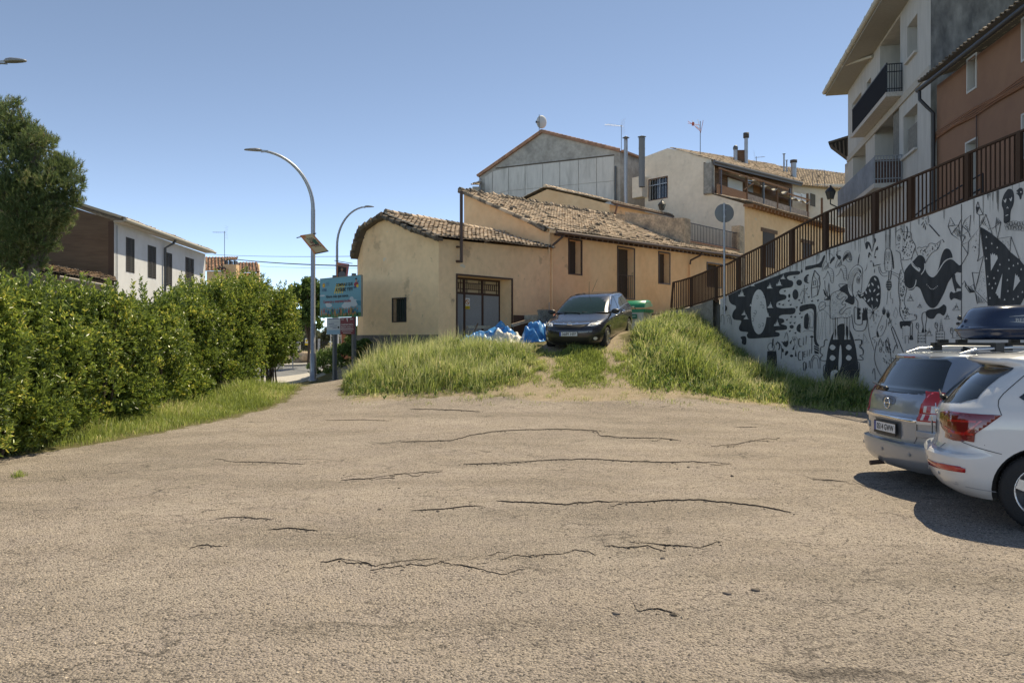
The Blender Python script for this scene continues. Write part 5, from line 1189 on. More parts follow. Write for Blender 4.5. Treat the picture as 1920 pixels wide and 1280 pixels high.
fill('D', [40,1085,75,1078,150,1080,140,1130,110,1120,90,1130,70,1125,55,1158,40,1120]); line('D', [150,1080,168,1110,165,1230], 4.5); line('D', [140,1100,148,1150,145,1230], 4); fill('D', [135,1260,148,1220,168,1230,172,1265], 0)
for k in range(5): line('D', [70, 1150 + 22*k, 72, 1162 + 22*k], 3, 2, False)
cloud('D', 150, 875, 1.1, 1, 3); cloud('D', 242, 942, .75, 1, 3); cloud('D', 608, 970, 1.2, 1, 3); cloud('D', 518, 1058, .95, 1, 3); cloud('D', 335, 1222, 1.2, 1, 3); cloud('D', 120, 965, .4, 1, 2.5)
for x0, x1, y in ((222,300,1195),(403,488,1180),(95,130,1225)):
    line('D', [x0, 1300, x0, y, x1, y, x1, 1300], 3.5, 2, False)
    for j in range(3):
        for k in range(5):
            if x1 - x0 > 50: line('D', [x0 + 8 + 15*k, y + 18 + 30*j, x0 + 8 + 15*k, y + 34 + 30*j], 4, 2, False)
for x, y in ((218,1125),(407,1120),(562,1175)): ell('D', x, y, 14, 30, 2, 14, 4); line('D', [x-15,y-30,x+8,y+5], 3, 2, False); line('D', [x+5,y+28,x+12,y+70], 4, 2, False)
line('D', [440,1180,456,1050,475,1180], 4, 2, False)
for k in range(4): line('D', [446 - k*1.5, 1110 + 18*k, 466 + k*1.5, 1110 + 18*k], 5, 2, False)
line('D', [556,1245,660,1245], 3.5, 2, False); 
for k in range(3): line('D', [605, 1190+18*k, 630, 1190+18*k], 6, 2, False)
# crystal shapes
for pts in ([525,130,548,42,590,118],[525,130,630,118,655,278,560,210],[630,118,655,62],[560,210,630,118]): line('D', pts, 5, 2, False, len(pts) > 4)
for k in range(7): line('D', [578 + 11*k, 205 + 9*k - 8*abs(3-k), 600 + 8*k, 140 + 6*k], 2.6, 2, False)
spots('D', [535,125,550,65,580,118], 8, 2, 3)
EL = [[160,390,218,338,205,495,160,440],[160,390,135,450,195,500,215,560],[135,450,128,545,195,500],[128,545,160,555,130,620],[130,633,195,605,190,725,130,830],[130,633,190,725],[195,605,310,462,300,740,285,800],[285,800,350,745,310,462],
      [290,205,272,260,280,320,305,340,340,330],[290,205,305,260,280,320],[305,260,340,330],[305,340,305,462],[305,340,370,330,435,535],[305,462,350,380,370,330],[430,475,468,450,520,410,478,358,468,450,487,570,520,410],[487,575,622,552,708,785],[622,552,610,705],
      [232,910,305,918,285,1010,262,1090,232,910],[345,750,262,1090,385,1215],[130,1035,155,995,178,1045,215,1055,245,1030,262,1090,210,1115,160,1045],[262,1110,285,1225],[215,1055,262,1110]]
for pts in EL: line('E', pts, 5 if len(pts) > 6 else 4, 2, False)
fill('E', [272,255,305,255,280,320], 0, False); fill('E', [178,1045,262,1110,210,1115], 0, False); fill('E', [155,995,178,1045,160,1045], 0, False)
for k in range(7): line('E', [318 + 14*k, 420 + 8*k, 345 + 9*k, 360 + 24*k - 3*k], 4, 2, False)
for k in range(5): line('E', [168 + 3*k, 400 + 20*k, 172 + 6*k, 396 + 20*k], 5, 2, False); line('E', [135 + 6*k, 545 + 12*k - 12, 150 + 4*k, 540 + 2*k], 3, 2, False)
for k in range(6): line('E', [285 + 12*k, 1215, 275 + 18*k, 1130 + 15*k], 3.5, 2, False); line('E', [478 + 7*k, 370 + 9*k, 472 + 8*k, 430 - 2*k], 3, 2, False)
spots('E', [205,605,300,490,298,720,285,780], 20, 3, 4); spots('E', [340,780,375,1180,270,1090], 40, 2.5, 4); spots('E', [500,585,612,565,605,690], 22, 2, 3.5)
ell('E', 262, 660, 7, 11, 0)
fill('E', [312,458,340,470,420,520,487,575,560,640,610,705,708,785,760,850,790,1000,760,1150,700,1260,385,1260,380,1150,350,740], 0, False)
for pts in ([415,720,425,740,435,715,445,735,458,722,465,745,480,735,488,770,420,895],[535,920,465,1120,478,1125,480,1145,492,1140,498,1170,510,1165,512,1185],[665,920,672,945,685,935,690,960,702,955,705,985,715,990,642,1095]): fill('E', pts, 1, False)
for x, y in ((375,555),(428,620),(370,665),(483,660),(375,770),(510,830),(490,890),(388,950),(450,965),(403,1025),(465,1020),(433,1065),(600,785),(645,840),(690,820),(600,870),(722,878),(585,985),(590,1095),(410,1165),(557,1180),(645,1175),(690,1150),(735,1105)): fill('E', [x-8,y+10,x,y-12,x+8,y+9], 1, False)
fill('E', [585,82,610,76,635,90,648,130,650,190,640,240,620,290,612,340,610,390,590,412,555,420,545,400,545,330,540,280,527,240,530,190,550,130])
for x, y in ((560,195),(617,180)): fill('E', [x-14,y-10,x-5,y-6,x,y-2,x+8,y-22,x+14,y-10,x+2,y+22], 1)
line('E', [578,272,585,252,592,272], 5, 1, False); line('E', [566,345,593,335], 8, 1, False)
for k in range(26): t = k / 25; ell('E', 575 + 175*t, 440 + 30*math.sin(k*1.7) + 10*t, 16, 22, 2, 12, 2)
fill('E', [690,80,705,66,730,68,740,95,738,130,728,140,722,175,708,180,700,150,680,128,668,120,690,112,672,100])
ell('E', 720, 108, 7, 8, 1, 8)
# skull with wide jaw standing in the grass (bottom left of the beast)
fill('G', [935,1180,940,980,965,850,1000,770,1040,718,1085,715,1130,770,1160,850,1180,960,1185,1180])
for x, y in ((988,901),(1118,901),(988,985),(1118,985)): fill('G', [x-24,y,x-8,y-22,x+10,y-18,x+24,y,x+8,y+20,x-10,y+18], 1)
fill('G', [1045,900,1058,895,1062,1010,1050,1070,1035,1070], 1); fill('G', [975,1100,1010,1080,1035,1095,1005,1120,1000,1180,975,1180], 1)
for x0 in (1000,1020,1090,1118): fill('G', [x0-6,668,x0+6,668,x0+8,800,x0+14,838,x0-8,838,x0-2,790], 1, False); line('G', [x0-8,660,x0-4,800], 2.5); line('G', [x0+8,660,x0+6,800,x0+12,838], 2.5)
line('G', [950,840,925,845,920,890,895,900,890,945,910,960,890,985,900,1005,940,1008], 5); line('G', [1170,840,1215,840,1218,880,1205,900,1235,920,1230,960,1205,965,1232,985,1228,1000,1185,998], 5)
line('G', [935,1040,918,1050,915,1120,925,1150], 4); line('G', [1185,1015,1200,1020,1205,1080,1185,1130], 4)
# striped cats low behind the grey car
for dx in (0, 120):
    line('C', [0,0,0,0], 1) if False else None
    c_ = 'H'
for x, y, s in ((95,1170,1),(20,1230,1)): pass
for k in range(90):
    x = random.uniform(1655, 1705); y = random.uniform(640, 715); CRP['Z'] = (0, 0, 1)
    if x - 1655 < (y - 600) * .9 and not (x > 1668 and y < 660 and (x - 1668) > (y - 640)): line('Z', [x, y, x + 1.6, y + 3.5], .8, 2, False)
for x, y in ((1652, 655), (1664, 655)): ell('Z', x, y, 2.5, 5, 2, 12, .7); ell('Z', x, y, .8, 2, 0)
for pts in ([1645,640,1640,672,1650,700,1662,715],[1647,648,1651,634,1656,650],[1661,648,1665,632,1669,652,1672,680,1668,700],[1636,700,1640,690,1642,712]): line('Z', pts, .8)
paint = mat('mural_black_paint', (0, 0, 0))
mu = MU[0].build('mural', [paint], rw)
MU[1].build('mural_light_areas', [mat('mural_light_paint', (0.61, 0.59, 0.57), .9, var=.05, vscale=2)], mu)
MU[2].build('mural_lines', [paint], mu)
# ---- ramp behind the wall
mb = MB(); rt = [(a, z) for a, z in tk]
pr = [(WL.p(a, -.05, z - .16), V((13.3 - .0 * a, WL.p(a, 0, 0).y + .3, z - .10))) for a, z in rt]
for (p0, q0), (p1, q1) in zip(pr, pr[1:]): mb.quad(p0, q0, q1, p1)
mb.quad(P(1262, 580, 29.0), V((13.0, 33, 4.2)), pr[0][1], pr[0][0]); mb.quad(P(1262, 580, 29.0) , V((8, 35, 3.1)), V((16, 39, 5.0)), V((13.0, 33, 4.2)))
tag(mb.build('ramp', PAV), kind='structure')
# plinth under the free end of the fence
FEND = [(1343, 560, 26.1), (1320, 568, 27.0), (1297, 575, 28.0), (1275, 580, 28.8), (1258, 583, 29.3)]
mb = MB(); f_ = [P(*q) for q in FEND]
for p0, p1 in zip(f_, f_[1:]):
    d = (p1 - p0).normalized(); n = V((-d.y, d.x, 0)) * .12; zb = V((0, 0, 1))
    lo0 = V((p0.x, p0.y, 1.2)); lo1 = V((p1.x, p1.y, 1.5)); u_ = V((0, 0, -.03))
    mb.quad(lo0 - n, lo1 - n, p1 - n + u_, p0 - n + u_); mb.quad(lo0 + n, lo1 + n, p1 + n + u_, p0 + n + u_); mb.quad(p0 - n + u_, p1 - n + u_, p1 + n + u_, p0 + n + u_)
mb.quad(V((f_[-1].x - .12, f_[-1].y, 1.3)), V((f_[-1].x + .12, f_[-1].y, 1.3)), f_[-1] + V((.12, 0, -.03)), f_[-1] + V((-.12, 0, -.03)))
tag(mb.build('low_wall', CONC, None, f_[2]), 'low bare concrete wall carrying the lower curved end of the brown fence', 'wall')
# ---- fence
fn = thing('railing_fence', 'brown metal bar fence climbing along the top of the mural wall', 'fence', WL.p(0, -.1, topf(0)))
path = [p + V((0, 0, .04)) for p in reversed(f_)]
aa = a0w + .25
while aa < 19.4: path.append(WL.p(aa, -.12, topf(aa) + .07)); aa += .25
cum = [0]
for p0, p1 in zip(path, path[1:]): cum.append(cum[-1] + math.hypot(p1.x - p0.x, p1.y - p0.y))
def at(s):
    for i in range(len(cum) - 1):
        if s <= cum[i + 1]: t = (s - cum[i]) / (cum[i + 1] - cum[i]); return path[i].lerp(path[i + 1], t), (path[i + 1] - path[i])
    return path[-1], path[-1] - path[-2]
TOT = cum[-1]; HF = 1.02
# photo post positions
posts_px = [1297, 1343, 1385, 1431, 1485, 1548, 1641, 1708, 1815, 1912]
def px_of(s): p, _ = at(s); return 960 + F * p.x / p.y
ss = []; grid = np.linspace(0, TOT, 3000); pxs = np.array([px_of(s) for s in grid])
for q in posts_px: ss.append(float(grid[np.argmin(np.abs(pxs - q))]))
while ss[-1] + 1.9 < TOT: ss.append(ss[-1] + 1.9)
edges = [0.0] + ss + [TOT]
RUST = FENCEM
def hgt_at(s): return HF * (min(1, .28 + s / .55) if s < .42 else 1.0)
for s in ss:
    p, d = at(s); d = V((d.x, d.y, 0)).normalized(); mb = MB(); n = V((-d.y, d.x, 0))
    mb.prism([p - d * .045 - n * .05 + V((0, 0, -.16)), p + d * .045 - n * .05 + V((0, 0, -.16)), p + d * .045 + n * .05 + V((0, 0, -.16)), p - d * .045 + n * .05 + V((0, 0, -.16))], (0, 0, HF + .15))
    mb.build('post', RUST, fn)
mt_ = MB(); st_ = list(np.arange(0.15, TOT, .25)) + [TOT]
topr = [at(s)[0] + V((0, 0, HF)) for s in st_]; p0_, _ = at(0); topr = [p0_] + topr[0:]
for a_, b_ in zip(topr, topr[1:]): mt_.bar(a_, b_, .07, .045)
mt_.build('top_rail', RUST, fn)
mt_ = MB(); bt = [at(s)[0] for s in [0] + st_]
for a_, b_ in zip(bt, bt[1:]): mt_.bar(a_, b_, .06, .045)
mt_.build('bottom_rail', RUST, fn)
for e0_, e1_ in zip(edges, edges[1:]):
    n = max(1, int((e1_ - e0_) / .108)); mb = MB()
    for k in range(1, n):
        s = e0_ + (e1_ - e0_) * k / n; p, d = at(s); d = V((d.x, d.y, 0)).normalized(); nn = V((-d.y, d.x, 0)); hh = HF if s > .3 else HF * max(.1, s / .16) if s < .15 else HF
        mb.prism([p - d * .006 - nn * .020, p + d * .006 - nn * .020, p + d * .006 + nn * .020, p - d * .006 + nn * .020], (0, 0, hh - .02))
    if n > 1: mb.build('bar_panel', RUST, fn)
# stair rail on the far side of the ramp
hr = thing('stair_handrail', 'thin black handrail on the ramp seen through the brown fence', 'handrail', V((11, 24, 4)))
mb = MB(); q = [WL.p(a, -1.7, z) for a, z in ((WL.a(1560), topf(WL.a(1560)) - .1), (WL.a(1640), topf(WL.a(1640)) + .45), (WL.a(1740), topf(WL.a(1740)) + .75))]
for a_, b_ in zip(q, q[1:]): mb.tube([a_, b_], .025, 6); mb.tube([a_ + V((0, 0, .35)), b_ + V((0, 0, .35))], .02, 6)
for a_ in q: mb.tube([a_ - V((0, 0, .6)), a_ + V((0, 0, .35))], .025, 6)
mb.build('rail', BLACKM, hr)
# round traffic sign seen from behind
o = thing('traffic_sign', 'round traffic sign seen from behind, on a grey pole by the mural wall', 'road sign', P(1358, 548, 25.4)); mb = MB()
mb.tube([P(1358, 560, 25.4) - V((0, 0, .5)), P(1358, 381, 25.4)], .036, 12); mb.build('pole', GALV, o)
mb = MB(); c = P(1358, 399.5, 25.44); Mx = Matrix.Rotation(R(90), 3, 'X') ; mb.lathe(c, [(.001, -.01), (.30, -.01), (.315, .0), (.315, .012), (.30, .018), (.001, .018)], 40, 0, Mx)
mb.build('disc', mat('sign_back', (0.20, 0.21, 0.215), .6, metal=.2), o)
mb = MB(); mb.box((c.x - .05, c.y - .045, c.z + .08), (c.x + .05, c.y - .02, c.z + .12)); mb.box((c.x - .05, c.y - .045, c.z - .14), (c.x + .05, c.y - .02, c.z - .10)); mb.build('clamp', GALV, o)
# street lantern by the apartment
def lantern(nm, label, px, py, D, s=1.):
    c = P(px, py, D); o = thing(nm, label, 'lantern', c); m = MB()
    m.lathe(c, [(.001, .34 * s), (.05 * s, .33 * s), (.05 * s, .26 * s), (.16 * s, .16 * s), (.27 * s, .02 * s), (.27 * s, 0)], 8, 0, None, False); m.build('hood', BLACKM, o)
    m = MB(); m.lathe(c, [(.24 * s, 0), (.13 * s, -.36 * s), (.001, -.36 * s)], 6, 0, None, False); m.build('glass', mat('lantern_glass', (0.06, 0.06, 0.055), .15), o)
    m = MB()
    for k in range(6): t = k * math.pi / 3; m.tube([c + V((.25 * s * math.cos(t), .25 * s * math.sin(t), 0)), c + V((.14 * s * math.cos(t), .14 * s * math.sin(t), -.38 * s))], .012, 4)
    m.tube([c + V((0, 0, -.38 * s)), c + V((0, 0, -.6 * s)), c + V((.5 * s, .3, -.7 * s)), c + V((1.1 * s, 1.2, -.6 * s))], .025, 6); m.build('frame', BLACKM, o); return o
lantern('street_lantern', 'black wrought iron lantern beside the grey balcony sheet', 1557, 360, 31, .8)
lantern('street_lantern', 'small black lantern above the flaking terrace wall', 1241, 384, 37, .7)

# ================================================================== street furniture on the left
SG = 'curved street lamps along the road'
def lamp():
    o = thing('street_lamp', 'nearest full street lamp, grey pole curving to the left with a tattered banner', 'street lamp', (0, 0, 0), group=SG, local=True)
    m = MB(); m.lathe((0, 0, 0), [(.11, 0), (.11, .02), (.105, 1.0), (.085, 1.02), (.075, 6.3)], 14); m.build('pole', GALV, o)
    m = MB(); m.lathe((0, 0, 0), [(.17, 0), (.17, .05), (.115, .07), (.115, .35), (.106, .37)], 14); m.build('base', GALV, o)
    pts = [(0, 0, 6.25)]; Ra = 2.02
    for k in range(1, 15):
        t = R(84) * k / 14; pts.append((-Ra * .90 * (1 - math.cos(t)), 0, 6.3 + Ra * 1.02 * math.sin(t)))
    m = MB(); m.tube(pts, [.072 - .030 * k / 14 for k in range(15)], 10); m.build('arm', GALV, o)
    m = MB(); e = V(pts[-1]); 
    m.add([e + V(q) for q in ((.12, -.035, -.03), (-.12, -.05, -.05), (-.12, .05, -.05), (.12, .035, -.03), (.12, -.035, .03), (-.12, -.05, .03), (-.12, .05, .03), (.12, .035, .03))], [(0, 1, 2, 3), (7, 6, 5, 4), (0, 4, 5, 1), (1, 5, 6, 2), (2, 6, 7, 3), (3, 7, 4, 0)])
    hd = m.build('lamp_bracket', GALV, o)
    m = MB(); xs_ = (-.08, -.16, -.30, -.48, -.62, -.67); ws = (.05, .10, .13, .12, .08, .03); th = (.04, .065, .07, .05, .03, .015); vs = []
    for x, w, h_ in zip(xs_, ws, th):
        for q in ((-w, 0), (-w * .7, h_), (0, h_ * 1.15), (w * .7, h_), (w, 0), (w * .6, -.018), (-w * .6, -.018)): vs.append(e + V((x, q[0], q[1] + .02 * (-x) * .6)))
    m.add(vs, [(i * 7 + k, i * 7 + (k + 1) % 7, (i + 1) * 7 + (k + 1) % 7, (i + 1) * 7 + k) for i in range(5) for k in range(7)] + [tuple(range(7)), tuple(range(35, 42))], 0, True)
    m.build('lamp_head', mat('lamp_head_grey', (0.24, 0.245, 0.26), .5, metal=.3), o); return o
LP = lamp(); q = P(587, 712, 27.2); LP.location = (q.x, q.y, G(q.x, q.y) + .02); LP.rotation_euler = (0, 0, R(14)); LP.scale = (1.0, 1.0, .955)
l2 = copy_tree(LP, label='farther street lamp behind the billboard, its arm curving to the right'); l2.location = (P(632, 0, 40).x, 40, .6); l2.rotation_euler = (0, 0, R(172)); l2.scale = (.86, .86, .965)
l3 = copy_tree(LP, label='street lamp at the left edge, only its grey head and arm in view'); l3.location = (P(62, 0, 20.5).x - 2.38, 20.5, .15); l3.rotation_euler = (0, 0, R(174)); l3.scale = (1.03, 1.03, 1.07)
# banners
def cloth_banner(nm, label, bar0, bar1, drop, n=10, cols=None, paint_=None):
    o = thing(nm, label, 'banner', bar0); m = MB(); m.tube([bar0, bar1], .018, 6); m.build('rod', BLACKM, o); return o
b0 = P(556, 446, 27.1); b1 = P(593, 437.5, 27.1)
o = cloth_banner('lamp_banner', 'sun bleached orange and beige banner blown sideways on the nearest lamp', b0, b1, None)
tl = P(562, 441.5, 27.05); tr_ = P(586, 437.5, 27.05); bl_ = P(591, 477, 27.05); br_ = P(617, 471.5, 27.05)
def patch(m, q, u0, u1, v0, v1, mi, off=0.):
    a, b_, c_, d = q; f = lambda u, v: (a.lerp(b_, u)).lerp(c_.lerp(d, u), v) + V((0, -off, 0))
    n = 6
    for i in range(n):
        s0 = u0 + (u1 - u0) * i / n; s1 = u0 + (u1 - u0) * (i + 1) / n; m.quad(f(s0, v0), f(s1, v0), f(s1, v1), f(s0, v1), mi)
Q1 = (tl, tr_, bl_, br_); m = MB(); patch(m, Q1, 0, 1, 0, 1, 0); patch(m, Q1, 0, .35, .0, .16, 1, .006); patch(m, Q1, 0, .12, .1, 1, 1, .005); patch(m, Q1, .88, 1, .12, .8, 1, .006)
patch(m, Q1, .55, .8, .3, .55, 3, .006); patch(m, Q1, 0, 1, .95, 1, 2, .008); patch(m, Q1, .15, .8, .55, .6, 4, .008); patch(m, Q1, .3, .55, .4, .46, 4, .008)
bn = m.build('banner_cloth', [mat('banner_beige', (0.50, 0.38, 0.23), .9), mat('banner_orange', (0.55, 0.20, 0.09), .9), INK, mat('banner_green', (0.05, 0.17, 0.10), .9), mat('banner_maroon', (0.25, 0.07, 0.06), .9)], o)
m = MB()
for k in range(9):   # illegible printed lines
    v = .2 + .055 * k; u0 = .3 + .05 * (k % 3); f = lambda u, v: (tl.lerp(tr_, u)).lerp(bl_.lerp(br_, u), v) + V((0, -.012, 0))
    for j in range(3): m.quad(f(u0 + .16 * j, v), f(u0 + .16 * j + .11, v), f(u0 + .16 * j + .11, v + .03), f(u0 + .16 * j, v + .03))
m.build('banner_print', mat('banner_ink', (0.06, 0.05, 0.05), .9), o)
b0 = P(627, 488.5, 39.8); b1 = P(661, 494, 39.8)
o = cloth_banner('lamp_banner', 'orange and pink banner with a dark portrait on the farther lamp', b0, b1, None)
Q2 = (P(632, 491.5, 39.7), P(655, 495, 39.7), P(631.5, 526, 39.7), P(651, 526, 39.7)); m = MB(); patch(m, Q2, 0, 1, 0, 1, 0); patch(m, Q2, .3, 1, 0, .2, 1, .006); patch(m, Q2, .82, 1, 0, 1, 1, .007); patch(m, Q2, .08, .8, .22, 1, 2, .01)
c = Q2[0].lerp(Q2[1], .45).lerp(Q2[2].lerp(Q2[3], .45), .5) + V((0, -.02, 0))
m.blob(c + V((0, 0, .12)), .06, .006, .09, 10, 6, 3); m.blob(c + V((0, 0, -.15)), .2, .006, .17, 10, 6, 4)
m.build('banner_cloth', [mat('banner_orange', (0, 0, 0)), mat('banner_pink', (0.50, 0.18, 0.20), .9), INK, mat('print_skin', (0.42, 0.25, 0.18), .8), mat('print_grey', (0.14, 0.15, 0.17), .8)], o)
# billboard
BBL = V((P(600, 0, 26.6).x, 26.6, 0)); BBR = V((P(677, 0, 25.0).x, 25.0, 0)); FBb = Fr(BBL.x, BBL.y, BBR.x - BBL.x, BBR.y - BBL.y, 0, -1); LB = (BBR - BBL).length
zt = FBb.at(600, 523.5)[1]; zb = FBb.at(600, 596)[1]
o = thing('billboard', 'pale blue local commerce billboard on two steel posts', 'billboard', FBb.p(LB / 2, 0, G(-5.6, 26)))
posts = []
for px in (622.5, 658.5): a_ = FBb.a(px); m = MB(); m.fbox(FBb, a_ - .055, a_ + .055, -.16, -.05, G(*FBb.p(a_, -.1, 0).xy) - .1, zt + .10); m.build('post', mat('post_grey', (0.16, 0.165, 0.17), .6, metal=.4), o)
m = MB(); m.fbox(FBb, 0, LB, -.045, 0, zb, zt); pn = m.build('panel', mat('billboard_blue', (0.13, 0.34, 0.42), .55), o)
m = MB(); m.fbox(FBb, LB, LB + .03, -.05, .005, zb, zt + .01); m.fbox(FBb, 0, LB, -.05, .005, zt, zt + .02); m.build('frame', mat('billboard_frame', (0.25, 0.24, 0.2), .6), o)
pm = [INK, mat('print_yellow', (0.72, 0.50, 0.04), .6), mat('print_red', (0.38, 0.05, 0.06), .6), mat('print_grass', (0.05, 0.20, 0.08), .6), mat('print_cloud', (0.50, 0.56, 0.60), .6), mat('print_skin', (0, 0, 0)), mat('print_teal', (0.04, 0.22, 0.30), .6), mat('print_orange', (0.55, 0.22, 0.06), .6), mat('print_navy', (0.03, 0.06, 0.16), .6)]
H_ = zt - zb
def bp_(u, v, off=.003): return FBb.p(u * LB, off, zt - v * H_)
def bell(m, u, v, ru, rv, mi, off=.003, n=14): m.add([bp_(u + ru * math.cos(2 * math.pi * k / n), v + rv * math.sin(2 * math.pi * k / n), off) for k in range(n)], [tuple(range(n))], mi)
m = MB()
for u, v, ru, rv in ((.2, .66, .06, .05), (.23, .69, .08, .05), (.78, .56, .05, .06), (.74, .66, .15, .07), (.84, .66, .10, .09), (.66, .72, .12, .07), (.06, .43, .07, .02)): bell(m, u, v, ru, rv, 4, .002 + .0005 * (u * 7 % 3))
m.add([bp_(*q, .0045) for q in ((.88, .60), (1, .62), (1, .74), (.93, .72))], [(0, 1, 2, 3)], 6)
m.add([bp_(0.0, .93, .005), bp_(.1, .9, .005), bp_(.3, .92, .005), bp_(.5, .88, .005), bp_(.7, .9, .005), bp_(.85, .87, .005), bp_(1, .9, .005), bp_(1, 1, .005), bp_(0, 1, .005)], [tuple(range(9))], 3)
rr = random.Random(3)
for k in range(9): u = .3 + .07 * k; m.add([bp_(u - .022, .92, .006), bp_(u + .022, .92, .006), bp_(u + .018, .82, .006), bp_(u, .76, .006), bp_(u - .018, .82, .006)], [(0, 1, 2, 3, 4)], 3)
for k in range(17):
    u = .05 + .055 * k + rr.uniform(-.01, .01); v = rr.uniform(.84, .90); c1 = rr.choice((2, 8, 7, 6, 8)); e_ = .0075 + .0003 * k
    bell(m, u, v - .085, .013, .025, 5, e_); m.add([bp_(u - .02, v + .02, e_), bp_(u + .02, v + .02, e_), bp_(u + .014, v - .06, e_), bp_(u - .014, v - .06, e_)], [(0, 1, 2, 3)], c1)
    m.add([bp_(u - .015, v + .09, e_), bp_(u - .002, v + .09, e_), bp_(u, v + .02, e_), bp_(u - .014, v + .02, e_)], [(0, 1, 2, 3)], rr.choice((0, 5, 7))); m.add([bp_(u + .003, v + .09, e_), bp_(u + .015, v + .09, e_), bp_(u + .014, v + .02, e_), bp_(u + .002, v + .02, e_)], [(0, 1, 2, 3)], rr.choice((0, 5, 7)))
for k in range(5): u = .36 + .047 * k; m.add([bp_(u, .40 - .0 * k, .004), bp_(u + .022, .40, .004), bp_(u + .082, .15, .004), bp_(u + .06, .15, .004)], [(0, 1, 2, 3)], 1)
bell(m, .10, .17, .035, .06, 7, .004); bell(m, .10, .17, .02, .035, 1, .005)
bell(m, .89, .11, .022, .045, 5, .004); bell(m, .89, .07, .026, .02, 0, .005); bell(m, .89, .21, .055, .06, 2, .004); bell(m, .92, .25, .025, .04, 1, .006); bell(m, .86, .28, .04, .02, 8, .005); m.bar(bp_(.85, .24, .008), bp_(.96, .12, .008), .02, .004, 8)
X_ = FBb.u; Z_ = V((0, 0, 1))
put_text(m, 'COMPRALE QUE', bp_(.61, .195, .007), X_, Z_, .1, 0, bold=.03, w=LB * .40, h=H_ * .09); put_text(m, 'AYERBE YE!!!', bp_(.60, .31, .007), X_, Z_, .1, 0, bold=.03, w=LB * .42, h=H_ * .09)
put_text(m, 'AYERBE', bp_(.11, .29, .007), X_, Z_, .1, 8, w=LB * .13, h=H_ * .07)
put_text(m, 'Ahora más que nunca', bp_(.43, .475, .007), X_, Z_, .1, 0, bold=.02, w=LB * .55, h=H_ * .095); put_text(m, 'Comercio y empresas locales', bp_(.43, .605, .0095), X_, Z_, .1, 2, bold=.02, w=LB * .68, h=H_ * .095)
for k in range(3): m.add([bp_(.16, .10 + .035 * k, .004), bp_(.24, .10 + .035 * k, .004), bp_(.24, .11 + .035 * k, .004), bp_(.16, .11 + .035 * k, .004)], [(0, 1, 2, 3)], 8)
m.build('printed_design', pm, pn)
def panel(nm, label, x0, x1, y1, base, txt):
    a0, z1 = FBb.at(x0, 594); a1 = FBb.a(x1); z0 = FBb.at(x0, y1)[1]; o2 = thing(nm, label, 'sign', FBb.p(a0, 0, z0)); m = MB(); m.fbox(FBb, a0, a1, -.04, -.015, z0, zb - .01); m.build('panel', base, o2)
    m = MB(); h_ = zb - .01 - z0; w_ = a1 - a0
    for tx, u, v, w, hh, mi in txt:
        if tx.startswith('#'): m.add([FBb.p(a0 + w_ * (u - w / 2), -.0135 + .001, z0 + h_ * (1 - v - hh / 2)), FBb.p(a0 + w_ * (u + w / 2), -.0125, z0 + h_ * (1 - v - hh / 2)), FBb.p(a0 + w_ * (u + w / 2), -.0125, z0 + h_ * (1 - v + hh / 2)), FBb.p(a0 + w_ * (u - w / 2), -.0125, z0 + h_ * (1 - v + hh / 2))], [(0, 1, 2, 3)], mi)
        else: put_text(m, tx, FBb.p(a0 + w_ * u, -.010, z0 + h_ * (1 - v)), X_, Z_, .1, mi, w=w_ * w, h=h_ * hh)
    m.build('printed_text', [WHITEP, INK, mat('print_navy', (0, 0, 0)), mat('print_pale_blue', (0.25, 0.42, 0.55), .6)], o2)
panel('shop_sign', 'dark red butcher shop sign hanging below the billboard at right', 637.5, 663, 626.5, mat('sign_maroon', (0.20, 0.015, 0.03), .5), [('CARNICERÍA', .5, .42, .92, .13, 0), ('FERMÍN MARCO', .5, .57, .88, .11, 0), ('#', .5, .69, .94, .025, 0), ('#', .5, .73, .94, .012, 0), ('#', .5, .82, .8, .02, 0), ('#', .5, .92, .6, .02, 0), ('#', .5, .10, .12, .07, 0), ('#', .52, .19, .05, .12, 0), ('#', .17, .12, .2, .03, 0), ('#', .83, .12, .2, .03, 0)])
panel('information_sign', 'white and pale blue text sign hanging below the billboard at left', 612, 637, 627, mat('sign_pale', (0.50, 0.53, 0.56), .6), [('#', .5, .08, .8, .035, 2), ('#', .5, .86, 1, .26, 3), ('#', .35, .36, .4, .03, 2), ('#', .6, .27, .6, .012, 2), ('#', .5, .52, .55, .03, 2), ('#', .5, .44, .6, .012, 2), ('#', .6, .62, .3, .03, 2), ('#', .5, .80, .6, .03, 2), ('#', .4, .92, .4, .03, 2), ('#', .88, .58, .12, .12, 1)])
# cables
def cable(label, pts, r):
    m = MB(); P_ = [P(*q) for q in pts]; out = []
    for a, b_ in zip(P_, P_[1:]):
        for k in range(8): t = k / 8; q = a.lerp(b_, t); q.z -= .10 * 4 * t * (1 - t); out.append(q)
    out.append(P_[-1]); m.tube(out, r, 5); tag(m.build('overhead_cable', BLACKM, None, P_[0]), label, 'cable')
cable('thick black overhead cable sagging towards the ochre gable', [(385, 488, 62), (440, 486, 58), (700, 499, 33)], .03)
cable('thin upper overhead wire crossing behind the lamps', [(380, 476, 62), (700, 480, 33)], .012)
cable('thinnest lower overhead wire near the treetop', [(430, 495, 60), (700, 503, 36)], .008)
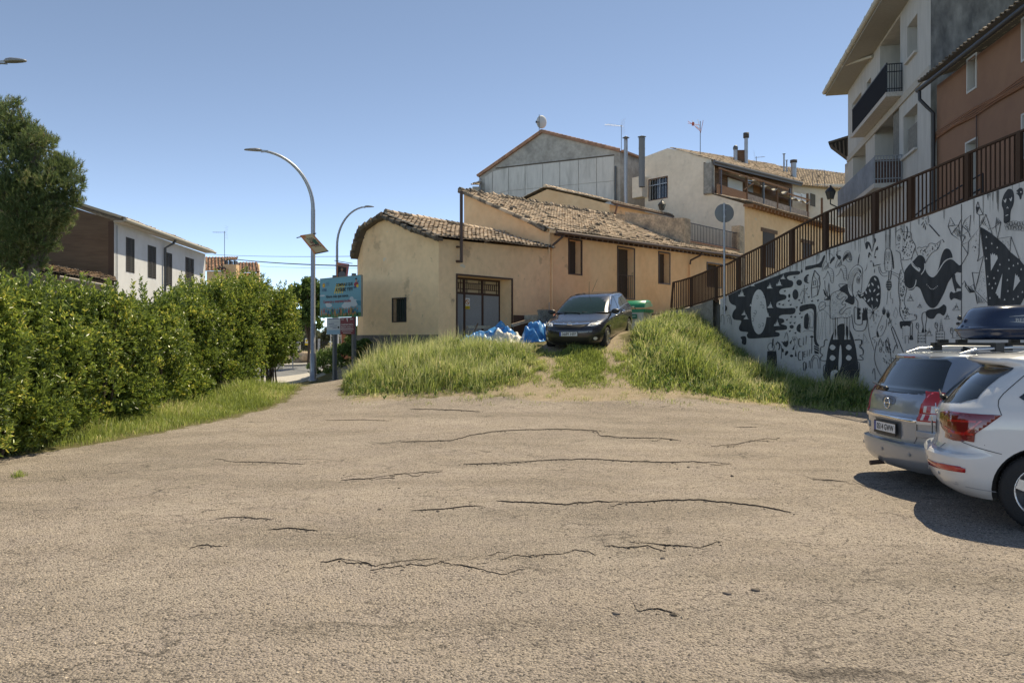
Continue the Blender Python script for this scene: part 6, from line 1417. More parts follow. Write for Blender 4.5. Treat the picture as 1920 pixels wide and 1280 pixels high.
# ---- far gate, wall, pillar
gf = thing('iron_fence', 'dark vertical bar fence and gate across the road', 'fence', P(590, 674, 47.2)); m = MB(); za = P(590, 676, 47).z; zb_ = P(590, 638, 47).z
x0 = P(553, 0, 47).x; x1 = P(615, 0, 47).x; k = x0
while k < x1: m.tube([V((k, 47, za - .2)), V((k, 47, zb_ + .05 * math.sin(k * 3)))], .018, 4); k += .13
m.fbox(Fr(x0, 47, 1, 0, 0, -1), 0, x1 - x0, -.02, .02, zb_ - .15, zb_ - .11); m.fbox(Fr(x0, 47, 1, 0, 0, -1), 0, x1 - x0, -.02, .02, za + .1, za + .14); m.build('bars', BLACKM, gf)
for px in (598,): m = MB(); q = P(px, 0, 46.9).x; m.box((q - .06, 46.85, za - .2), (q + .06, 46.97, zb_ + .1)); m.build('post', GALV, gf)
gt = thing('white_gate', 'white barred gate beside the orange brick pillar', 'gate', P(632, 674, 43)); m = MB(); k = P(620, 0, 44).x; x1 = P(642, 0, 44).x
while k < x1: m.tube([V((k, 44, .5)), V((k, 44, P(0, 627, 44).z))], .025, 5); k += .15
m.bar(V((P(620, 0, 44).x, 44, P(0, 630, 44).z)), V((x1, 44, P(0, 630, 44).z)), .04, .05); m.build('bars', WHITEP, gt)
bm_ = bpy.data.materials.new('brick_courses'); t, b = nodes(bm_); br = t.nodes.new('ShaderNodeTexBrick'); br.inputs['Color1'].default_value = (.50, .17, .075, 1); br.inputs['Color2'].default_value = (.42, .13, .06, 1); br.inputs['Mortar'].default_value = (.33, .22, .16, 1); br.inputs['Scale'].default_value = 4.5; br.inputs['Mortar Size'].default_value = .03
tcx = t.nodes.new('ShaderNodeTexCoord'); mpx = t.nodes.new('ShaderNodeMapping'); mpx.inputs['Rotation'].default_value = (R(90), 0, 0); t.links.new(tcx.outputs['Object'], mpx.inputs[0]); t.links.new(mpx.outputs[0], br.inputs[0]); t.links.new(br.outputs[0], b.inputs['Base Color']); setp(b, 'Roughness', .9)
m = MB(); q0 = P(640, 700, 38); q1 = P(656, 627, 38); m.box((q0.x, 38, .2), (q1.x, 38.45, q1.z)); m.box((q0.x - .05, 37.95, q1.z), (q1.x + .05, 38.5, q1.z + .07)); tag(m.build('brick_pillar', bm_, None, V((q0.x, 38, .5))), 'orange brick pillar behind the billboard posts', 'pillar')
m = MB(); q0 = P(655, 0, 37); q1 = P(669, 654, 37); m.box((q0.x, 37, .2), (q1.x, 37.3, q1.z)); tag(m.build('brick_wall', bm_, None, V((q0.x, 37, .5))), 'low orange brick wall right of the brick pillar', 'wall')
m = MB(); q0 = P(541, 0, 46.4); q1 = P(579, 662, 46.4); m.box((q0.x, 46.6, .4), (q1.x, 47.4, q1.z)); m.blob(P(573, 668, 46.3), .45, .3, .3, 10, 6, 0, .4, 2); tag(m.build('stone_wall', OLDWALL, None, V((q0.x, 46.6, .6))), 'low rough stone wall at the foot of the far fence', 'wall')
o = thing('warning_board', 'yellow and white notice board fixed on the far fence', 'sign', P(575, 648, 46.8)); m = MB(); q0 = P(572, 647, 46.8); q1 = P(578, 634, 46.8); m.box((q0.x, 46.78, q0.z), (q1.x, 46.82, q1.z)); m.box((q0.x, 46.76, q0.z), (q1.x, 46.775, q0.z + .12), 1); m.box((q0.x + .05, 46.76, q0.z + .2), (q1.x - .05, 46.775, q1.z - .08), 1); m.build('board', [WHITEP, mat('sign_yellow', (0, 0, 0))], o)
m = MB(); q0 = P(554, 658, 46.7); q1 = P(563, 640, 46.7); m.box((q0.x, 46.5, q0.z), (q1.x, 46.8, q1.z)); m.box((q0.x + .04, 46.48, q0.z + .05), (q1.x - .04, 46.5, q1.z - .05)); tag(m.build('meter_box', mat('meter_grey', (0.3, 0.31, 0.33), .7), None, q0), 'grey utility box mounted on the far fence', 'utility box')
# traffic signs at hedge end
o = thing('traffic_sign', 'red traffic sign peeking out from behind the hedge end', 'road sign', P(549, 690, 34)); m = MB(); m.tube([P(549, 690, 34), P(549, 596, 34)], .03, 8); m.build('pole', GALV, o)
m = MB(); c = P(549, 603, 33.96); m.lathe(c, [(.001, .012), (.2, .012), (.2, -.01), (.001, -.01)], 8, 0, Matrix.Rotation(R(60), 3, 'Z') @ Matrix.Rotation(R(90), 3, 'X')); m.build('disc', mat('sign_red', (0.55, 0.05, 0.02), .5), o)
m = MB(); c = P(545, 614, 33.96); m.lathe(c, [(.001, .012), (.2, .012), (.2, -.01), (.001, -.01)], 20, 0, Matrix.Rotation(R(90), 3, 'X')); m.build('lower_disc', mat('sign_white_back', (0.55, 0.56, 0.58), .6), o)

# ================================================================== houses on the left
w0 = P(214, 0, 30); w1 = P(385, 0, 40.4); FH = Fr(w0.x, w0.y, w1.x - w0.x, w1.y - w0.y, 1, 0); LH = math.hypot(w1.x - w0.x, w1.y - w0.y)
zE0 = FH.at(222, 419)[1]; zE1 = FH.at(384, 476)[1]
hw = thing('white_house', 'long white rendered house with dark louvred shutters and a tiled eave above the hedge', 'house', (w0.x, w0.y, .5))
WN = []
for x0, x1, y0, y1 in ((236, 251.5, 444, 509), (277, 292, 459, 520), (308.5, 322, 472, 535), (347.5, 363, 481.5, 545)):
    a0, z1 = FH.at(x0, y0); a1 = FH.a(x1); _, z0 = FH.at(x0, y1); WN.append((a0, a1, z0, z1))
m = MB(); wall(m, FH, 0, LH, [(0, .2), (LH, .2)], [(0, zE0), (LH, zE1)], [(*w, .1) for w in WN]); m.build('wall', WHITEW, hw)
F2g = Fr(w0.x, w0.y, -1, 0, 0, -1)
m = MB(); wall(m, F2g, .0, 5.2, [(0, .2), (6, .2)], [(0, zE0 + .05), (5.2, zE0 + 1.75)]); m.build('gable_wall', BROWNW, hw)
m = MB(); m.fbox(F2g, .0, .22, .0, .012, .3, zE0 + .02); m.build('quoin', mat('dark_quoin', (0.10, 0.06, 0.045), .9), hw)
for w in WN:
    m = MB(); m.fbox(FH, w[0], w[1], -.09, -.07, w[2], w[3]); am = (w[0] + w[1]) / 2
    fr_ = m.build('window_frame', mat('brown_louvre_gap', (0.12, 0.06, 0.04), .8), hw)
    for s0, s1 in ((w[0], am - .02), (am + .02, w[1])):
        m = MB(); m.fbox(FH, s0, s0 + .05, -.05, .02, w[2], w[3]); m.fbox(FH, s1 - .05, s1, -.05, .02, w[2], w[3]); n = 20
        for k in range(n + 1): z = w[2] + (w[3] - w[2]) * k / n; m.fbox(FH, s0 + .05, s1 - .05, -.03, .01, max(w[2], z - .018), min(w[3], z + .018))
        m.build('shutter', mat('grey_brown_shutter', (0.075, 0.07, 0.068), .7), fr_)
ev0 = FH.p(-.15, .42, zE0 + .12); ev1 = FH.p(LH + .1, .42, zE1 + .12); rd0 = ev0 + V((-5.6, 0, 1.75)); rd1 = ev1 + V((-5.6, 0, 1.75))
m = MB(); tiles(m, bil(ev0, ev1, rd0, rd1), 52, 16, None, .2, .05); m.build('roof', TM, hw)
m = MB(); m.fbox(FH, -.05, LH, 0, .40, zE0 - .02, zE0 + .06) if abs(zE0 - zE1) < .08 else m.prism([FH.p(-.05, 0, zE0 - .02), FH.p(-.05, .40, zE0 - .02), FH.p(LH, .40, zE1 - .02), FH.p(LH, 0, zE1 - .02)], (0, 0, .08))
m.build('eave_board', mat('eave_beige', (0.45, 0.40, 0.34), .8), hw)
m = MB(); m.tube([ev0 + V((.06, 0, -.04)), ev1 + V((.06, 0, -.04))], .07, 8); m.build('gutter', mat('pale_gutter', (0, 0, 0)), hw)
m = MB(); m.bar(V(ev0) + V((-.1, .1, .06)), V(rd0) + V((0, .1, .06)), .25, .1); m.build('verge', mat('verge_beige', (0.48, 0.41, 0.31), .9), hw)
m = MB(); a_ = FH.a(306); m.tube([FH.p(a_ + .35, .42, zE0 - .03), FH.p(a_ + .2, .36, zE0 - .2), FH.p(a_, .09, zE0 - .42), FH.p(a_, .07, .5)], .055, 8); m.build('downpipe', GALVD, hw)
m = MB()
for d_ in (.12, .22): m.tube([FH.p(d_, .03, zE0 - .1), FH.p(d_, .03, .5)], .012, 5)
m.build('cable', GALV, hw)
# lean-to house in front of the brown gable
hl = thing('lean_to_house', 'low cream outbuilding with a mossy tiled roof against the brown gable', 'house', P(110, 560, 27)); A = P(100, 512, 26.5); B_ = P(219, 530, 27.5); C_ = P(70, 483, 29.6); D_ = P(150, 488, 29.8); D2 = P(215, 521, 29.2)
m = MB(); tiles(m, bil(P(40, 506, 26), B_, P(40, 483, 29.6), D2), 34, 12, None, .2, .3); m.build('roof', TM, hl)
m = MB(); q0 = P(40, 515, 26.3); q1 = P(217, 536, 27.7); m.quad(V((q0.x, q0.y, .2)), V((q1.x, q1.y, .2)), V((q1.x, q1.y, q1.z)), V((q0.x, q0.y, q0.z + .05))); m.build('wall', mat('old_cream', (0.42, 0.34, 0.26), .9, var=.2, vscale=1, col2=(0.33, 0.26, 0.2)), hl)
m = MB(); m.tube([P(112, 519, 26.2), P(212, 538, 27.3)], .05, 8); m.tube([P(88, 512, 26.1), P(86, 540, 26.1)], .04, 6); m.build('gutter', mat('eave_beige', (0, 0, 0)), hl)
# two small far houses
def small_house(label, x0, x1, ye, yr, D, wallm, front):
    o = thing('small_house', label, 'house', P(x0, 540, D)); e0 = P(x0, ye, D); e1 = P(x1, ye, D); r0 = P(x0 + 2, yr, D + 3); r1 = P(x1 - 4, yr, D + 3)
    m = MB(); tiles(m, bil(e0, e1, r0, r1), int((x1 - x0) / F * D / .25), 9, None, .25, .03); m.build('roof', [TILER, TILEO, TILEU], o)
    m = MB(); a_ = V((e0.x + .15, e0.y + .2, .5)); b_ = V((e1.x - .1, e0.y + .2, .5)); dp = V((-1.75, 5.6, 0)); m.prism([a_, b_, b_ + dp, a_ + dp], (0, 0, e0.z - .5)); q = [V((b_.x, b_.y, e0.z)), V((b_.x, b_.y, e0.z)) + dp * .5 + V((0, 0, r1.z - e0.z - .1)), V((b_.x, b_.y, e0.z)) + dp]; m.prism(q, (-.2, 0, 0)); m.build('wall', wallm, o)
    return o
hs = small_house('small ochre house with a red tiled roof beyond the white house', 382, 424, 508, 482, 58, OCHRE, 0)
small_house('far small house showing only a red tiled roof over the hedge', 440, 487, 511, 492, 60, OCHRE2, 0)
m = MB(); q = P(433, 500, 59); m.box((q.x - .5, q.y - .3, q.z - 1.5), (q.x + .5, q.y + .4, q.z + .15), 0); tag(m.build('chimney_base', OCHRE, None, q), 'square ochre chimney stack with a small tiled cap between the far roofs', 'chimney')
m = MB()
for dx in (-.35, 0, .35): m.box((q.x + dx - .06, q.y - .28, q.z + .15), (q.x + dx + .06, q.y + .3, q.z + .45))
m.build('chimney_vents', BLACKM, bpy.data.objects['chimney_base']); m = MB(); e0 = q + V((-.6, -.45, .45)); tiles(m, bil(e0, e0 + V((1.2, 0, 0)), e0 + V((.05, .5, .3)), e0 + V((1.15, .5, .3))), 6, 3); m.build('cap_tiles', [TILER, TILEO, TILEU], bpy.data.objects['chimney_base'])
# ================================================================== vehicles
def paintm(name, col, metal=.3, rough=.32, dust=None):
    m = bpy.data.materials.new(name); t, b = nodes(m); N = t.nodes; L = t.links
    setp(b, 'Metallic', metal); setp(b, 'Roughness', rough); setp(b, 'Coat Weight', .9); setp(b, 'Coat Roughness', .05)
    n = N.new('ShaderNodeTexNoise'); n.inputs['Scale'].default_value = 3; n.inputs['Detail'].default_value = 8; tc = N.new('ShaderNodeTexCoord'); L.new(tc.outputs['Object'], n.inputs[0])
    sx_ = N.new('ShaderNodeSeparateXYZ'); L.new(tc.outputs['Object'], sx_.inputs[0])
    mr = N.new('ShaderNodeMapRange'); mr.inputs[1].default_value = .75; mr.inputs[2].default_value = .15; mr.inputs[3].default_value = 0; mr.inputs[4].default_value = .28
    L.new(sx_.outputs[2], mr.inputs[0]); mu_ = N.new('ShaderNodeMath'); mu_.operation = 'MULTIPLY'; L.new(mr.outputs[0], mu_.inputs[0]); L.new(n.outputs['Fac'], mu_.inputs[1])
    mx = N.new('ShaderNodeMix'); mx.data_type = 'RGBA'; mx.inputs[6].default_value = (*col, 1); mx.inputs[7].default_value = (.30, .25, .19, 1); L.new(mu_.outputs[0], mx.inputs[0]); L.new(mx.outputs[2], b.inputs['Base Color'])
    r = N.new('ShaderNodeMath'); r.operation = 'MULTIPLY_ADD'; r.inputs[1].default_value = .5; r.inputs[2].default_value = rough; L.new(mu_.outputs[0], r.inputs[0]); L.new(r.outputs[0], b.inputs['Roughness'])
    return m
def pchip(zs, vals, z):
    # monotone-ish cubic through the control levels
    n = len(zs); i = max(0, min(n - 2, int(np.searchsorted(zs, z, 'right') - 1))); h = zs[i + 1] - zs[i]; t = (z - zs[i]) / h
    def sl(k):
        if k <= 0 or k >= n - 1: return (vals[min(k + 1, n - 1)] - vals[max(k - 1, 0)]) / (zs[min(k + 1, n - 1)] - zs[max(k - 1, 0)])
        d0 = (vals[k] - vals[k - 1]) / (zs[k] - zs[k - 1]); d1 = (vals[k + 1] - vals[k]) / (zs[k + 1] - zs[k])
        return 0 if d0 * d1 <= 0 else 2 * d0 * d1 / (d0 + d1)
    m0, m1 = sl(i) * h, sl(i + 1) * h
    return (2 * t**3 - 3 * t**2 + 1) * vals[i] + (t**3 - 2 * t**2 + t) * m0 + (-2 * t**3 + 3 * t**2) * vals[i + 1] + (t**3 - t**2) * m1
def body_mesh(levels, nring=0, dz=.018, DR=.40, DF=.75, NR=2.7, NF=2.5, TF=.05):
    """levels: (z, x_rear, x_front, half_width, ..) horizontal slices; each slice has rounded rear and front caps and near-straight sides"""
    L_ = np.array(levels, float); zs = L_[:, 0]; zz = [zs[0]]
    for a, b_ in zip(zs, zs[1:]):
        k = max(1, int(round((b_ - a) / dz))); zz += [a + (b_ - a) * (i + 1) / k for i in range(k)]
    vs = []; NC, NS = 34, 26
    for z in zz:
        xr, xf, w = [pchip(zs, L_[:, c], z) for c in range(1, 4)]; l = xf - xr; dr = min(DR, l * .42); df = min(DF, l * .48) if z < 1.0 else min(.42, l * .4); ring_ = []
        for k in range(NC):       # rear cap, from +w to -w
            th = math.pi * k / (NC - 1); c, s = math.sin(th), math.cos(th); r = (abs(c) ** NR + abs(s) ** NR) ** (-1 / NR); ring_.append((xr + dr - dr * r * c, w * r * s))
        for k in range(1, NS): ring_.append((xr + dr + (l - dr - df) * k / NS, -w))
        for k in range(NC):
            th = math.pi * k / (NC - 1); c, s = math.sin(th), -math.cos(th); r = (abs(c) ** NF + abs(s) ** NF) ** (-1 / NF); ring_.append((xf - df + df * r * c, w * r * s))
        for k in range(1, NS): ring_.append((xf - df - (l - dr - df) * k / NS, w))
        for x, y in ring_:
            t = max(0, (x - xr) / l - .5) * 2; t2 = max(0, .5 - (x - xr) / l) * 2; vs.append((x, y * (1 - TF * t ** 2 - .02 * t2 ** 2), z))
    nring = len(vs) // len(zz); K = len(zz)
    fs = [(i * nring + k, i * nring + (k + 1) % nring, (i + 1) * nring + (k + 1) % nring, (i + 1) * nring + k) for i in range(K - 1) for k in range(nring)]
    fs.append(tuple(range(nring - 1, -1, -1))); fs.append(tuple((K - 1) * nring + k for k in range(nring)))
    return vs, fs
DV = {'rear': V((-1, 0, 0)), 'front': V((1, 0, 0)), 'left': V((0, 1, 0)), 'right': V((0, -1, 0)), 'top': V((0, 0, 1))}
class Car:
    def __init__(s, name, label, cat, levels, paint, loc, rot, wheels, wr, ww, rim='twin', tyre_w=.215, bk={}):
        s.root = thing(name, label, cat, loc, rot, local=True); s.lv = levels; s.paint = paint
        vs, fs = body_mesh(levels, **bk)
        me = bpy.data.meshes.new('body'); me.from_pydata(vs, [], fs); me.materials.append(paint); me.materials.append(BLKPL)
        me.polygons.foreach_set('use_smooth', [True] * len(fs)); s.bvh = BVHTree.FromPolygons([V(v) for v in vs], [tuple(f) for f in fs[:-2]])
        ob = bpy.data.objects.new('body', me); COL.objects.link(ob); ob.parent = s.root; s.body = ob; LOCAL[ob.name] = True
        # wheel arches cut out of the body
        cb_ = MB()
        for x in wheels:
            for sy in (-1, 1):
                n = 40; r = wr + .055; y0, y1 = sorted((sy * (ww - .26), sy * (ww + .4)))
                ring_ = [V((x + r * math.cos(2 * math.pi * k / n), y0, wr + r * math.sin(2 * math.pi * k / n))) for k in range(n)]
                cb_.prism(ring_, (0, y1 - y0, 0))
        cme = bpy.data.meshes.new('cut'); cme.from_pydata(cb_.v, [], cb_.f); cme.materials.append(paint); cme.materials.append(BLKPL); cme.polygons.foreach_set('material_index', [1] * len(cb_.f))
        bmc = bmesh.new(); bmc.from_mesh(cme); bmesh.ops.recalc_face_normals(bmc, faces=bmc.faces); bmc.to_mesh(cme); bmc.free()
        bmc = bmesh.new(); bmc.from_mesh(me); bmesh.ops.recalc_face_normals(bmc, faces=bmc.faces); bmc.to_mesh(me); bmc.free()
        co = bpy.data.objects.new('cut', cme); COL.objects.link(co)
        md = ob.modifiers.new('b', 'BOOLEAN'); md.object = co; md.operation = 'DIFFERENCE'; md.solver = 'EXACT'
        ob.parent = None; dg = bpy.context.evaluated_depsgraph_get(); nm = bpy.data.meshes.new_from_object(ob.evaluated_get(dg)); ob.modifiers.clear(); ob.data = nm; ob.parent = s.root
        bpy.data.objects.remove(co); bpy.data.meshes.remove(me); nm.name = 'body'
        # sharp shading at the cut
        try: nm.set_sharp_from_angle(angle=R(32))
        except Exception: pass
        for x in wheels:
            for sy in (-1, 1): s.wheel(x, sy * ww, wr, sy, rim, tyre_w)
    def wheel(s, x, y, r, sy, rim, tw):
        M_ = Matrix.Rotation(R(90), 3, 'X'); yi = y - sy * tw / 2; g = -sy
        w_ = thing('wheel', None, None, (x, yi, r), local=True); w_.parent = s.root
        rr = r * .70; m = MB()
        prof = [(rr * .96, -tw / 2), (r * .90, -tw / 2), (r * .975, -tw / 2 + .02), (r, -tw / 2 + .05), (r, tw / 2 - .05), (r * .975, tw / 2 - .02), (r * .90, tw / 2), (rr * .96, tw / 2)]
        m.lathe((0, 0, 0), prof, 48, 0, M_); 
        for k in range(60):   # tread grooves
            t = 2 * math.pi * k / 60; c, sn = math.cos(t), math.sin(t); m.bar(V((c * (r + .001), -tw * .42, sn * (r + .001))), V((c * (r + .001), tw * .42, sn * (r + .001))), .012, .006, 0, (c, 0, sn))
        m.build('tyre', RUBBER, w_)
        m = MB(); o = sy * tw / 2
        m.lathe((0, 0, 0), [(rr * .98, -g * tw / 2 * 0 + tw * .49 * (1 if sy < 0 else -1)), (rr * .98, tw * .50 * (1 if sy < 0 else -1)), (rr * .90, tw * .48 * (1 if sy < 0 else -1)), (rr * .88, tw * .1 * (1 if sy < 0 else -1)), (.001, tw * .1 * (1 if sy < 0 else -1))], 40, 0, M_)
        m.lathe((0, 0, 0), [(.001, -sy * tw * .47), (.04, -sy * tw * .47), (.055, -sy * tw * .40), (.055, 0)], 20, 0, M_)
        n = 5
        for k in range(n):
            for d in ((-.17, .17) if rim == 'twin' else (0,)):
                t0 = 2 * math.pi * k / n + .3; c0 = V((math.cos(t0 + d * .5) * .05, sy * tw * .40, math.sin(t0 + d * .5) * .05)); c1 = V((math.cos(t0 + d * 1.6) * rr * .90, sy * tw * .45, math.sin(t0 + d * 1.6) * rr * .90))
                wd = .045 if rim == 'twin' else .085; mid = c0.lerp(c1, .5) + V((0, sy * .012, 0)); m.bar(c0, mid, wd, .03, 0, (0, 1, 0)); m.bar(mid, c1, wd * 1.1, .03, 0, (0, 1, 0))
        m.build('rim', ALU, w_)
        m = MB(); m.lathe((0, 0, 0), [(.001, -sy * tw * .12), (rr * .62, -sy * tw * .12), (rr * .62, -sy * tw * .02), (.001, -sy * tw * .02)], 28, 0, M_); m.build('brake_disc', mat('brake_disc', (0.10, 0.095, 0.09), .5, metal=.6), w_)
    def ray(s, side, a, b_):
        if side == 'rear': o, d = V((-2, a, b_)), V((1, 0, 0))
        elif side == 'front': o, d = V((8, a, b_)), V((-1, 0, 0))
        elif side == 'left': o, d = V((a, 3, b_)), V((0, -1, 0))
        elif side == 'right': o, d = V((a, -3, b_)), V((0, 1, 0))
        else: o, d = V((a, b_, 4)), V((0, 0, -1))
        return s.bvh.ray_cast(o, d)
    def decal(s, name, mt, side, poly, off=.004, cell=.05, sm=True, thick=0., parent=None, round_=0):
        """a panel of the given outline that follows the body surface"""
        if round_: poly = smooth(poly, True, round_)
        bm_ = bmesh.new(); bv = [bm_.verts.new((x, y, 0)) for x, y in poly]
        for t_ in tessellate_polygon([[V((x, y, 0)) for x, y in poly]]):
            try: bm_.faces.new([bv[k] for k in t_])
            except ValueError: pass
        xs = [p[0] for p in poly]; ys = [p[1] for p in poly]
        for ax, lo, hi in ((0, min(xs), max(xs)), (1, min(ys), max(ys))):
            k = lo + cell
            while k < hi:
                no = (1, 0, 0) if ax == 0 else (0, 1, 0); co = (k, 0, 0) if ax == 0 else (0, k, 0)
                bmesh.ops.bisect_plane(bm_, geom=bm_.verts[:] + bm_.edges[:] + bm_.faces[:], plane_co=co, plane_no=no); k += cell
        bmesh.ops.triangulate(bm_, faces=[f for f in bm_.faces if len(f.verts) > 4])
        dead = []; edge = set()
        for v in bm_.verts:
            h, n, i, d = s.ray(side, v.co.x, v.co.y)
            if h is None or abs(n.dot(DV[side])) < (.30 if side in ('rear', 'front') else .22): dead.append(v); continue
            v.co = h + n * off if n.dot({'rear': V((-1, 0, 0)), 'front': V((1, 0, 0)), 'left': V((0, 1, 0)), 'right': V((0, -1, 0)), 'top': V((0, 0, 1))}[side]) > 0 else h - n * off
        if dead: bmesh.ops.delete(bm_, geom=dead, context='VERTS')
        bmesh.ops.recalc_face_normals(bm_, faces=bm_.faces)
        if bm_.faces:
            dirv = {'rear': V((-1, 0, 0)), 'front': V((1, 0, 0)), 'left': V((0, 1, 0)), 'right': V((0, -1, 0)), 'top': V((0, 0, 1))}[side]
            if sum(f.normal.dot(dirv) * f.calc_area() for f in bm_.faces) < 0: bmesh.ops.reverse_faces(bm_, faces=bm_.faces)
        if thick:
            r_ = bmesh.ops.extrude_edge_only(bm_, edges=[e for e in bm_.edges if e.is_boundary]); dv = {'rear': V((1, 0, 0)), 'front': V((-1, 0, 0)), 'left': V((0, -1, 0)), 'right': V((0, 1, 0)), 'top': V((0, 0, -1))}[side]
            for v in [g_ for g_ in r_['geom'] if isinstance(g_, bmesh.types.BMVert)]: v.co += dv * thick
        me = bpy.data.meshes.new(name); bm_.to_mesh(me); bm_.free(); me.materials.append(mt); me.polygons.foreach_set('use_smooth', [sm] * len(me.polygons))
        ob = bpy.data.objects.new(name, me); COL.objects.link(ob); ob.parent = parent or s.root; LOCAL[ob.name] = True; return ob
    def strip(s, name, mt, side, pts, w=.006, off=.003, round_=3, parent=None, cell=.06):
        """panel gap or thin trim following the body"""
        q = smooth(pts, False, round_) if round_ and len(pts) > 2 else pts; l, r_ = [], []
        for i in range(len(q)):
            a, b_ = q[max(i - 1, 0)], q[min(i + 1, len(q) - 1)]; dx, dy = b_[0] - a[0], b_[1] - a[1]; n = math.hypot(dx, dy) or 1
            l.append((q[i][0] - dy / n * w / 2, q[i][1] + dx / n * w / 2)); r_.append((q[i][0] + dy / n * w / 2, q[i][1] - dx / n * w / 2))
        out = MB()
        P0 = []
        for (a, b_) in zip(l, r_):
            pr = []
            for c in (a, b_):
                h, n, i, d = s.ray(side, *c)
                if h is None or abs(n.dot(DV[side])) < .2: pr = None; break
                dirv = {'rear': V((-1, 0, 0)), 'front': V((1, 0, 0)), 'left': V((0, 1, 0)), 'right': V((0, -1, 0)), 'top': V((0, 0, 1))}[side]
                pr.append(h + n * off * (1 if n.dot(dirv) > 0 else -1))
            P0.append(pr)
        for a, b_ in zip(P0, P0[1:]):
            if a and b_: out.quad(a[0], a[1], b_[1], b_[0])
        if out.f: return out.build(name, mt, parent or s.root)
    def plate(s, side, x, y, z, txt, w=.52, h=.11, tilt=0.):
        m = MB(); sg = -1 if side == 'rear' else 1
        m.box((min(x, x + sg * .012), y - w / 2 - .012, z - h / 2 - .012), (max(x, x + sg * .012), y + w / 2 + .012, z + h / 2 + .012)); fr_ = m.build('plate_frame', BLKPL, s.root)
        m = MB(); xo = x + sg * .0135; m.box((min(x + sg * .010, xo), y - w / 2, z - h / 2), (max(x + sg * .010, xo), y + w / 2, z + h / 2)); p_ = m.build('number_plate', PLATE, fr_)
        ux = V((0, sg, 0)) * 1.0; m = MB(); o = V((xo + sg * .0015, y, z)); m.quad(o - ux * w / 2 + V((0, 0, -h / 2)), o - ux * (w / 2 - .045) + V((0, 0, -h / 2)), o - ux * (w / 2 - .045) + V((0, 0, h / 2)), o - ux * w / 2 + V((0, 0, h / 2)), 1)
        put_text(m, txt, o + ux * .02 + V((sg * .0005, 0, 0)), ux, V((0, 0, 1)), .1, 0, w=w * .80, h=h * .68, bold=.02); m.build('plate_text', [INK, EUBLUE], fr_)
    def mirror(s, x, y, z, sy, mt):
        m = MB(); m.blob((x - .02, sy * (y + .12), z), .075, .125, .075, 16, 10); m.bar(V((x, sy * (y - .05), z - .05)), V((x, sy * (y + .08), z - .03)), .05, .04); mr_ = m.build('wing_mirror', mt, s.root)
        m = MB(); m.blob((x - .085, sy * (y + .12), z), .015, .105, .058, 14, 8); m.build('mirror_glass', GLASS, mr_)
SILV = paintm('silver_grey_paint', (0.30, 0.34, 0.40), .45, .30); WHTP = paintm('white_car_paint', (0.62, 0.625, 0.635), .0, .34); NAVY = paintm('dark_navy_paint', (0.016, 0.018, 0.028), .35, .25); REDP = paintm('faded_red_paint', (0.36, 0.07, 0.045), .0, .5)
GAPM = mat('panel_gap', (0.012, 0.012, 0.013), .8); SILVP = mat('silver_plastic', (0.28, 0.285, 0.29), .5)
# ---------------- silver people carrier
ZL = [(.20, .16, 4.30, .80, 5, 4), (.27, .07, 4.40, .855, 5, 4), (.36, .02, 4.45, .885, 5, 4), (.48, .0, 4.47, .897, 5, 4), (.53, .005, 4.47, .90, 5, 4), (.545, .07, 4.465, .90, 5.5, 4), (.60, .075, 4.45, .90, 5.5, 4), (.75, .07, 4.38, .90, 5.5, 4),
      (.80, .06, 4.33, .90, 5.5, 4), (.85, .055, 4.25, .90, 5.5, 4), (.88, .075, 4.15, .90, 5.5, 4), (.98, .085, 3.75, .893, 5.5, 4), (1.06, .10, 3.42, .882, 5.5, 4.2), (1.12, .125, 3.30, .868, 5.5, 4.5), (1.30, .215, 2.95, .815, 5.5, 5), (1.45, .30, 2.65, .765, 5.5, 5),
      (1.55, .36, 2.42, .725, 5.5, 5), (1.575, .35, 2.33, .71, 5, 5), (1.60, .42, 2.2, .66, 4, 4), (1.618, .62, 1.95, .52, 4, 4), (1.625, .95, 1.6, .3, 3, 3)]
zf_ = Car('people_carrier', 'silver grey people carrier parked nose to the mural wall with a roof box on top', 'car', ZL, SILV, (4.60, 9.62, 0), (0, 0, R(0.5)), (.86, 3.56), .315, .885)
z = zf_
gl = z.decal('rear_window', GLASSC, 'rear', [(-.73, 1.15), (-.76, 1.18), (-.66, 1.50), (-.60, 1.535), (.60, 1.535), (.66, 1.50), (.76, 1.18), (.73, 1.15), (.4, 1.13), (-.4, 1.13)])
z.decal('tailgate_upper', SILV, 'rear', [(-.64, 1.545), (-.60, 1.58), (.60, 1.58), (.64, 1.545)], .012, thick=.01)
z.decal('brake_light', REDL, 'rear', [(.13, 1.548), (.13, 1.572), (-.13, 1.572), (-.13, 1.548)], .018, thick=.006)
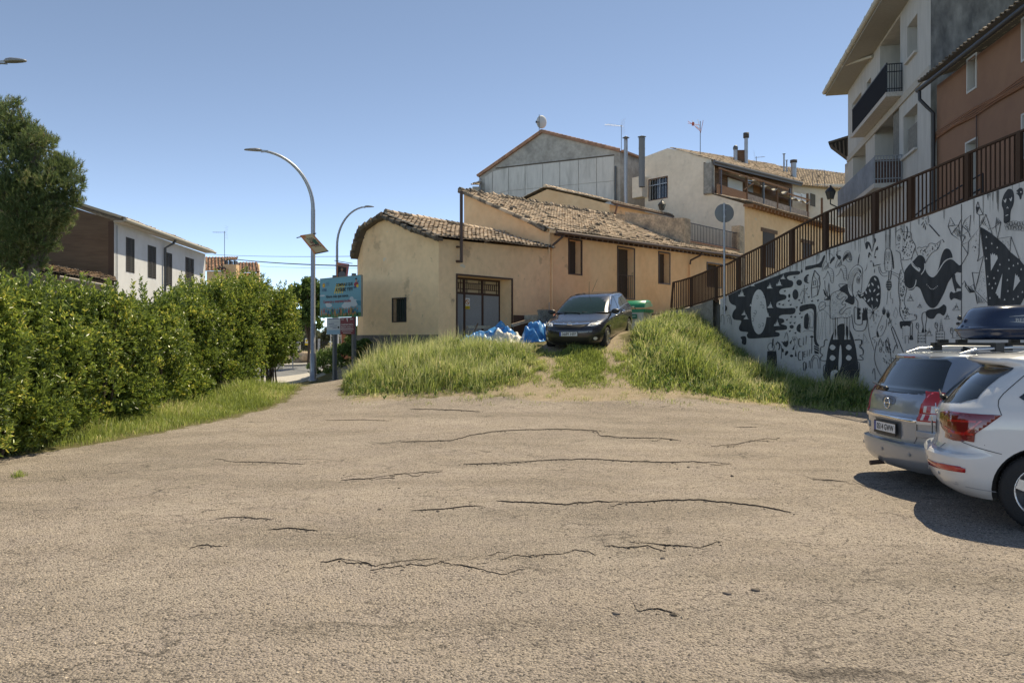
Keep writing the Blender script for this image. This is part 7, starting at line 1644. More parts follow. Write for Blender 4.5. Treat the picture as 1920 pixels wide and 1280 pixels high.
for sy in (1, -1):
    lp = z.decal('tail_light', REDL, 'rear', [(sy * .60, .83), (sy * .625, 1.02), (sy * .66, 1.12), (sy * .70, 1.165), (sy * .80, 1.16), (sy * .845, 1.05), (sy * .893, .84), (sy * .893, .80), (sy * .60, .795)], .010, .03, thick=.012)
    z.decal('light_segment', CLEARL, 'rear', [(sy * .665, .925), (sy * .665, 1.0), (sy * .83, 1.01), (sy * .838, .93)], .014, .03, parent=lp); z.decal('light_segment', CLEARL, 'rear', [(sy * .655, .84), (sy * .66, .908), (sy * .845, .912), (sy * .86, .845)], .014, .03, parent=lp)
    z.decal('light_segment', CLEARL, 'rear', [(sy * .60, .79), (sy * .60, .825), (sy * .893, .825), (sy * .893, .80)], .0145, .03, parent=lp)
    z.decal('light_segment', REDL, 'rear', [(sy * .70, .93), (sy * .70, 1.0), (sy * .745, 1.0), (sy * .745, .93)], .016, .03, parent=lp); z.decal('light_segment', REDL, 'rear', [(sy * .69, .845), (sy * .695, .905), (sy * .74, .905), (sy * .74, .845)], .016, .03, parent=lp)
    side = 'left' if sy > 0 else 'right'
    z.decal('tail_light_side', REDL, side, [(.13, .80), (.26, .80), (.28, 1.0), (.285, 1.10), (.265, 1.165), (.22, 1.165), (.17, 1.0)], .010, .03)
    z.decal('side_window', GLASSC, side, [(.55, 1.13), (.50, 1.16), (.62, 1.34), (.80, 1.49), (.95, 1.515), (1.32, 1.525), (1.32, 1.12)], round_=0)
    z.decal('side_window', GLASSC, side, [(1.40, 1.11), (1.40, 1.525), (2.02, 1.525), (2.05, 1.09)]); z.decal('side_window', GLASSC, side, [(2.13, 1.09), (2.10, 1.52), (2.30, 1.50), (2.75, 1.30), (3.05, 1.10)])
    z.strip('door_gap', GAPM, side, [(1.36, 1.55), (1.36, 1.1), (1.30, .75), (1.25, .30)]); z.strip('door_gap', GAPM, side, [(2.08, 1.55), (2.09, 1.1), (2.10, .30)]); z.strip('door_gap', GAPM, side, [(3.1, 1.05), (3.12, .7), (3.05, .30)]); z.strip('door_gap', GAPM, side, [(1.25, .28), (3.05, .28)])
    z.decal('rub_strip', SILVP, side, [(1.3, .52), (1.3, .60), (3.0, .60), (3.0, .52)], .010, .2, thick=.008)
    z.strip('belt_line', CHROME, side, [(.25, 1.07), (.6, 1.075), (1.5, 1.07), (3.0, 1.03)], .02, .004)
    z.decal('fuel_flap' if sy < 0 else 'side_seam', SILV, side, [(.52, .88), (.52, 1.02), (.68, 1.02), (.68, .88)], .004)
    z.decal('bumper_trim', SILV, 'rear', [(sy * .57, .635), (sy * .57, .71), (sy * .86, .715), (sy * .89, .68), (sy * .86, .64)], .016, .03, thick=.015)
    m = MB(); m.tube([(.62, sy * .60, 1.600), (.80, sy * .615, 1.655), (1.2, sy * .625, 1.68), (2.2, sy * .62, 1.675), (2.55, sy * .60, 1.60)], .018, 8); m.build('roof_rail', mat('rail_silver', (0.62, 0.63, 0.65), .3, metal=.8), z.root)
    z.mirror(2.95, .87, 1.10, sy, SILV)
z.decal('windscreen', GLASSC, 'front', [(-.74, 1.12), (-.60, 1.54), (.60, 1.54), (.74, 1.12)], cell=.08)
z.strip('tailgate_gap', GAPM, 'rear', [(-.595, .80), (-.58, .62), (-.55, .56), (.55, .56), (.58, .62), (.595, .80)], .009, .003, 0); z.strip('tailgate_gap', GAPM, 'rear', [(-.60, 1.13), (0, 1.125), (.60, 1.13)], .007, .003)
for sy in (-1, 1): z.strip('bumper_gap', GAPM, 'rear', [(sy * .60, .785), (sy * .895, .785)], .008, .003, 0)
ch = z.decal('chrome_strip', CHROME, 'rear', [(-.60, .805), (-.60, .845), (.60, .845), (.60, .805)], .022, .06, thick=.02)
pr_ = z.decal('plate_recess', mat('recess_grey', (0.10, 0.105, 0.11), .5), 'rear', [(-.31, .575), (-.31, .785), (.31, .785), (.31, .575)], .002)
z.plate('rear', .045, 0, .69, '0514 GWW')
m = MB(); m.box((.03, -.27, .603), (.045, .27, .625)); m.build('plate_holder', BLKPL, z.root)
em = z.decal('badge_recess', mat('badge_recess', (0.16, 0.20, 0.27), .25, metal=.5), 'rear', [(.17 * math.cos(t * .3), 1.0 + .06 * math.sin(t * .3) + .02) for t in range(21)], .004, .03)
m = MB(); h_, n_, i_, d_ = z.ray('rear', 0, .99); Mx = Matrix.Rotation(R(-90), 3, 'Y'); m.lathe(h_ + V((-.02, 0, 0)), [(.058, 0), (.058, .008), (.072, .008), (.072, 0)], 28, 0, Mx)
m.prism([h_ + V((-.024, y_, z_)) for y_, z_ in ((-.07, -.004), (.03, -.004), (-.015, .012))], (.006, 0, 0)); m.prism([h_ + V((-.024, y_, z_)) for y_, z_ in ((.07, .004), (-.03, .004), (.015, -.012))], (.006, 0, 0)); m.build('emblem', CHROME, z.root)
m = MB(); h_, n_, _, _ = z.ray('rear', .18, 1.18); m.tube([h_ + n_ * .03 + V((0, .02, -.02)), h_ + n_ * .035 + V((.02, .36, .02))], [.014, .007], 8); m.blob(h_ + n_ * .02 + V((0, 0, -.03)), .03, .05, .03, 12, 8); m.build('rear_wiper', BLKPL, z.root)
m = MB(); m.tube([(.25, .35, .21), (.02, .35, .19)], .03, 10); m.build('exhaust', mat('rusty_exhaust', (0.10, 0.06, 0.045), .8), z.root)
m = MB(); m.prism([V((1.0, -.01, 1.62)), V((1.22, -.01, 1.62)), V((1.02, -.01, 1.69))], (0, .02, 0)); m.build('roof_fin', BLKPL, z.root)
z.decal('sunroof', GLASSC, 'top', [(.95, -.46), (.95, .46), (2.15, .46), (2.15, -.46)], .006, .1)
for y_ in (.72, .0, -.55): m = MB(); h_, n_, _, _ = z.ray('rear', y_, .42); m.lathe(h_ + V((-.004, 0, 0)), [(.022, 0), (.022, .004), (.018, .005), (.001, .004)], 16, 0, Matrix.Rotation(R(-90), 3, 'Y')); m.build('parking_sensor', SILVP, z.root)
# roof bars and roof box
o_ = thing('roof_box', 'glossy dark blue roof box strapped on the silver people carrier', 'roof box', (5.50, 9.35, 1.77), (0, 0, R(1.5)), local=True)
BX = [(0.0, .10, 2.10, .30, 4, 4), (.03, .02, 2.15, .36, 4.5, 4), (.10, -.02, 2.18, .385, 5, 4), (.115, -.035, 2.2, .40, 5, 4), (.14, -.035, 2.2, .40, 5, 4), (.15, -.01, 2.18, .39, 5, 4), (.27, .06, 2.0, .375, 5, 4), (.36, .12, 1.85, .35, 5, 4), (.395, .17, 1.7, .31, 4.5, 4), (.41, .27, 1.5, .24, 4, 4)]
vs, fs = body_mesh(BX, 0, .012, .35, .5, 3, 3, .0); bb_ = BVHTree.FromPolygons([V(v) for v in vs], [tuple(f) for f in fs[:-2]]); m = MB(); m.add(vs, fs, 0, True)
BOXM = mat('roof_box_blue', (0.010, 0.020, 0.050), .22, coat=.7); m.build('box_shell', BOXM, o_)
m = MB(); m.blob((.02, .18, .27), .025, .03, .03, 12, 8); m.blob((-.0, .18, .20), .015, .035, .02, 12, 8); m.build('lock', BLKPL, o_)
m = MB(); vs_, fs_ = text_geo('BERMUDE', 1.0, .01); x0_ = min(v.x for v in vs_); x1_ = max(v.x for v in vs_); out = []
for v in vs_:
    X = .34 + (v.x - x0_) / (x1_ - x0_) * .36; Z = .225 + v.y * .062; h_, n_, _, _ = bb_.ray_cast(V((X, -2, Z)), V((0, 1, 0))); out.append((h_ - V((0, .004, 0))) if h_ else V((X, -.40, Z)))
m.add(out, fs_)
for zz, bow in ((.268, .010), (.212, -.008)):
    pts = []
    for k in range(15):
        t = k / 14; X = .27 + .54 * t; Z = zz + bow * math.sin(math.pi * t) * 1.5; w__ = .006 * math.sin(math.pi * t) + .001
        pr = []
        for d in (-w__, w__): h_, n_, _, _ = bb_.ray_cast(V((X, -2, Z + d)), V((0, 1, 0))); pr.append(h_ - V((0, .004, 0)))
        pts.append(pr)
    for a, b_ in zip(pts, pts[1:]): m.quad(a[0], b_[0], b_[1], a[1])
m.build('box_lettering', mat('lettering_white', (0.30, 0.32, 0.34), .5), o_)
o_ = thing('roof_bars', 'pair of black cross bars carrying the roof box', 'roof bars', (4.60, 9.62, 1.66), (0, 0, R(1.5)), local=True)
for x in (1.05, 2.0):
    m = MB(); m.box((x - .035, -.66, .04), (x + .035, .66, .075)); 
    for sy in (-1, 1): m.box((x - .05, sy * .62 - .05, -.03), (x + .05, sy * .62 + .05, .075))
    for sy in (-1, 1): m.box((x - .06, .27 + sy * .2 - .03, .075), (x + .06, .27 + sy * .2 + .03, .115))
    m.build('cross_bar', BLKPL, o_)
# ---------------- white sport utility car
QL = [(.24, .22, 4.45, .82, 4, 4), (.32, .10, 4.55, .88, 4, 4), (.42, .03, 4.60, .925, 4, 4), (.55, -.01, 4.62, .945, 4, 4), (.64, -.02, 4.62, .95, 4, 4), (.665, .0, 4.61, .95, 4, 4), (.685, .065, 4.60, .95, 4.5, 4), (.75, .085, 4.55, .95, 4.5, 4), (.90, .09, 4.42, .947, 4.2, 4),
      (1.02, .10, 4.05, .94, 4, 4), (1.10, .125, 3.55, .925, 3.8, 4), (1.15, .16, 3.42, .905, 3.8, 4.5), (1.25, .235, 3.2, .875, 3.8, 5), (1.40, .38, 2.85, .81, 4, 5), (1.50, .50, 2.6, .765, 4.2, 5), (1.555, .42, 2.45, .735, 4.6, 5), (1.59, .38, 2.33, .70, 4.6, 5), (1.615, .47, 2.15, .63, 4, 4), (1.635, .75, 1.9, .45, 3.6, 4), (1.642, 1.1, 1.6, .25, 3, 3)]
q = Car('utility_car', 'white sport utility car at the right edge, its back corner and rear wheel in view', 'car', QL, WHTP, (4.46, 8.33, 0), (0, 0, R(-28)), (.96, 3.77), .365, .945, rim='wide', tyre_w=.24, bk=dict(DR=.50, NR=2.5))
q.decal('rear_window', GLASSC, 'rear', [(-.70, 1.15), (-.80, 1.20), (-.69, 1.50), (-.62, 1.525), (.62, 1.525), (.69, 1.50), (.80, 1.20), (.70, 1.15), (.35, 1.125), (-.35, 1.125)], .004, .04)
for sy in (1, -1):
    side = 'left' if sy > 0 else 'right'
    t1 = q.decal('tail_light', DREDL, 'rear', [(sy * .42, 1.03), (sy * .44, .97), (sy * .55, .88), (sy * .72, .82), (sy * .93, .79), (sy * .93, 1.06), (sy * .6, 1.055)], .010, .03, thick=.01)
    q.decal('light_segment', REDL, 'rear', [(sy * .60, .90), (sy * .60, .915), (sy * .75, .88), (sy * .93, .875), (sy * .93, .855), (sy * .75, .86)], .013, .03, parent=t1)
    q.decal('light_segment', REDL, 'rear', [(sy * .66, .96), (sy * .66, .98), (sy * .93, 1.0), (sy * .93, .98)], .013, .03, parent=t1)
    t2 = q.decal('tail_light_side', DREDL, side, [(.17, .80), (.24, .785), (.32, .79), (.44, .90), (.62, 1.06), (.20, 1.06)], .010, .03, thick=.006)
    q.decal('light_segment', REDL, side, [(.20, .855), (.20, .875), (.32, .872), (.45, 1.0), (.47, 1.0), (.33, .85)], .013, .03, parent=t2)
    q.decal('bumper_reflector', REDL, 'rear', [(sy * .40, .49), (sy * .40, .545), (sy * .92, .555), (sy * .92, .50)], .008, .03, thick=.006); q.decal('bumper_reflector', REDL, side, [(.12, .50), (.12, .555), (.26, .555), (.33, .54), (.33, .50)], .008, .03, thick=.006)
    q.decal('side_window', GLASSC, side, [(.80, 1.20), (.76, 1.23), (.95, 1.40), (1.15, 1.49), (1.55, 1.53), (1.60, 1.18)]); q.decal('side_window', GLASSC, side, [(1.66, 1.18), (1.62, 1.535), (2.35, 1.535), (2.40, 1.16)]); q.decal('side_window', GLASSC, side, [(2.46, 1.16), (2.42, 1.53), (2.55, 1.50), (2.95, 1.33), (3.25, 1.15)])
    q.strip('window_trim', mat('dark_trim_blue', (0.05, 0.06, 0.08), .2, metal=.6), side, [(.80, 1.185), (1.6, 1.165), (3.2, 1.135)], .018, .006)
    q.strip('door_gap', GAPM, side, [(1.45, 1.15), (1.42, .95), (1.30, .75), (1.33, .40)], .006); q.strip('door_gap', GAPM, side, [(2.42, 1.55), (2.43, 1.1), (2.43, .35)], .006); q.strip('door_gap', GAPM, side, [(3.4, 1.05), (3.42, .7), (3.3, .35)], .006)
    q.strip('bumper_gap', GAPM, side, [(.30, .785), (.45, .74), (.62, .70)], .006); q.strip('clamshell_gap', GAPM, side, [(.62, 1.06), (.60, 1.20), (.75, 1.37), (.88, 1.50), (.86, 1.58)], .006, .004)
    q.decal('side_sill', mat('grey_cladding', (0.16, 0.16, 0.165), .6), side, [(1.4, .245), (1.4, .33), (3.3, .33), (3.3, .245)], .006, .1)
    q.strip('lower_bumper_crease', mat('crease_grey', (0.30, 0.32, 0.36), .4), 'rear', [(-.80, .385), (0, .395), (.80, .385)] if sy > 0 else [(-.80, .372), (0, .38), (.80, .372)], .008, .003)
    q.strip('lower_bumper_crease', mat('crease_grey', (0, 0, 0)), side, [(.05, .385), (.35, .355), (.58, .335)], .008, .003)
    q.decal('fuel_flap', WHTP, side, [(1.12 + .09 * math.cos(k * .35), .90 + .09 * math.sin(k * .35)) for k in range(18)], .003, .05); q.mirror(3.1, .93, 1.18, sy, WHTP)
    m = MB(); m.tube([(.85, sy * .60, 1.61), (1.1, sy * .62, 1.665), (2.2, sy * .62, 1.665), (2.5, sy * .6, 1.60)], .016, 8); m.build('roof_rail', ALU, q.root)
q.decal('windscreen', GLASSC, 'front', [(-.76, 1.17), (-.62, 1.54), (.62, 1.54), (.76, 1.17)], cell=.08)
q.decal('spoiler', WHTP, 'rear', [(-.66, 1.545), (-.62, 1.60), (.62, 1.60), (.66, 1.545)], .012, .04, thick=.02)
q.strip('tailgate_gap', GAPM, 'rear', [(-.93, .775), (-.62, .74), (-.55, .69), (.55, .69), (.62, .74), (.93, .775)], .007, .003, 0)
q.plate('rear', .06, 0, .84, '6241 HJK') if False else q.plate('rear', .062, 0, .86, ' ')
m = MB(); h_, n_, _, _ = q.ray('rear', -.15, 1.16); m.blob(h_ + n_ * .02, .03, .06, .03, 12, 8); m.tube([h_ + n_ * .035, h_ + n_ * .05 + V((.0, .42, .03))], [.014, .008], 8); m.build('rear_wiper', BLKPL, q.root)
m = MB()
for k in range(4): h_, n_, _, _ = q.ray('rear', -.105 + .07 * k, 1.04); m.lathe(h_ + V((-.010, 0, 0)), [(.038, 0), (.038, .008), (.048, .008), (.048, 0)], 24, 0, Matrix.Rotation(R(-90), 3, 'Y'))
m.build('emblem', CHROME, q.root)
for sd_ in ('rear',):
    for y_ in (-.62, -.25, .25, .62): m = MB(); h_, n_, _, _ = q.ray('rear', y_, .44); m.lathe(h_ + V((-.003, 0, 0)), [(.022, 0), (.022, .004), (.017, .005), (.001, .004)], 16, 0, Matrix.Rotation(R(-90), 3, 'Y')); m.build('parking_sensor', mat('sensor_grey', (0.4, 0.4, 0.42), .4), q.root)
# ---------------- dark blue hatchback facing the lot
AL = [(.18, .20, 4.25, .78, 4, 3.2), (.25, .08, 4.36, .85, 4, 3.2), (.38, .02, 4.41, .89, 4, 3), (.50, .0, 4.42, .905, 4, 3), (.60, .02, 4.41, .908, 4, 3), (.68, .05, 4.37, .907, 4, 3), (.76, .06, 4.27, .905, 4, 3), (.84, .06, 4.02, .90, 4, 3.1), (.92, .07, 3.62, .89, 4, 3.4), (.98, .09, 3.38, .872, 4, 3.8),
      (1.03, .13, 3.26, .85, 4, 4.2), (1.15, .24, 3.02, .80, 4, 4.5), (1.28, .38, 2.72, .745, 4, 5), (1.38, .50, 2.44, .70, 4, 5), (1.43, .56, 2.28, .66, 4, 5), (1.465, .70, 2.08, .58, 4, 4), (1.485, .95, 1.8, .42, 3.5, 3.5), (1.49, 1.3, 1.5, .2, 3, 3)]
hd_ = math.atan2(-.93, -.37)
a = Car('hatchback', 'dark navy hatchback parked facing the lot at the top of the dirt track', 'car', AL, NAVY, (3.22, 25.75, 1.98), None, (.80, 3.49), .31, .895)
a.root.rotation_mode = 'XYZ'; Mr = Matrix.Rotation(hd_, 3, 'Z') @ Matrix.Rotation(R(7.0), 3, 'Y'); a.root.rotation_euler = Mr.to_euler()
DGR = mat('grille_black', (0.008, 0.008, 0.009), .5)
a.decal('windscreen', GLASSG, 'front', [(-.70, 1.0), (-.71, 1.03), (-.575, 1.40), (-.53, 1.43), (.53, 1.43), (.575, 1.40), (.71, 1.03), (.70, 1.0), (.4, .985), (-.4, .985)], .005, .05)
a.decal('rear_window', GLASSC, 'rear', [(-.66, 1.08), (-.55, 1.38), (.55, 1.38), (.66, 1.08)], .005, .05)
a.decal('upper_grille', DGR, 'front', [(-.42, .72), (-.52, .785), (.52, .785), (.42, .72), (.3, .655), (-.3, .655)], .006, .04)
a.decal('lower_grille', DGR, 'front', [(-.52, .22), (-.58, .42), (.58, .42), (.52, .22)], .006, .05)
a.decal('chrome_bar', CHROME, 'front', [(-.53, .765), (-.55, .80), (.55, .80), (.53, .765), (0, .75)], .014, .04, thick=.01)
m = MB(); h_, n_, _, _ = a.ray('front', 0, .765); m.lathe(h_ + V((.02, 0, 0)), [(.055, 0), (.055, .01), (.072, .01), (.072, 0)], 28, 0, Matrix.Rotation(R(90), 3, 'Y')); m.bar(h_ + V((.028, -.06, .005)), h_ + V((.028, .06, -.005)), .014, .018); m.build('emblem', CHROME, a.root)
a.plate('front', 4.415, 0, .52, '0689 HFF')
a.strip('bonnet_gap', GAPM, 'front', [(-.62, .86), (-.45, .815), (0, .81), (.45, .815), (.62, .86)], .007, .003)
WHL = mat('headlamp_glass', (0.70, 0.71, 0.73), .08, coat=1)
for sy in (1, -1):
    side = 'left' if sy > 0 else 'right'
    hl_ = a.decal('headlight', WHL, 'front', [(sy * .50, .715), (sy * .55, .775), (sy * .68, .83), (sy * .80, .88), (sy * .86, .88), (sy * .86, .80), (sy * .80, .745), (sy * .66, .70)], .008, .03, thick=.006)
    a.decal('lamp_bezel', mat('lamp_bezel', (0.09, 0.09, 0.10), .2, metal=.5), 'front', [(sy * .56, .735), (sy * .62, .775), (sy * .78, .83), (sy * .79, .785), (sy * .70, .735)], .011, .03, parent=hl_)
    for cx_, cz_ in ((.64, .755), (.735, .785)): a.decal('lamp_reflector', CLEARL, 'front', [(sy * (cx_ + .035 * math.cos(k * .45)), cz_ + .028 * math.sin(k * .45)) for k in range(14)], .014, .03, parent=hl_)
    a.decal('headlight_side', WHL, side, [(3.88, .79), (3.72, .86), (3.70, .895), (3.80, .90), (4.05, .86), (4.2, .80), (4.1, .76)], .008, .03)
    fg_ = a.decal('fog_light_bezel', DGR, 'front', [(sy * .58, .30), (sy * .60, .36), (sy * .78, .48), (sy * .82, .44), (sy * .78, .30)], .006, .04)
    a.decal('fog_light', CLEARL, 'front', [(sy * (.70 + .045 * math.cos(k * .45)), .37 + .045 * math.sin(k * .45)) for k in range(14)], .012, .03, parent=fg_)
    w1_ = a.decal('side_window', GLASSC, side, [(.72, 1.14), (1.02, 1.33), (1.30, 1.395), (1.34, 1.09), (1.0, 1.10)], .005); a.decal('side_window', GLASSC, side, [(1.40, 1.085), (1.37, 1.40), (1.95, 1.415), (2.02, 1.04)], .005); a.decal('side_window', GLASSC, side, [(2.10, 1.03), (2.03, 1.39), (2.08, 1.385), (2.42, 1.245), (2.78, 1.06), (2.76, 1.015)], .005)
    a.strip('window_chrome', CHROME, side, [(2.84, 1.04), (2.46, 1.262), (2.12, 1.40), (1.95, 1.422), (1.4, 1.42), (1.05, 1.36), (.66, 1.12)], .022, .008); a.strip('window_chrome', CHROME, side, [(.66, 1.10), (1.2, 1.075), (2.0, 1.02), (2.9, .995)], .022, .008)
    a.strip('door_gap', GAPM, side, [(2.06, 1.42), (2.07, 1.0), (2.10, .30)]); a.strip('door_gap', GAPM, side, [(1.28, 1.08), (1.10, .78), (1.20, .30)]); a.strip('door_gap', GAPM, side, [(3.05, .98), (3.10, .7), (3.02, .30)]); a.strip('door_gap', GAPM, side, [(1.2, .28), (3.02, .28)])
    for x_ in (1.42, 2.3): m = MB(); h_, n_, _, _ = a.ray(side, x_, .86); m.tube([h_ + V((0, sy * .005, 0)), h_ + V((.03, sy * .035, 0)), h_ + V((.17, sy * .035, 0)), h_ + V((.2, sy * .005, 0))], .013, 6); m.build('door_handle', NAVY, a.root)
    m = MB(); h_, n_, _, _ = a.ray(side, 3.22, .62); m.blob(h_, .035, .012, .018, 10, 6); m.build('indicator', CLEARL, a.root)
    a.mirror(2.92, .86, 1.02, sy, BLKPL); a.decal('tail_light', REDL, 'rear', [(sy * .5, .85), (sy * .55, 1.0), (sy * .85, 1.02), (sy * .88, .88), (sy * .7, .83)], .008, .04)
m = MB(); m.tube([(2.2, 0, 1.46), (2.13, 0, 1.86)], [.008, .004], 6); m.build('roof_aerial', BLKPL, a.root)
for y0_, y1_ in ((.08, .62), (-.5, .04)):
    m = MB(); h0, n0, _, _ = a.ray('front', y0_, 1.02); h1, n1, _, _ = a.ray('front', y1_, 1.0); 
    if h0 and h1: m.tube([h0 + n0 * .02, h1 + n1 * .02], .010, 6); m.build('wiper', BLKPL, a.root)
# ---------------- old red hatchback behind it
RL = [(.20, .15, 3.5, .68, 4, 4), (.40, .0, 3.62, .75, 5, 4), (.60, .02, 3.62, .76, 5, 4), (.75, .04, 3.55, .76, 5, 4), (.85, .05, 2.95, .75, 5, 4), (.90, .07, 2.75, .74, 5, 5), (1.15, .22, 2.4, .67, 5, 5), (1.30, .36, 2.1, .62, 5, 5), (1.35, .46, 1.95, .56, 5, 5), (1.375, .7, 1.7, .4, 4, 4)]
rc = Car('old_hatchback', 'old faded red hatchback almost hidden behind the dark navy one', 'car', RL, REDP, (3.95, 30.0, 2.25), (0, 0, math.atan2(-.73, -.68)), (.62, 2.95), .27, .75)
rc.root.rotation_euler = (Matrix.Rotation(math.atan2(-.73, -.68), 3, 'Z') @ Matrix.Rotation(R(6), 3, 'Y')).to_euler()
for side in ('left', 'right'):
    rc.decal('side_window', mat('hazy_glass', (0.12, 0.11, 0.09), .12, coat=.5), side, [(.45, .93), (.62, 1.24), (1.25, 1.27), (1.25, .93)]); rc.decal('side_window', mat('hazy_glass', (0, 0, 0)), side, [(1.32, .93), (1.32, 1.27), (1.95, 1.27), (2.55, .93)])
    rc.strip('drip_rail', mat('drip_trim', (0.03, 0.03, 0.03), .5), side, [(.5, 1.30), (1.2, 1.31), (1.95, 1.30)], .02, .006)
rc.decal('windscreen', GLASSC, 'front', [(-.60, .95), (-.50, 1.28), (.50, 1.28), (.60, .95)], cell=.08); rc.decal('tail_light', REDL, 'rear', [(-.72, .62), (-.72, .78), (-.5, .78), (-.5, .62)], .01)
m = MB(); m.tube([(2.1, .5, 1.28), (1.7, .62, 1.95)], [.008, .004], 5); m.build('aerial', BLKPL, rc.root)
# ---------------- green topped recycling container
c = P(1192, 600, 28.6); gz = G(c.x, c.y); bn_ = thing('waste_container', 'wheeled white waste container with a rounded green lid beside the navy hatchback', 'waste container', (c.x - .02, c.y, gz - .12), (0, 0, R(-30)), local=True)
GRN = mat('green_lid_plastic', (0.012, 0.24, 0.11), .3, coat=.3); m = MB()
def taper(m, z0, z1, w0, d0, w1, d1, mi=0):
    m.add([V((sx_ * w0, sy_ * d0, z0)) for sx_, sy_ in ((-1, -1), (1, -1), (1, 1), (-1, 1))] + [V((sx_ * w1, sy_ * d1, z1)) for sx_, sy_ in ((-1, -1), (1, -1), (1, 1), (-1, 1))], [(3, 2, 1, 0), (4, 5, 6, 7), (0, 1, 5, 4), (1, 2, 6, 5), (2, 3, 7, 6), (3, 0, 4, 7)], mi)
taper(m, .12, .82, .40, .36, .50, .46); m.build('bin_body', mat('bin_white', (0.55, 0.56, 0.52), .5), bn_)
m = MB(); taper(m, .78, .90, .53, .48, .54, .49)
n = 10; vs = []
for i in range(n + 1):
    t = math.pi * (.04 + .82 * i / n)
    for x in (-.53, -.50, .50, .53): vs.append(V((x, -.47 * math.cos(t), .88 + (.36 if abs(x) < .52 else .30) * math.sin(t) ** .8)))
m.add(vs, [(i * 4 + k, i * 4 + k + 1, (i + 1) * 4 + k + 1, (i + 1) * 4 + k) for i in range(n) for k in range(3)], 0, True)
for x in (-.53, .53): m.add([V((x, -.47 * math.cos(math.pi * (.04 + .82 * i / n)), .88 + .30 * math.sin(math.pi * (.04 + .82 * i / n)) ** .8)) for i in range(n + 1)], [tuple(range(n + 1))])
m.build('lid', GRN, bn_); m = MB(); m.tube([(-.2, -.50, .90), (-.18, -.56, .97), (.18, -.56, .97), (.2, -.50, .90)], .018, 6); m.build('lid_handle', mat('dark_green_plastic', (0.01, 0.08, 0.05), .4), bn_)
m = MB(); m.box((-.22, -.475, .55), (.25, -.46, .72)); m.box((-.19, -.478, .59), (-.05, -.474, .68), 1); m.box((0, -.478, .62), (.2, -.474, .66), 1); m.build('sticker', [mat('dark_green_sticker', (0.01, 0.16, 0.09), .5), mat('sticker_pale', (0.3, 0.5, 0.4), .5)], bn_)
m = MB(); m.add([V((-.42, -.425, .35)), V((-.3, -.43, .45)), V((-.3, -.425, .3))], [(0, 1, 2)]); m.box((-.40, -.44, .36), (-.30, -.43, .46)); m.build('reflector', REDL, bn_)
for sx_ in (-.33, .33):
    for sy_ in (-.3, .3): m = MB(); m.lathe((sx_, sy_, .07), [(.001, -.02), (.07, -.02), (.07, .02), (.001, .02)], 14, 0, Matrix.Rotation(R(90), 3, 'X')); m.box((sx_ - .02, sy_ - .03, .07), (sx_ + .02, sy_ + .03, .14)); m.build('castor', RUBBER, bn_)
# ---------------- rubble heap with blue tarpaulin
def heap_cloth(name, label, cat, x0, x1, y0, y1, hf, mt, seed, n=46, fold=.05):
    vs = []; nxx = int(n * (x1 - x0)); nyy = int(n * .5 * (y1 - y0) * 1.2) + 6
    for j in range(nyy + 1):
        for i in range(nxx + 1):
            u, v = i / nxx, j / nyy; x = x0 + (x1 - x0) * u; y = y0 + (y1 - y0) * v
            f1 = noise.noise(V((x * 4.2, y * 1.6, seed))) * 1.4; f2 = abs(noise.noise(V((x * 7.5 + y * 2, y * 2, seed + 3)))) * 1.6; h_ = hf(u, v)
            vs.append(V((x + .05 * noise.noise(V((x * 5, y * 5, seed + 7))), y + .10 * noise.noise(V((x * 4, h_ * 6, seed + 5))), G(x, y) + .01 + h_ + fold * (f1 * 1.6 - f2 * 1.3) * min(1, h_ * 6))))
    m = MB(); m.add(vs, [(j * (nxx + 1) + i, j * (nxx + 1) + i + 1, (j + 1) * (nxx + 1) + i + 1, (j + 1) * (nxx + 1) + i) for j in range(nyy) for i in range(nxx)], 0, True)
    # drop ragged corners
    o = m.build(name, mt, None, V(((x0 + x1) / 2, y0, G((x0 + x1) / 2, y0)))); return tag(o, label, cat)
TARP = mat('blue_tarpaulin', (0.015, 0.19, 0.52), .38, var=.25, vscale=2, col2=(0.06, 0.30, 0.62), chips=(((0.5, 0.52, 0.5), 2.4, .60, .64, .8),)); TARPW = mat('white_plastic_sheet', (0.62, 0.59, 0.52), .45, var=.08, vscale=3)
bx = lambda u, a, b_, s: max(0, min(1, (u - a) / s)) * max(0, min(1, (b_ - u) / s))
heap_cloth('tarpaulin', 'blue tarpaulin bunched over rubble beside the concrete block', 'tarpaulin', .30, 1.22, 23.5, 24.5, lambda u, v: .56 * bx(u, 0, 1.0, .12) * bx(v, 0, 1, .3) ** .8 * (.65 + .4 * u), TARP, 1.3, 60, .10)
heap_cloth('tarpaulin', 'crumpled blue and white tarpaulin lying low in front of the garage door', 'tarpaulin', -1.9, .3, 23.9, 24.9, lambda u, v: .42 * bx(u, 0, 1, .2) * bx(v, 0, 1, .3) * (.7 + .6 * u), TARP, 5.1, 50, .08)
heap_cloth('plastic_sheet', 'dirty white plastic sheet draped over the middle of the rubble heap', 'sheet', -.75, .45, 23.6, 24.6, lambda u, v: (.44 - .28 * abs(u - .3) / .7) * bx(u, 0, 1, .25) * bx(v, 0, 1, .25), TARPW, 9.2, 50, .08)
m = MB(); a0_ = P(945, 606, 24.4); m.tube([a0_, a0_ + V((-.5, .25, -.22))], .01, 4); q_ = [P(928, 612, 24.6), P(939, 600, 24.3), P(946, 607, 24.2), P(950, 616, 24.2)]; m.quad(*q_); m.quad(P(915, 618, 24.5), P(928, 612, 24.5), P(934, 620, 24.2), P(920, 624, 24.2)); tag(m.build('tarpaulin_flap', TARP, None, a0_), 'pointed blue tarpaulin corner standing up against the door', 'tarpaulin')
m = MB(); q_ = P(1023, 640, 24.4); g_ = G(q_.x, q_.y); t_ = P(1023, 581, 24.4).z
vs = []; 
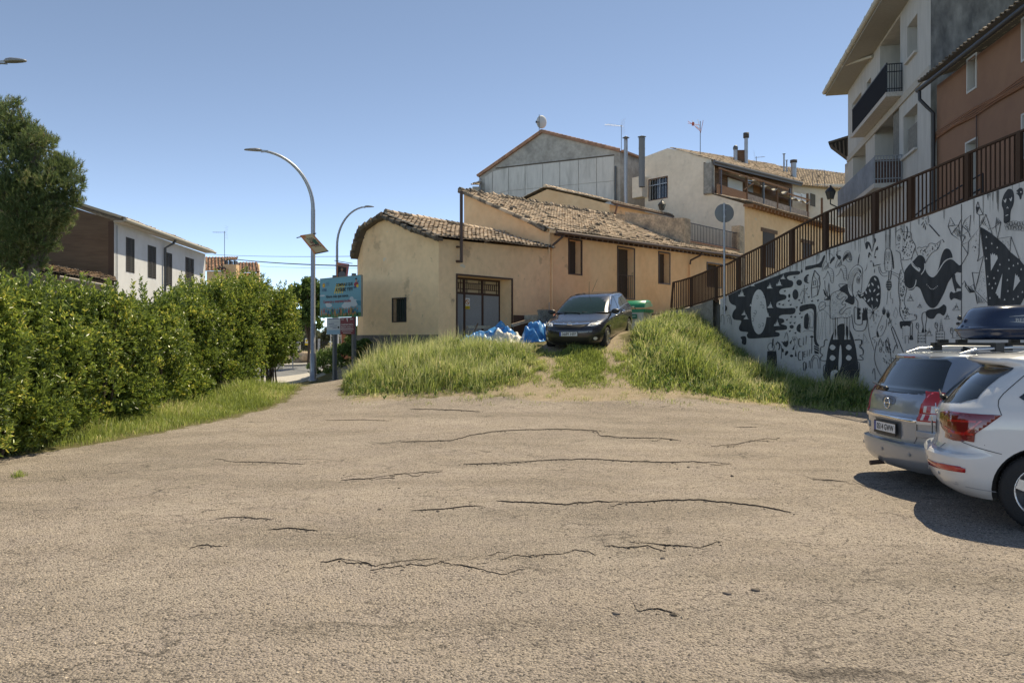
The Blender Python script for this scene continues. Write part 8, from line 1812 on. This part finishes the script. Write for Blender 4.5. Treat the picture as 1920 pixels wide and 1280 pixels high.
for z_ in np.linspace(g_ - .2, t_, 9):
    for k in range(16): t = 2 * math.pi * k / 16; r_ = (abs(math.cos(t)) ** 6 + abs(math.sin(t)) ** 6) ** (-1 / 6); p_ = V((q_.x + .25 * r_ * math.cos(t), q_.y + .25 * r_ * math.sin(t), z_)); p_ += V((1, 1, 0)) * .025 * noise.noise(p_ * 7); vs.append(p_)
m.add(vs, [(i * 16 + k, i * 16 + (k + 1) % 16, (i + 1) * 16 + (k + 1) % 16, (i + 1) * 16 + k) for i in range(8) for k in range(16)] + [tuple(range(128, 144))]); tag(m.build('concrete_block', mat('dark_stone_block', (0.10, 0.095, 0.085), .95, var=.5, vscale=4, col2=(0.21, 0.19, 0.16), bump=.9, bscale=22), None, V((q_.x, q_.y, g_))), 'rough dark concrete block standing upright beside the navy hatchback', 'concrete block')
m = MB(); m.bar(P(986, 598, 25), P(1010, 597, 25.1), .35, .24); tag(m.build('stone_lintel', mat('pale_stone', (0.3, 0.27, 0.22), .95, var=.3, vscale=5, bump=.5, bscale=20), None, P(998, 598, 25)), 'broken stone lintel leaning left of the concrete block', 'stone')
for lb, p0, p1 in (('pale plank lying on the rubble heap', P(960, 610, 24.6), P(994, 600, 24.9)), ('weathered beam lying across the garage doorway', P(876, 613, 25.0), P(918, 613, 25.4)), ('thin dark stick poking out of the rubble', P(890, 620, 24.4), P(896, 606, 24.5))):
    m = MB(); r_ = .02 if 'stick' in lb else .06; m.bar(p0, p1, r_ * 2, r_ * 1.6); tag(m.build('plank', mat('grey_plank', (0.30, 0.22, 0.16), .9, var=.3) if 'stick' not in lb else WOOD, None, p0), lb, 'plank')
# ================================================================== vegetation
def unit(v): return v / np.maximum(np.linalg.norm(v, axis=-1, keepdims=True), 1e-9)
def mesh_np(name, v, f, mt, parent=None, at=None, smooth_=False):
    o = np.array(LOC[parent.name]) if parent is not None else (np.array(at, float) if at is not None else np.zeros(3))
    me = bpy.data.meshes.new(name); v = (v.reshape(-1, 3) - o).astype(np.float32); n = f.shape[1]
    me.vertices.add(len(v)); me.vertices.foreach_set('co', v.ravel()); me.loops.add(f.size); me.loops.foreach_set('vertex_index', f.ravel().astype(np.int32))
    me.polygons.add(len(f)); me.polygons.foreach_set('loop_start', np.arange(0, f.size, n, dtype=np.int32)); me.polygons.foreach_set('loop_total', np.full(len(f), n, np.int32))
    me.materials.append(mt); me.update(calc_edges=True)
    if smooth_: me.polygons.foreach_set('use_smooth', np.ones(len(f), bool))
    ob = bpy.data.objects.new(name, me); COL.objects.link(ob); LOC[ob.name] = tuple(o)
    if parent is not None: ob.parent = parent
    else: ob.location = tuple(o)
    return ob
def leaves(c, d, length, width, fold=.35, droop=.0):
    """c base points, d unit axis; returns verts (N,6,3) and quads"""
    n = len(c); r = unit(rng.normal(size=(n, 3))); side = unit(np.cross(d, r)); up = np.cross(side, d)
    L_ = length[:, None]; Wd = width[:, None]
    v = np.stack([c, c + d * L_ * .35 + side * Wd * .5 + up * Wd * fold, c + d * L_ * .72 + side * Wd * .42 + up * Wd * fold - up * droop * L_, c + d * L_ - up * droop * L_ * 2,
                  c + d * L_ * .72 - side * Wd * .42 + up * Wd * fold - up * droop * L_, c + d * L_ * .35 - side * Wd * .5 + up * Wd * fold], 1)
    q = np.array([(0, 1, 2, 3), (3, 4, 5, 0)])[None] + (np.arange(n) * 6)[:, None, None]
    return v, q.reshape(-1, 4)
def shoots(pos, nrm, k, ll, lw, up=.55, spread=.9):
    """whorls of k leaves on shoot tips"""
    n = len(pos); ax = unit(nrm * (1 - up) + np.array([0, 0, up]) + rng.normal(size=(n, 3)) * .25)
    a = np.repeat(ax, k, 0); r = unit(rng.normal(size=(n * k, 3))); tang = unit(np.cross(a, r)); mixf = rng.uniform(.35, spread + .35, (n * k, 1))
    d = unit(a + tang * mixf * 1.3); base = np.repeat(pos, k, 0) - a * rng.uniform(0, .10, (n * k, 1)) * (ll / .09)
    L_ = ll * rng.uniform(.65, 1.25, n * k); W_ = lw * rng.uniform(.7, 1.2, n * k)
    return leaves(base, d, L_, W_)
def lobes_surface(lobes, n, depth=.3):
    """points over the outside of a union of ellipsoids; lobes: (cx,cy,cz,rx,ry,rz)"""
    lb = np.array(lobes); area = lb[:, 3] * lb[:, 4] + lb[:, 4] * lb[:, 5] + lb[:, 3] * lb[:, 5]; pr = area / area.sum()
    i = rng.choice(len(lb), n, p=pr); d = unit(rng.normal(size=(n, 3))); rad = 1 - depth * rng.random(n) ** 2 + .06 * rng.normal(size=n)
    p = lb[i, :3] + d * lb[i, 3:] * rad[:, None]; nr = unit(d / lb[i, 3:])
    ins = np.zeros(n, bool)
    for j, l in enumerate(lb):
        e = (((p - l[:3]) / l[3:]) ** 2).sum(1); ins |= (e < (1 - depth) ** 2 * .72) & (i != j)
    return p[~ins], nr[~ins]
# ---- laurel hedge: single shrubs standing side by side
HED = [(-7.95, 9.2, 2.6, 1.35), (-7.75, 11.4, 2.6, 1.2), (-7.75, 13.0, 2.6, 1.15), (-7.75, 14.6, 2.52, 1.15), (-7.75, 16.3, 2.42, 1.2), (-7.75, 18.0, 2.72, 1.25), (-7.6, 19.9, 3.0, 1.3), (-7.5, 21.9, 3.2, 1.2), (-7.3, 23.4, 2.95, .8)]
HLAB = ['nearest laurel shrub cut by the left edge of the picture', 'laurel shrub second from the left edge, beside a dark gap', 'laurel shrub in the hedge below the lean-to roof', 'laurel shrub in the hedge below the white house corner', 'laurel shrub in the hedge below the louvred shutters', 'tall laurel shrub in the hedge rising before the last shutter', 'tall yellow-green laurel shrub near the far end of the hedge', 'bushy laurel shrub second from the far end of the hedge', 'last laurel shrub of the hedge, leaning over the pavement']
for (x, y, H_, r_), lb_ in zip(HED, HLAB):
    g0 = G(x, y); o = thing('laurel_shrub', lb_, 'shrub', (x, y, g0), group='laurel shrubs of the hedge')
    lob = []
    rs = random.Random(int(y * 10))
    for k in range(28):
        zc = g0 + rs.uniform(.35 if y < 21 else .65 if y < 23 else 1.0, H_ - .45); f = 1 - .18 * (zc - g0) / H_
        lob.append((x + rs.uniform(-.42, .28), y + rs.uniform(-.8, .8) * r_, zc, rs.uniform(.50, .60) * f * 1.1, rs.uniform(.45, .68), rs.uniform(.42, .62)))
    for k in range(5): lob.append((x + rs.uniform(-.3, .35), y + rs.uniform(-.8, .8) * r_, g0 + H_ - .40 + rs.uniform(-.08, .12), .34, .38, .42))
    near = y < 13; n = 7600 if near else 6000
    p, nr = lobes_surface(lob, n, .42)
    keep = p[:, 2] > g0 + .06; p, nr = p[keep], nr[keep]
    v, q = shoots(p, nr, 7, .080, .028 if near else .031, .45)
    # long shoots sticking out of the top
    tp = np.array([(x + rs.uniform(-.5, .5), y + rs.uniform(-.9, .9) * r_, g0 + H_ + rs.uniform(-.05, .30)) for _ in range(26)])
    pp = np.concatenate([tp - np.array([0, 0, .07 * k]) for k in range(6)]); v2, q2 = shoots(pp, np.tile([0, 0, 1.], (len(pp), 1)), 5, .09, .032, .8)
    mesh_np('foliage', np.concatenate([v.reshape(-1, 3), v2.reshape(-1, 3)]), np.concatenate([q, q2 + v.shape[0] * 6]), LEAFL, o)
    m = MB()
    for k in range(9):
        a = V((x + rs.uniform(-.2, .2), y + rs.uniform(-.5, .5), g0 - .05)); b_ = V((x + rs.uniform(-.5, .5), y + rs.uniform(-.9, .9), g0 + H_ * rs.uniform(.6, .95))); m.tube([a, a.lerp(b_, .5) + V((rs.uniform(-.1, .1), 0, 0)), b_], [.03, .02, .008], 5)
    m.build('stems', BARK, o)
    lb = np.array(lob)      # inner twiggy mass
    pi, ni = lobes_surface([tuple(np.concatenate([l[:3], l[3:] * .62])) for l in lb], 900, .6); v3, q3 = shoots(pi, ni, 6, .14, .07, .3)
    mesh_np('inner_foliage', v3, q3, LEAFL, o)
# ---- trees
def tree(nm, label, x, y, z0, H_, R_, n, mt, ll, lw, seed, cz=.62, nl=18, flat=1.0, k=6, cat='tree', trunk=.14, up=.3, depth=.5):
    rs = random.Random(seed); o = thing(nm, label, cat, (x, y, z0)); lob = []
    for i in range(nl):
        a = rs.uniform(0, 6.28); rr = R_ * rs.random() ** .6 * .75; zz = z0 + H_ * cz + rs.uniform(-1, 1) * H_ * (1 - cz) * .75 * (1 - .3 * rr / R_)
        s = R_ * rs.uniform(.28, .42); lob.append((x + rr * math.cos(a), y + rr * math.sin(a), zz, s, s, s * .8 * flat))
    p, nr = lobes_surface(lob, n, depth); v, q = shoots(p, nr, k, ll, lw, up); mesh_np('crown', v, q, mt, o); m = MB()
    m.tube([V((x, y, z0 - .1)), V((x + .05, y, z0 + H_ * .35)), V((x, y, z0 + H_ * .8))], [trunk, trunk * .75, trunk * .25], 8)
    for l in lob[:10]: m.tube([V((x, y, z0 + H_ * .3)), V((x, y, z0 + H_ * .3)).lerp(V(l[:3]), .6) + V((0, 0, .1)), V(l[:3])], [trunk * .5, trunk * .3, trunk * .1], 6)
    m.build('trunk', BARK, o); return o
# pine: lobes placed to give the stepped outline on the right side
PX = -15.6; PY = 25.0
o = thing('pine_tree', 'dark green pine tree at the left edge behind the hedge', 'tree', (PX, PY, .2)); lob = []
def pl(px, py, r, dy=0., sq=.85): c = P(px, py, PY + dy); lob.append((c.x, c.y, c.z, r, r, r * sq))
for px, py, r, dy in ((5, 250, 1.0, 0), (40, 262, .85, .3), (68, 268, .7, -.3), (88, 262, .42, 0), (20, 225, .75, 0), (-5, 205, .6, .3), (60, 245, .5, .2), (-40, 260, 1.1, 0), (10, 310, 1.0, -.6), (60, 305, .7, .4), (100, 320, .62, -.2), (130, 315, .55, .1), (135, 345, .5, -.2), (120, 300, .42, .2), (90, 345, .75, -.5), (45, 350, .9, -.6), (0, 360, 1.0, -.8), (120, 370, .62, 0), (140, 375, .38, 0), (85, 395, .8, -.4), (40, 400, .9, -.6), (110, 420, .55, .2), (125, 400, .4, 0), (60, 440, .8, -.3), (20, 450, .9, -.5), (95, 455, .45, .3), (-20, 430, 1.0, 0), (50, 480, .7, 0), (10, 490, .7, -.3), (75, 490, .35, .2), (-50, 340, 1.2, 0), (-60, 420, 1.1, 0), (30, 190, .32, 0), (105, 300, .4, 0), (-60, 220, .9, .2), (-90, 300, 1.1, 0), (152, 335, .25, 0)): pl(px, py, r * .86, dy)
p, nr = lobes_surface(lob, 12500, .7)
n = len(p); ax = unit(nr * .55 + np.array([0, 0, .6]) + rng.normal(size=(n, 3)) * .3); K = 13
a = np.repeat(ax, K, 0); t_ = unit(np.cross(a, unit(rng.normal(size=(n * K, 3))))); d = unit(a + t_ * rng.uniform(.2, 1.1, (n * K, 1))); b0_ = np.repeat(p, K, 0) - a * rng.uniform(0, .16, (n * K, 1)); Ln = rng.uniform(.09, .16, (n * K, 1)); sd_ = unit(np.cross(d, rng.normal(size=(n * K, 3)))) * .0085
v = np.stack([b0_ - sd_, b0_ + sd_, b0_ + d * Ln], 1); f = np.arange(n * K * 3).reshape(-1, 3); mesh_np('crown', v, f, NEEDLE, o)
m = MB(); m.tube([(PX, PY, 0), (PX + .1, PY, 4), (PX + .2, PY, 8.2)], [.24, .18, .06], 10)
for l in lob: 
    z0_ = max(1.5, l[2] - 1.6); m.tube([V((PX + .1, PY, z0_)), V((PX, PY, z0_)).lerp(V(l[:3]), .55) + V((0, 0, .15)), V(l[:3])], [.07, .045, .012], 5)
    for j in range(7): d_ = V((random.uniform(-1, 1), random.uniform(-1, 1), random.uniform(-.5, 1))).normalized(); m.tube([V(l[:3]), V(l[:3]) + d_ * l[3] * .9], [.014, .005], 4)
m.build('trunk', mat('pine_bark', (0.16, 0.135, 0.115), .95, var=.3, vscale=5), o)
c = P(578, 0, 35.5); tree('broadleaf_tree', 'fresh green broadleaf tree between the hedge end and the billboard', c.x, 35.5, .5, 4.3, .98, 2600, LEAFT, .12, .06, 5, .72, 18, 1.1, 6, depth=.75, trunk=.07)
c = P(598, 0, 52); tree('olive_tree', 'grey green olive tree behind the far fence, right of the lamp pole', c.x, 52, .6, 2.3, 1.6, 1500, OLIVE, .16, .04, 9, .6, 12, .8)
c = P(640, 0, 53); tree('olive_tree', 'grey green olive tree behind the white gate', c.x, 53, .6, 2.2, 1.3, 1100, OLIVE, .16, .04, 12, .6, 10, .8)
c = P(560, 0, 54); tree('far_tree', 'dark green tree beyond the road behind the hedge end', c.x, 54, .6, 3.6, 1.8, 1500, LEAFT, .18, .09, 14, .6, 12)
c = P(467, 0, 64); tree('far_tree', 'bushy green treetop right of the far tiled houses', c.x, 64, .6, 5.2, 1.8, 900, LEAFT, .25, .12, 16, .7, 10)
c = P(664, 0, 33); tree('garden_shrub', 'light green shrub squeezed between the brick pillar and the ochre house', c.x, 33, .7, 1.9, .45, 500, LEAFT, .10, .06, 18, .6, 8, 1.4, cat='shrub', trunk=.03)
for px, D, H_, R_, s, lb_ in ((605, 28.6, .85, .75, 21, 'dark shaded shrub right of the nearest lamp pole'), (640, 28.2, .9, .8, 22, 'dark shaded shrub behind the billboard posts'), (668, 27.6, 1.0, .6, 23, 'dark shaded shrub against the corner of the ochre house')):
    c = P(px, 0, D); tree('roadside_shrub', lb_, c.x, D, G(c.x, D), H_, R_, 900, LEAFT, .07, .035, s, .5, 12, .7, cat='shrub', trunk=.03, depth=.7)

# ---- grass
def blades(name, x, y, h, w, mt, label, cat, bend=.45, seeds=0, wind=(.25, -.1), kind='stuff'):
    n = len(x); z = GV(x, y) - .01; th = rng.random(n) * 6.283; ln = rng.random(n) * bend
    dx = np.cos(th) * ln + wind[0] * .4; dy = np.sin(th) * ln + wind[1] * .4; b_ = np.stack([x, y, z], 1)
    s = np.stack([np.cos(th + 1.57 + rng.normal(size=n) * .4), np.sin(th + 1.57), np.zeros(n)], 1) * w[:, None] * .5
    D_ = np.stack([dx, dy, np.zeros(n)], 1) * h[:, None]; Z_ = np.stack([np.zeros(n), np.zeros(n), h], 1)
    p1 = b_ + D_ * .22 + Z_ * .45; p2 = b_ + D_ * .62 + Z_ * .8; p3 = b_ + D_ * 1.15 + Z_ * (1.0 - .25 * ln[:, None])
    v = np.stack([b_ - s, b_ + s, p1 + s * .9, p1 - s * .9, p2 + s * .6, p2 - s * .6, p3 + s * .1, p3 - s * .1], 1)
    q = np.array([(0, 1, 2, 3), (3, 2, 4, 5), (5, 4, 6, 7)])[None] + (np.arange(n) * 8)[:, None, None]; q = q.reshape(-1, 4)
    return tag(mesh_np(name, v, q, mt), label, cat, kind=kind)
def sample(n, x0, x1, y0, y1, fn):
    x = rng.uniform(x0, x1, n); y = rng.uniform(y0, y1, n)
    d, h = fn(x, y); k = rng.random(n) < d; return x[k], y[k], h[k]
def npn(x, y, s, o=0.): # cheap value noise
    return .5 + .25 * (np.sin(x * s * 1.7 + y * s * .9 + o) + np.sin(x * s * -.8 + y * s * 2.1 + o * 2.3) * .7 + np.sin(x * s * 3.3 - y * s * 2.7 + o) * .45) 
def edge_y(x): return np.interp(x, [-5, -4.6, -4.2, -2.8, -.6, 1.2, 3.6, 5.6, 7.2, 8.9], [21, 20.4, 19.2, 18.45, 18.3, 18.6, 18.5, 18.5, 18.2, 17.8])
def left_mound(x, y):
    e = y - edge_y(x) + .25 * (npn(x, y, 2.5) - .5); tr_ = poly_dist(x, y, TRACKS[0], False); front = np.clip(e / .5 + .3, 0, 1)
    # right limit of the mound: follows the track
    lim = np.interp(y, [18, 19, 20, 21.5, 23, 24.3], [-.3, -.05, .4, .75, .85, .9]) + .3 * (npn(x, y, 3.6, 5) - .5); r = np.clip((lim - x) / .5, 0, 1)
    back = np.interp(x, [-6, -4.8, -2.5, -1.9, -.4, 1], [27, 26.3, 24.9, 23.9, 23.4, 23.0]); b_ = np.clip((back - y) / .3, 0, 1); leftl = np.interp(y, [18, 20.5, 24, 28], [-4.1, -4.55, -4.75, -5.0]); l = np.clip((x - leftl) / .25, 0, 1)
    m_ = front * r * b_ * l * np.clip(.25 + e * .9, 0, 1) * (.55 + .45 * (npn(x, y, 4.1, 3) > .33))
    h = .54 * np.clip(e / 1.1 + .15, 0, 1) * (.55 + .75 * npn(x, y, 1.3, 2)) * np.interp(x, [-5, -3.5, -1.6, -.5, .6], [.8, 1.0, .9, .62, .4]) * np.clip((lim - x) / .7 + .35, 0, 1) * np.interp(x - (-1.9), [-.2, .6], [1, .68]) ** np.clip(y - 21.5, 0, 1)
    return m_, np.maximum(h, .08)
def right_mound(x, y):
    e = y - edge_y(x) - .25 * (npn(x, y, 2.2, 4) - .5); wl = 6.9 + (26.2 - y) * .342; lim = np.interp(y, [18, 19, 20, 21.5, 23, 25, 27], [2.9, 2.85, 2.9, 3.15, 3.5, 4.3, 4.9])
    m_ = np.clip(e / .4, 0, 1) * np.clip((x - lim) / .25, 0, 1) * np.clip((wl - .05 - x) / .1, 0, 1) * np.clip((27.5 - y) / .5, 0, 1)
    thin = np.interp(e, [0, .5, 1.2], [.2, .6, 1]) * (.5 + .5 * (npn(x, y, 4.1, 5) > .33))
    h = .52 * np.clip(e / 1.8 + .10, 0, 1) * (.45 + .85 * npn(x, y, 1.2, 7)) * np.clip((x - lim) / .8 + .35, 0, 1)
    return m_ * thin, np.maximum(h, .06)
def lushw(x, y): return right_mound(x, y)
x, y, h = sample(62000, -5.2, 1.1, 18.0, 27, left_mound); sel = rng.random(len(x)) < .75; hv = h * rng.uniform(.3, 1.25, len(x)) ** 1.2
blades('tall_grass', x[sel], y[sel], hv[sel], rng.uniform(.008, .018, sel.sum()), GRASSM, 'tall green wild grass on the bank in front of the ochre house', 'grass', .85)
s2 = ~sel; blades('seeding_grass', x[s2], y[s2], hv[s2] * 1.4 + .05, rng.uniform(.004, .010, s2.sum()), GRASSP, 'pale seeding grass stems among the tall grass of the left bank', 'grass', .6)
x, y, h = sample(90000, 2.9, 9.6, 17.6, 27.5, right_mound); sel = rng.random(len(x)) < .8; hv = h * rng.uniform(.3, 1.25, len(x)) ** 1.2
blades('tall_grass', x[sel], y[sel], hv[sel], rng.uniform(.009, .022, sel.sum()), GRASSM, 'bright green wild grass on the bank below the mural wall', 'grass', .85)
s2 = ~sel; blades('seeding_grass', x[s2], y[s2], hv[s2] * 1.2 + .03, rng.uniform(.006, .012, s2.sum()), GRASSP, 'pale seeding grass stems among the grass below the mural wall', 'grass', .6)
# middle strip of the track
def mid(x, y):
    c = np.interp(y, [18.6, 20, 21.5, 23.2], [1.85, 1.8, 1.95, 2.1]); w = np.interp(y, [18.4, 19.2, 20.5, 22.3], [.5, .85, .8, .6]) + .3 * (npn(x, y, 3.3, 8) - .5); m_ = np.clip((w - np.abs(x - c)) / .6, 0, 1) * np.clip((y - 18.6) / .5, 0, 1) * np.clip((22.0 - y) / .3, 0, 1)
    return m_ * np.interp(y, [18.7, 19.6, 20.4], [.15, .5, 1]), np.interp(y, [18.7, 20, 21.8], [.05, .13, .26]) * (.5 + .8 * npn(x, y, 2, 1)) * np.clip((w + .15 - np.abs(x - c)) / .5, .2, 1)
x, y, h = sample(20000, .8, 3.1, 18.4, 22.2, mid); blades('track_grass', x, y, h * rng.uniform(.5, 1.2, len(x)), rng.uniform(.008, .018, len(x)), GRASSM, 'low grass growing between the two wheel tracks', 'grass')
def ramp(x, y): return np.clip((y - 18.9) / 1.2, 0, 1) * np.clip((22.3 - y), 0, 1) * np.clip((npn(x, y, 4.5, 6) - .30) * 4, .08, 1) * np.clip(np.minimum.reduce([poly_dist(x, y, t, False) for t in TRACKS[:2]]) / .22, .22, 1), .05 + .09 * npn(x, y, 3)
x, y, h = sample(46000, -.4, 3.6, 18.5, 22.5, ramp); blades('track_weeds', x, y, h * rng.uniform(.4, 1.5, len(x)), rng.uniform(.006, .014, len(x)), GRASSM, 'thin low grass creeping over the dirt ramp', 'grass', .9)
# verge below the hedge
VE = LOT[1:9]
def verge(x, y):
    ex = np.interp(y, [8, 10.5, 11.8, 13, 14.4, 16.5, 18.6, 20.5, 24], [-9, -8.1, -7.4, -6.55, -6.1, -5.75, -5.45, -5.7, -6.2]) + .22 * (npn(x, y, 3, 2) - .5)
    e = ex - x; hx = -7.2; m_ = np.clip(e / .25, 0, 1) * (x > -8.4) * np.clip((22.6 - y) / .5, 0, 1)
    dens = np.interp(e, [0, .3, .9], [.25, .6, 1]) * np.interp(y, [9, 12, 14], [.25, .55, 1]); h = np.interp(e, [0, .4, 1.2], [.05, .13, .32]) * (.6 + .7 * npn(x, y, 1.8, 3)) * np.interp(y, [17, 19, 22], [1, 1.5, 1.3])
    return m_ * dens, h
x, y, h = sample(90000, -8.4, -5.2, 9.2, 24.5, verge); blades('verge_grass', x, y, h * rng.uniform(.4, 1.3, len(x)), rng.uniform(.004, .010, len(x)), GRASSM, 'short grass verge running along the foot of the laurel hedge', 'grass', .9)
# scattered low weeds over the dirt apron
def apron(x, y):
    e = y - edge_y(x); inn = np.exp(-((e - .1) / .9) ** 2) * (x > -4.4) * (x < 8.8); tr_ = np.minimum.reduce([poly_dist(x, y, t, False) for t in TRACKS[:2]])
    cl = np.clip((npn(x, y, 3.1, 1) - .52) * 6, 0, 1); return inn * cl * np.clip(tr_ / .4, .05, 1) * .8, np.full(x.shape, .055) * (.6 + npn(x, y, 4))
x, y, h = sample(26000, -4.5, 8.8, 17.2, 22, apron); blades('low_weeds', x, y, h * rng.uniform(.5, 1.6, len(x)), rng.uniform(.006, .012, len(x)), GRASSM, 'sparse low weeds over the dusty edge of the lot', 'weeds', .9)
# broad leaved weeds in both banks
def herb(name, label, pts, ll, lw, mt=LEAFT, k=6, up=.6):
    p = np.array(pts); v, q = shoots(p, np.tile([0, 0, 1.], (len(p), 1)), k, ll, lw, up); tag(mesh_np(name, v, q, mt), label, 'weeds', kind='stuff')
x, y, h = sample(3200, 3.3, 9, 18.6, 26.5, right_mound); herb('broadleaf_weeds', 'broad leaved weeds growing through the grass below the mural', np.stack([x, y, GV(x, y) + h * rng.uniform(.5, .95, len(x))], 1), .09, .04)
x, y, h = sample(2200, -4.6, .8, 18.3, 25, left_mound); herb('broadleaf_weeds', 'broad leaved weeds growing through the grass of the left bank', np.stack([x, y, GV(x, y) + h * rng.uniform(.3, .8, len(x))], 1), .08, .035)
# small lone weed on the gravel, near left
w_ = gp(36, 893); x = w_.x + rng.normal(size=60) * .05; y = w_.y + rng.normal(size=60) * .05; o = blades('lone_weed', x, y, rng.uniform(.04, .12, 60), rng.uniform(.006, .012, 60), GRASSM, 'lone green weed sprouting from the gravel near the left edge', 'weed', .9)

def clumps(n, x0, x1, y0, y1, fn, name, label):
    X, Y, Hh = [], [], []
    k = 0
    while k < n:
        cx, cy = rng.uniform(x0, x1), rng.uniform(y0, y1); d, h_ = fn(np.array([cx]), np.array([cy]))
        if rng.random() > d[0]: continue
        m_ = 46; a_ = rng.random(m_) * 6.28; rr = rng.random(m_) * rng.uniform(.10, .26); X.append(cx + np.cos(a_) * rr); Y.append(cy + np.sin(a_) * rr); Hh.append(rng.uniform(.5, 1.15, m_) * (h_[0] + .12) * rng.uniform(.8, 1.35)); k += 1
    x = np.concatenate(X); y = np.concatenate(Y); h = np.concatenate(Hh); blades(name, x, y, h, rng.uniform(.005, .013, len(x)), GRASSP, label, 'grass', 1.1)
clumps(90, -4.8, .8, 18.4, 26, left_mound, 'dry_grass', 'dry straw coloured tufts standing in the left grass bank')
clumps(70, 2.9, 9, 18.2, 27, right_mound, 'dry_grass', 'dry straw coloured tufts standing in the grass below the mural')
clumps(26, -4.5, 8.5, 18.0, 19.6, lambda x, y: (np.full(x.shape, .7), np.full(x.shape, -.02)), 'edge_tufts', 'little dry tufts along the dusty far edge of the lot')
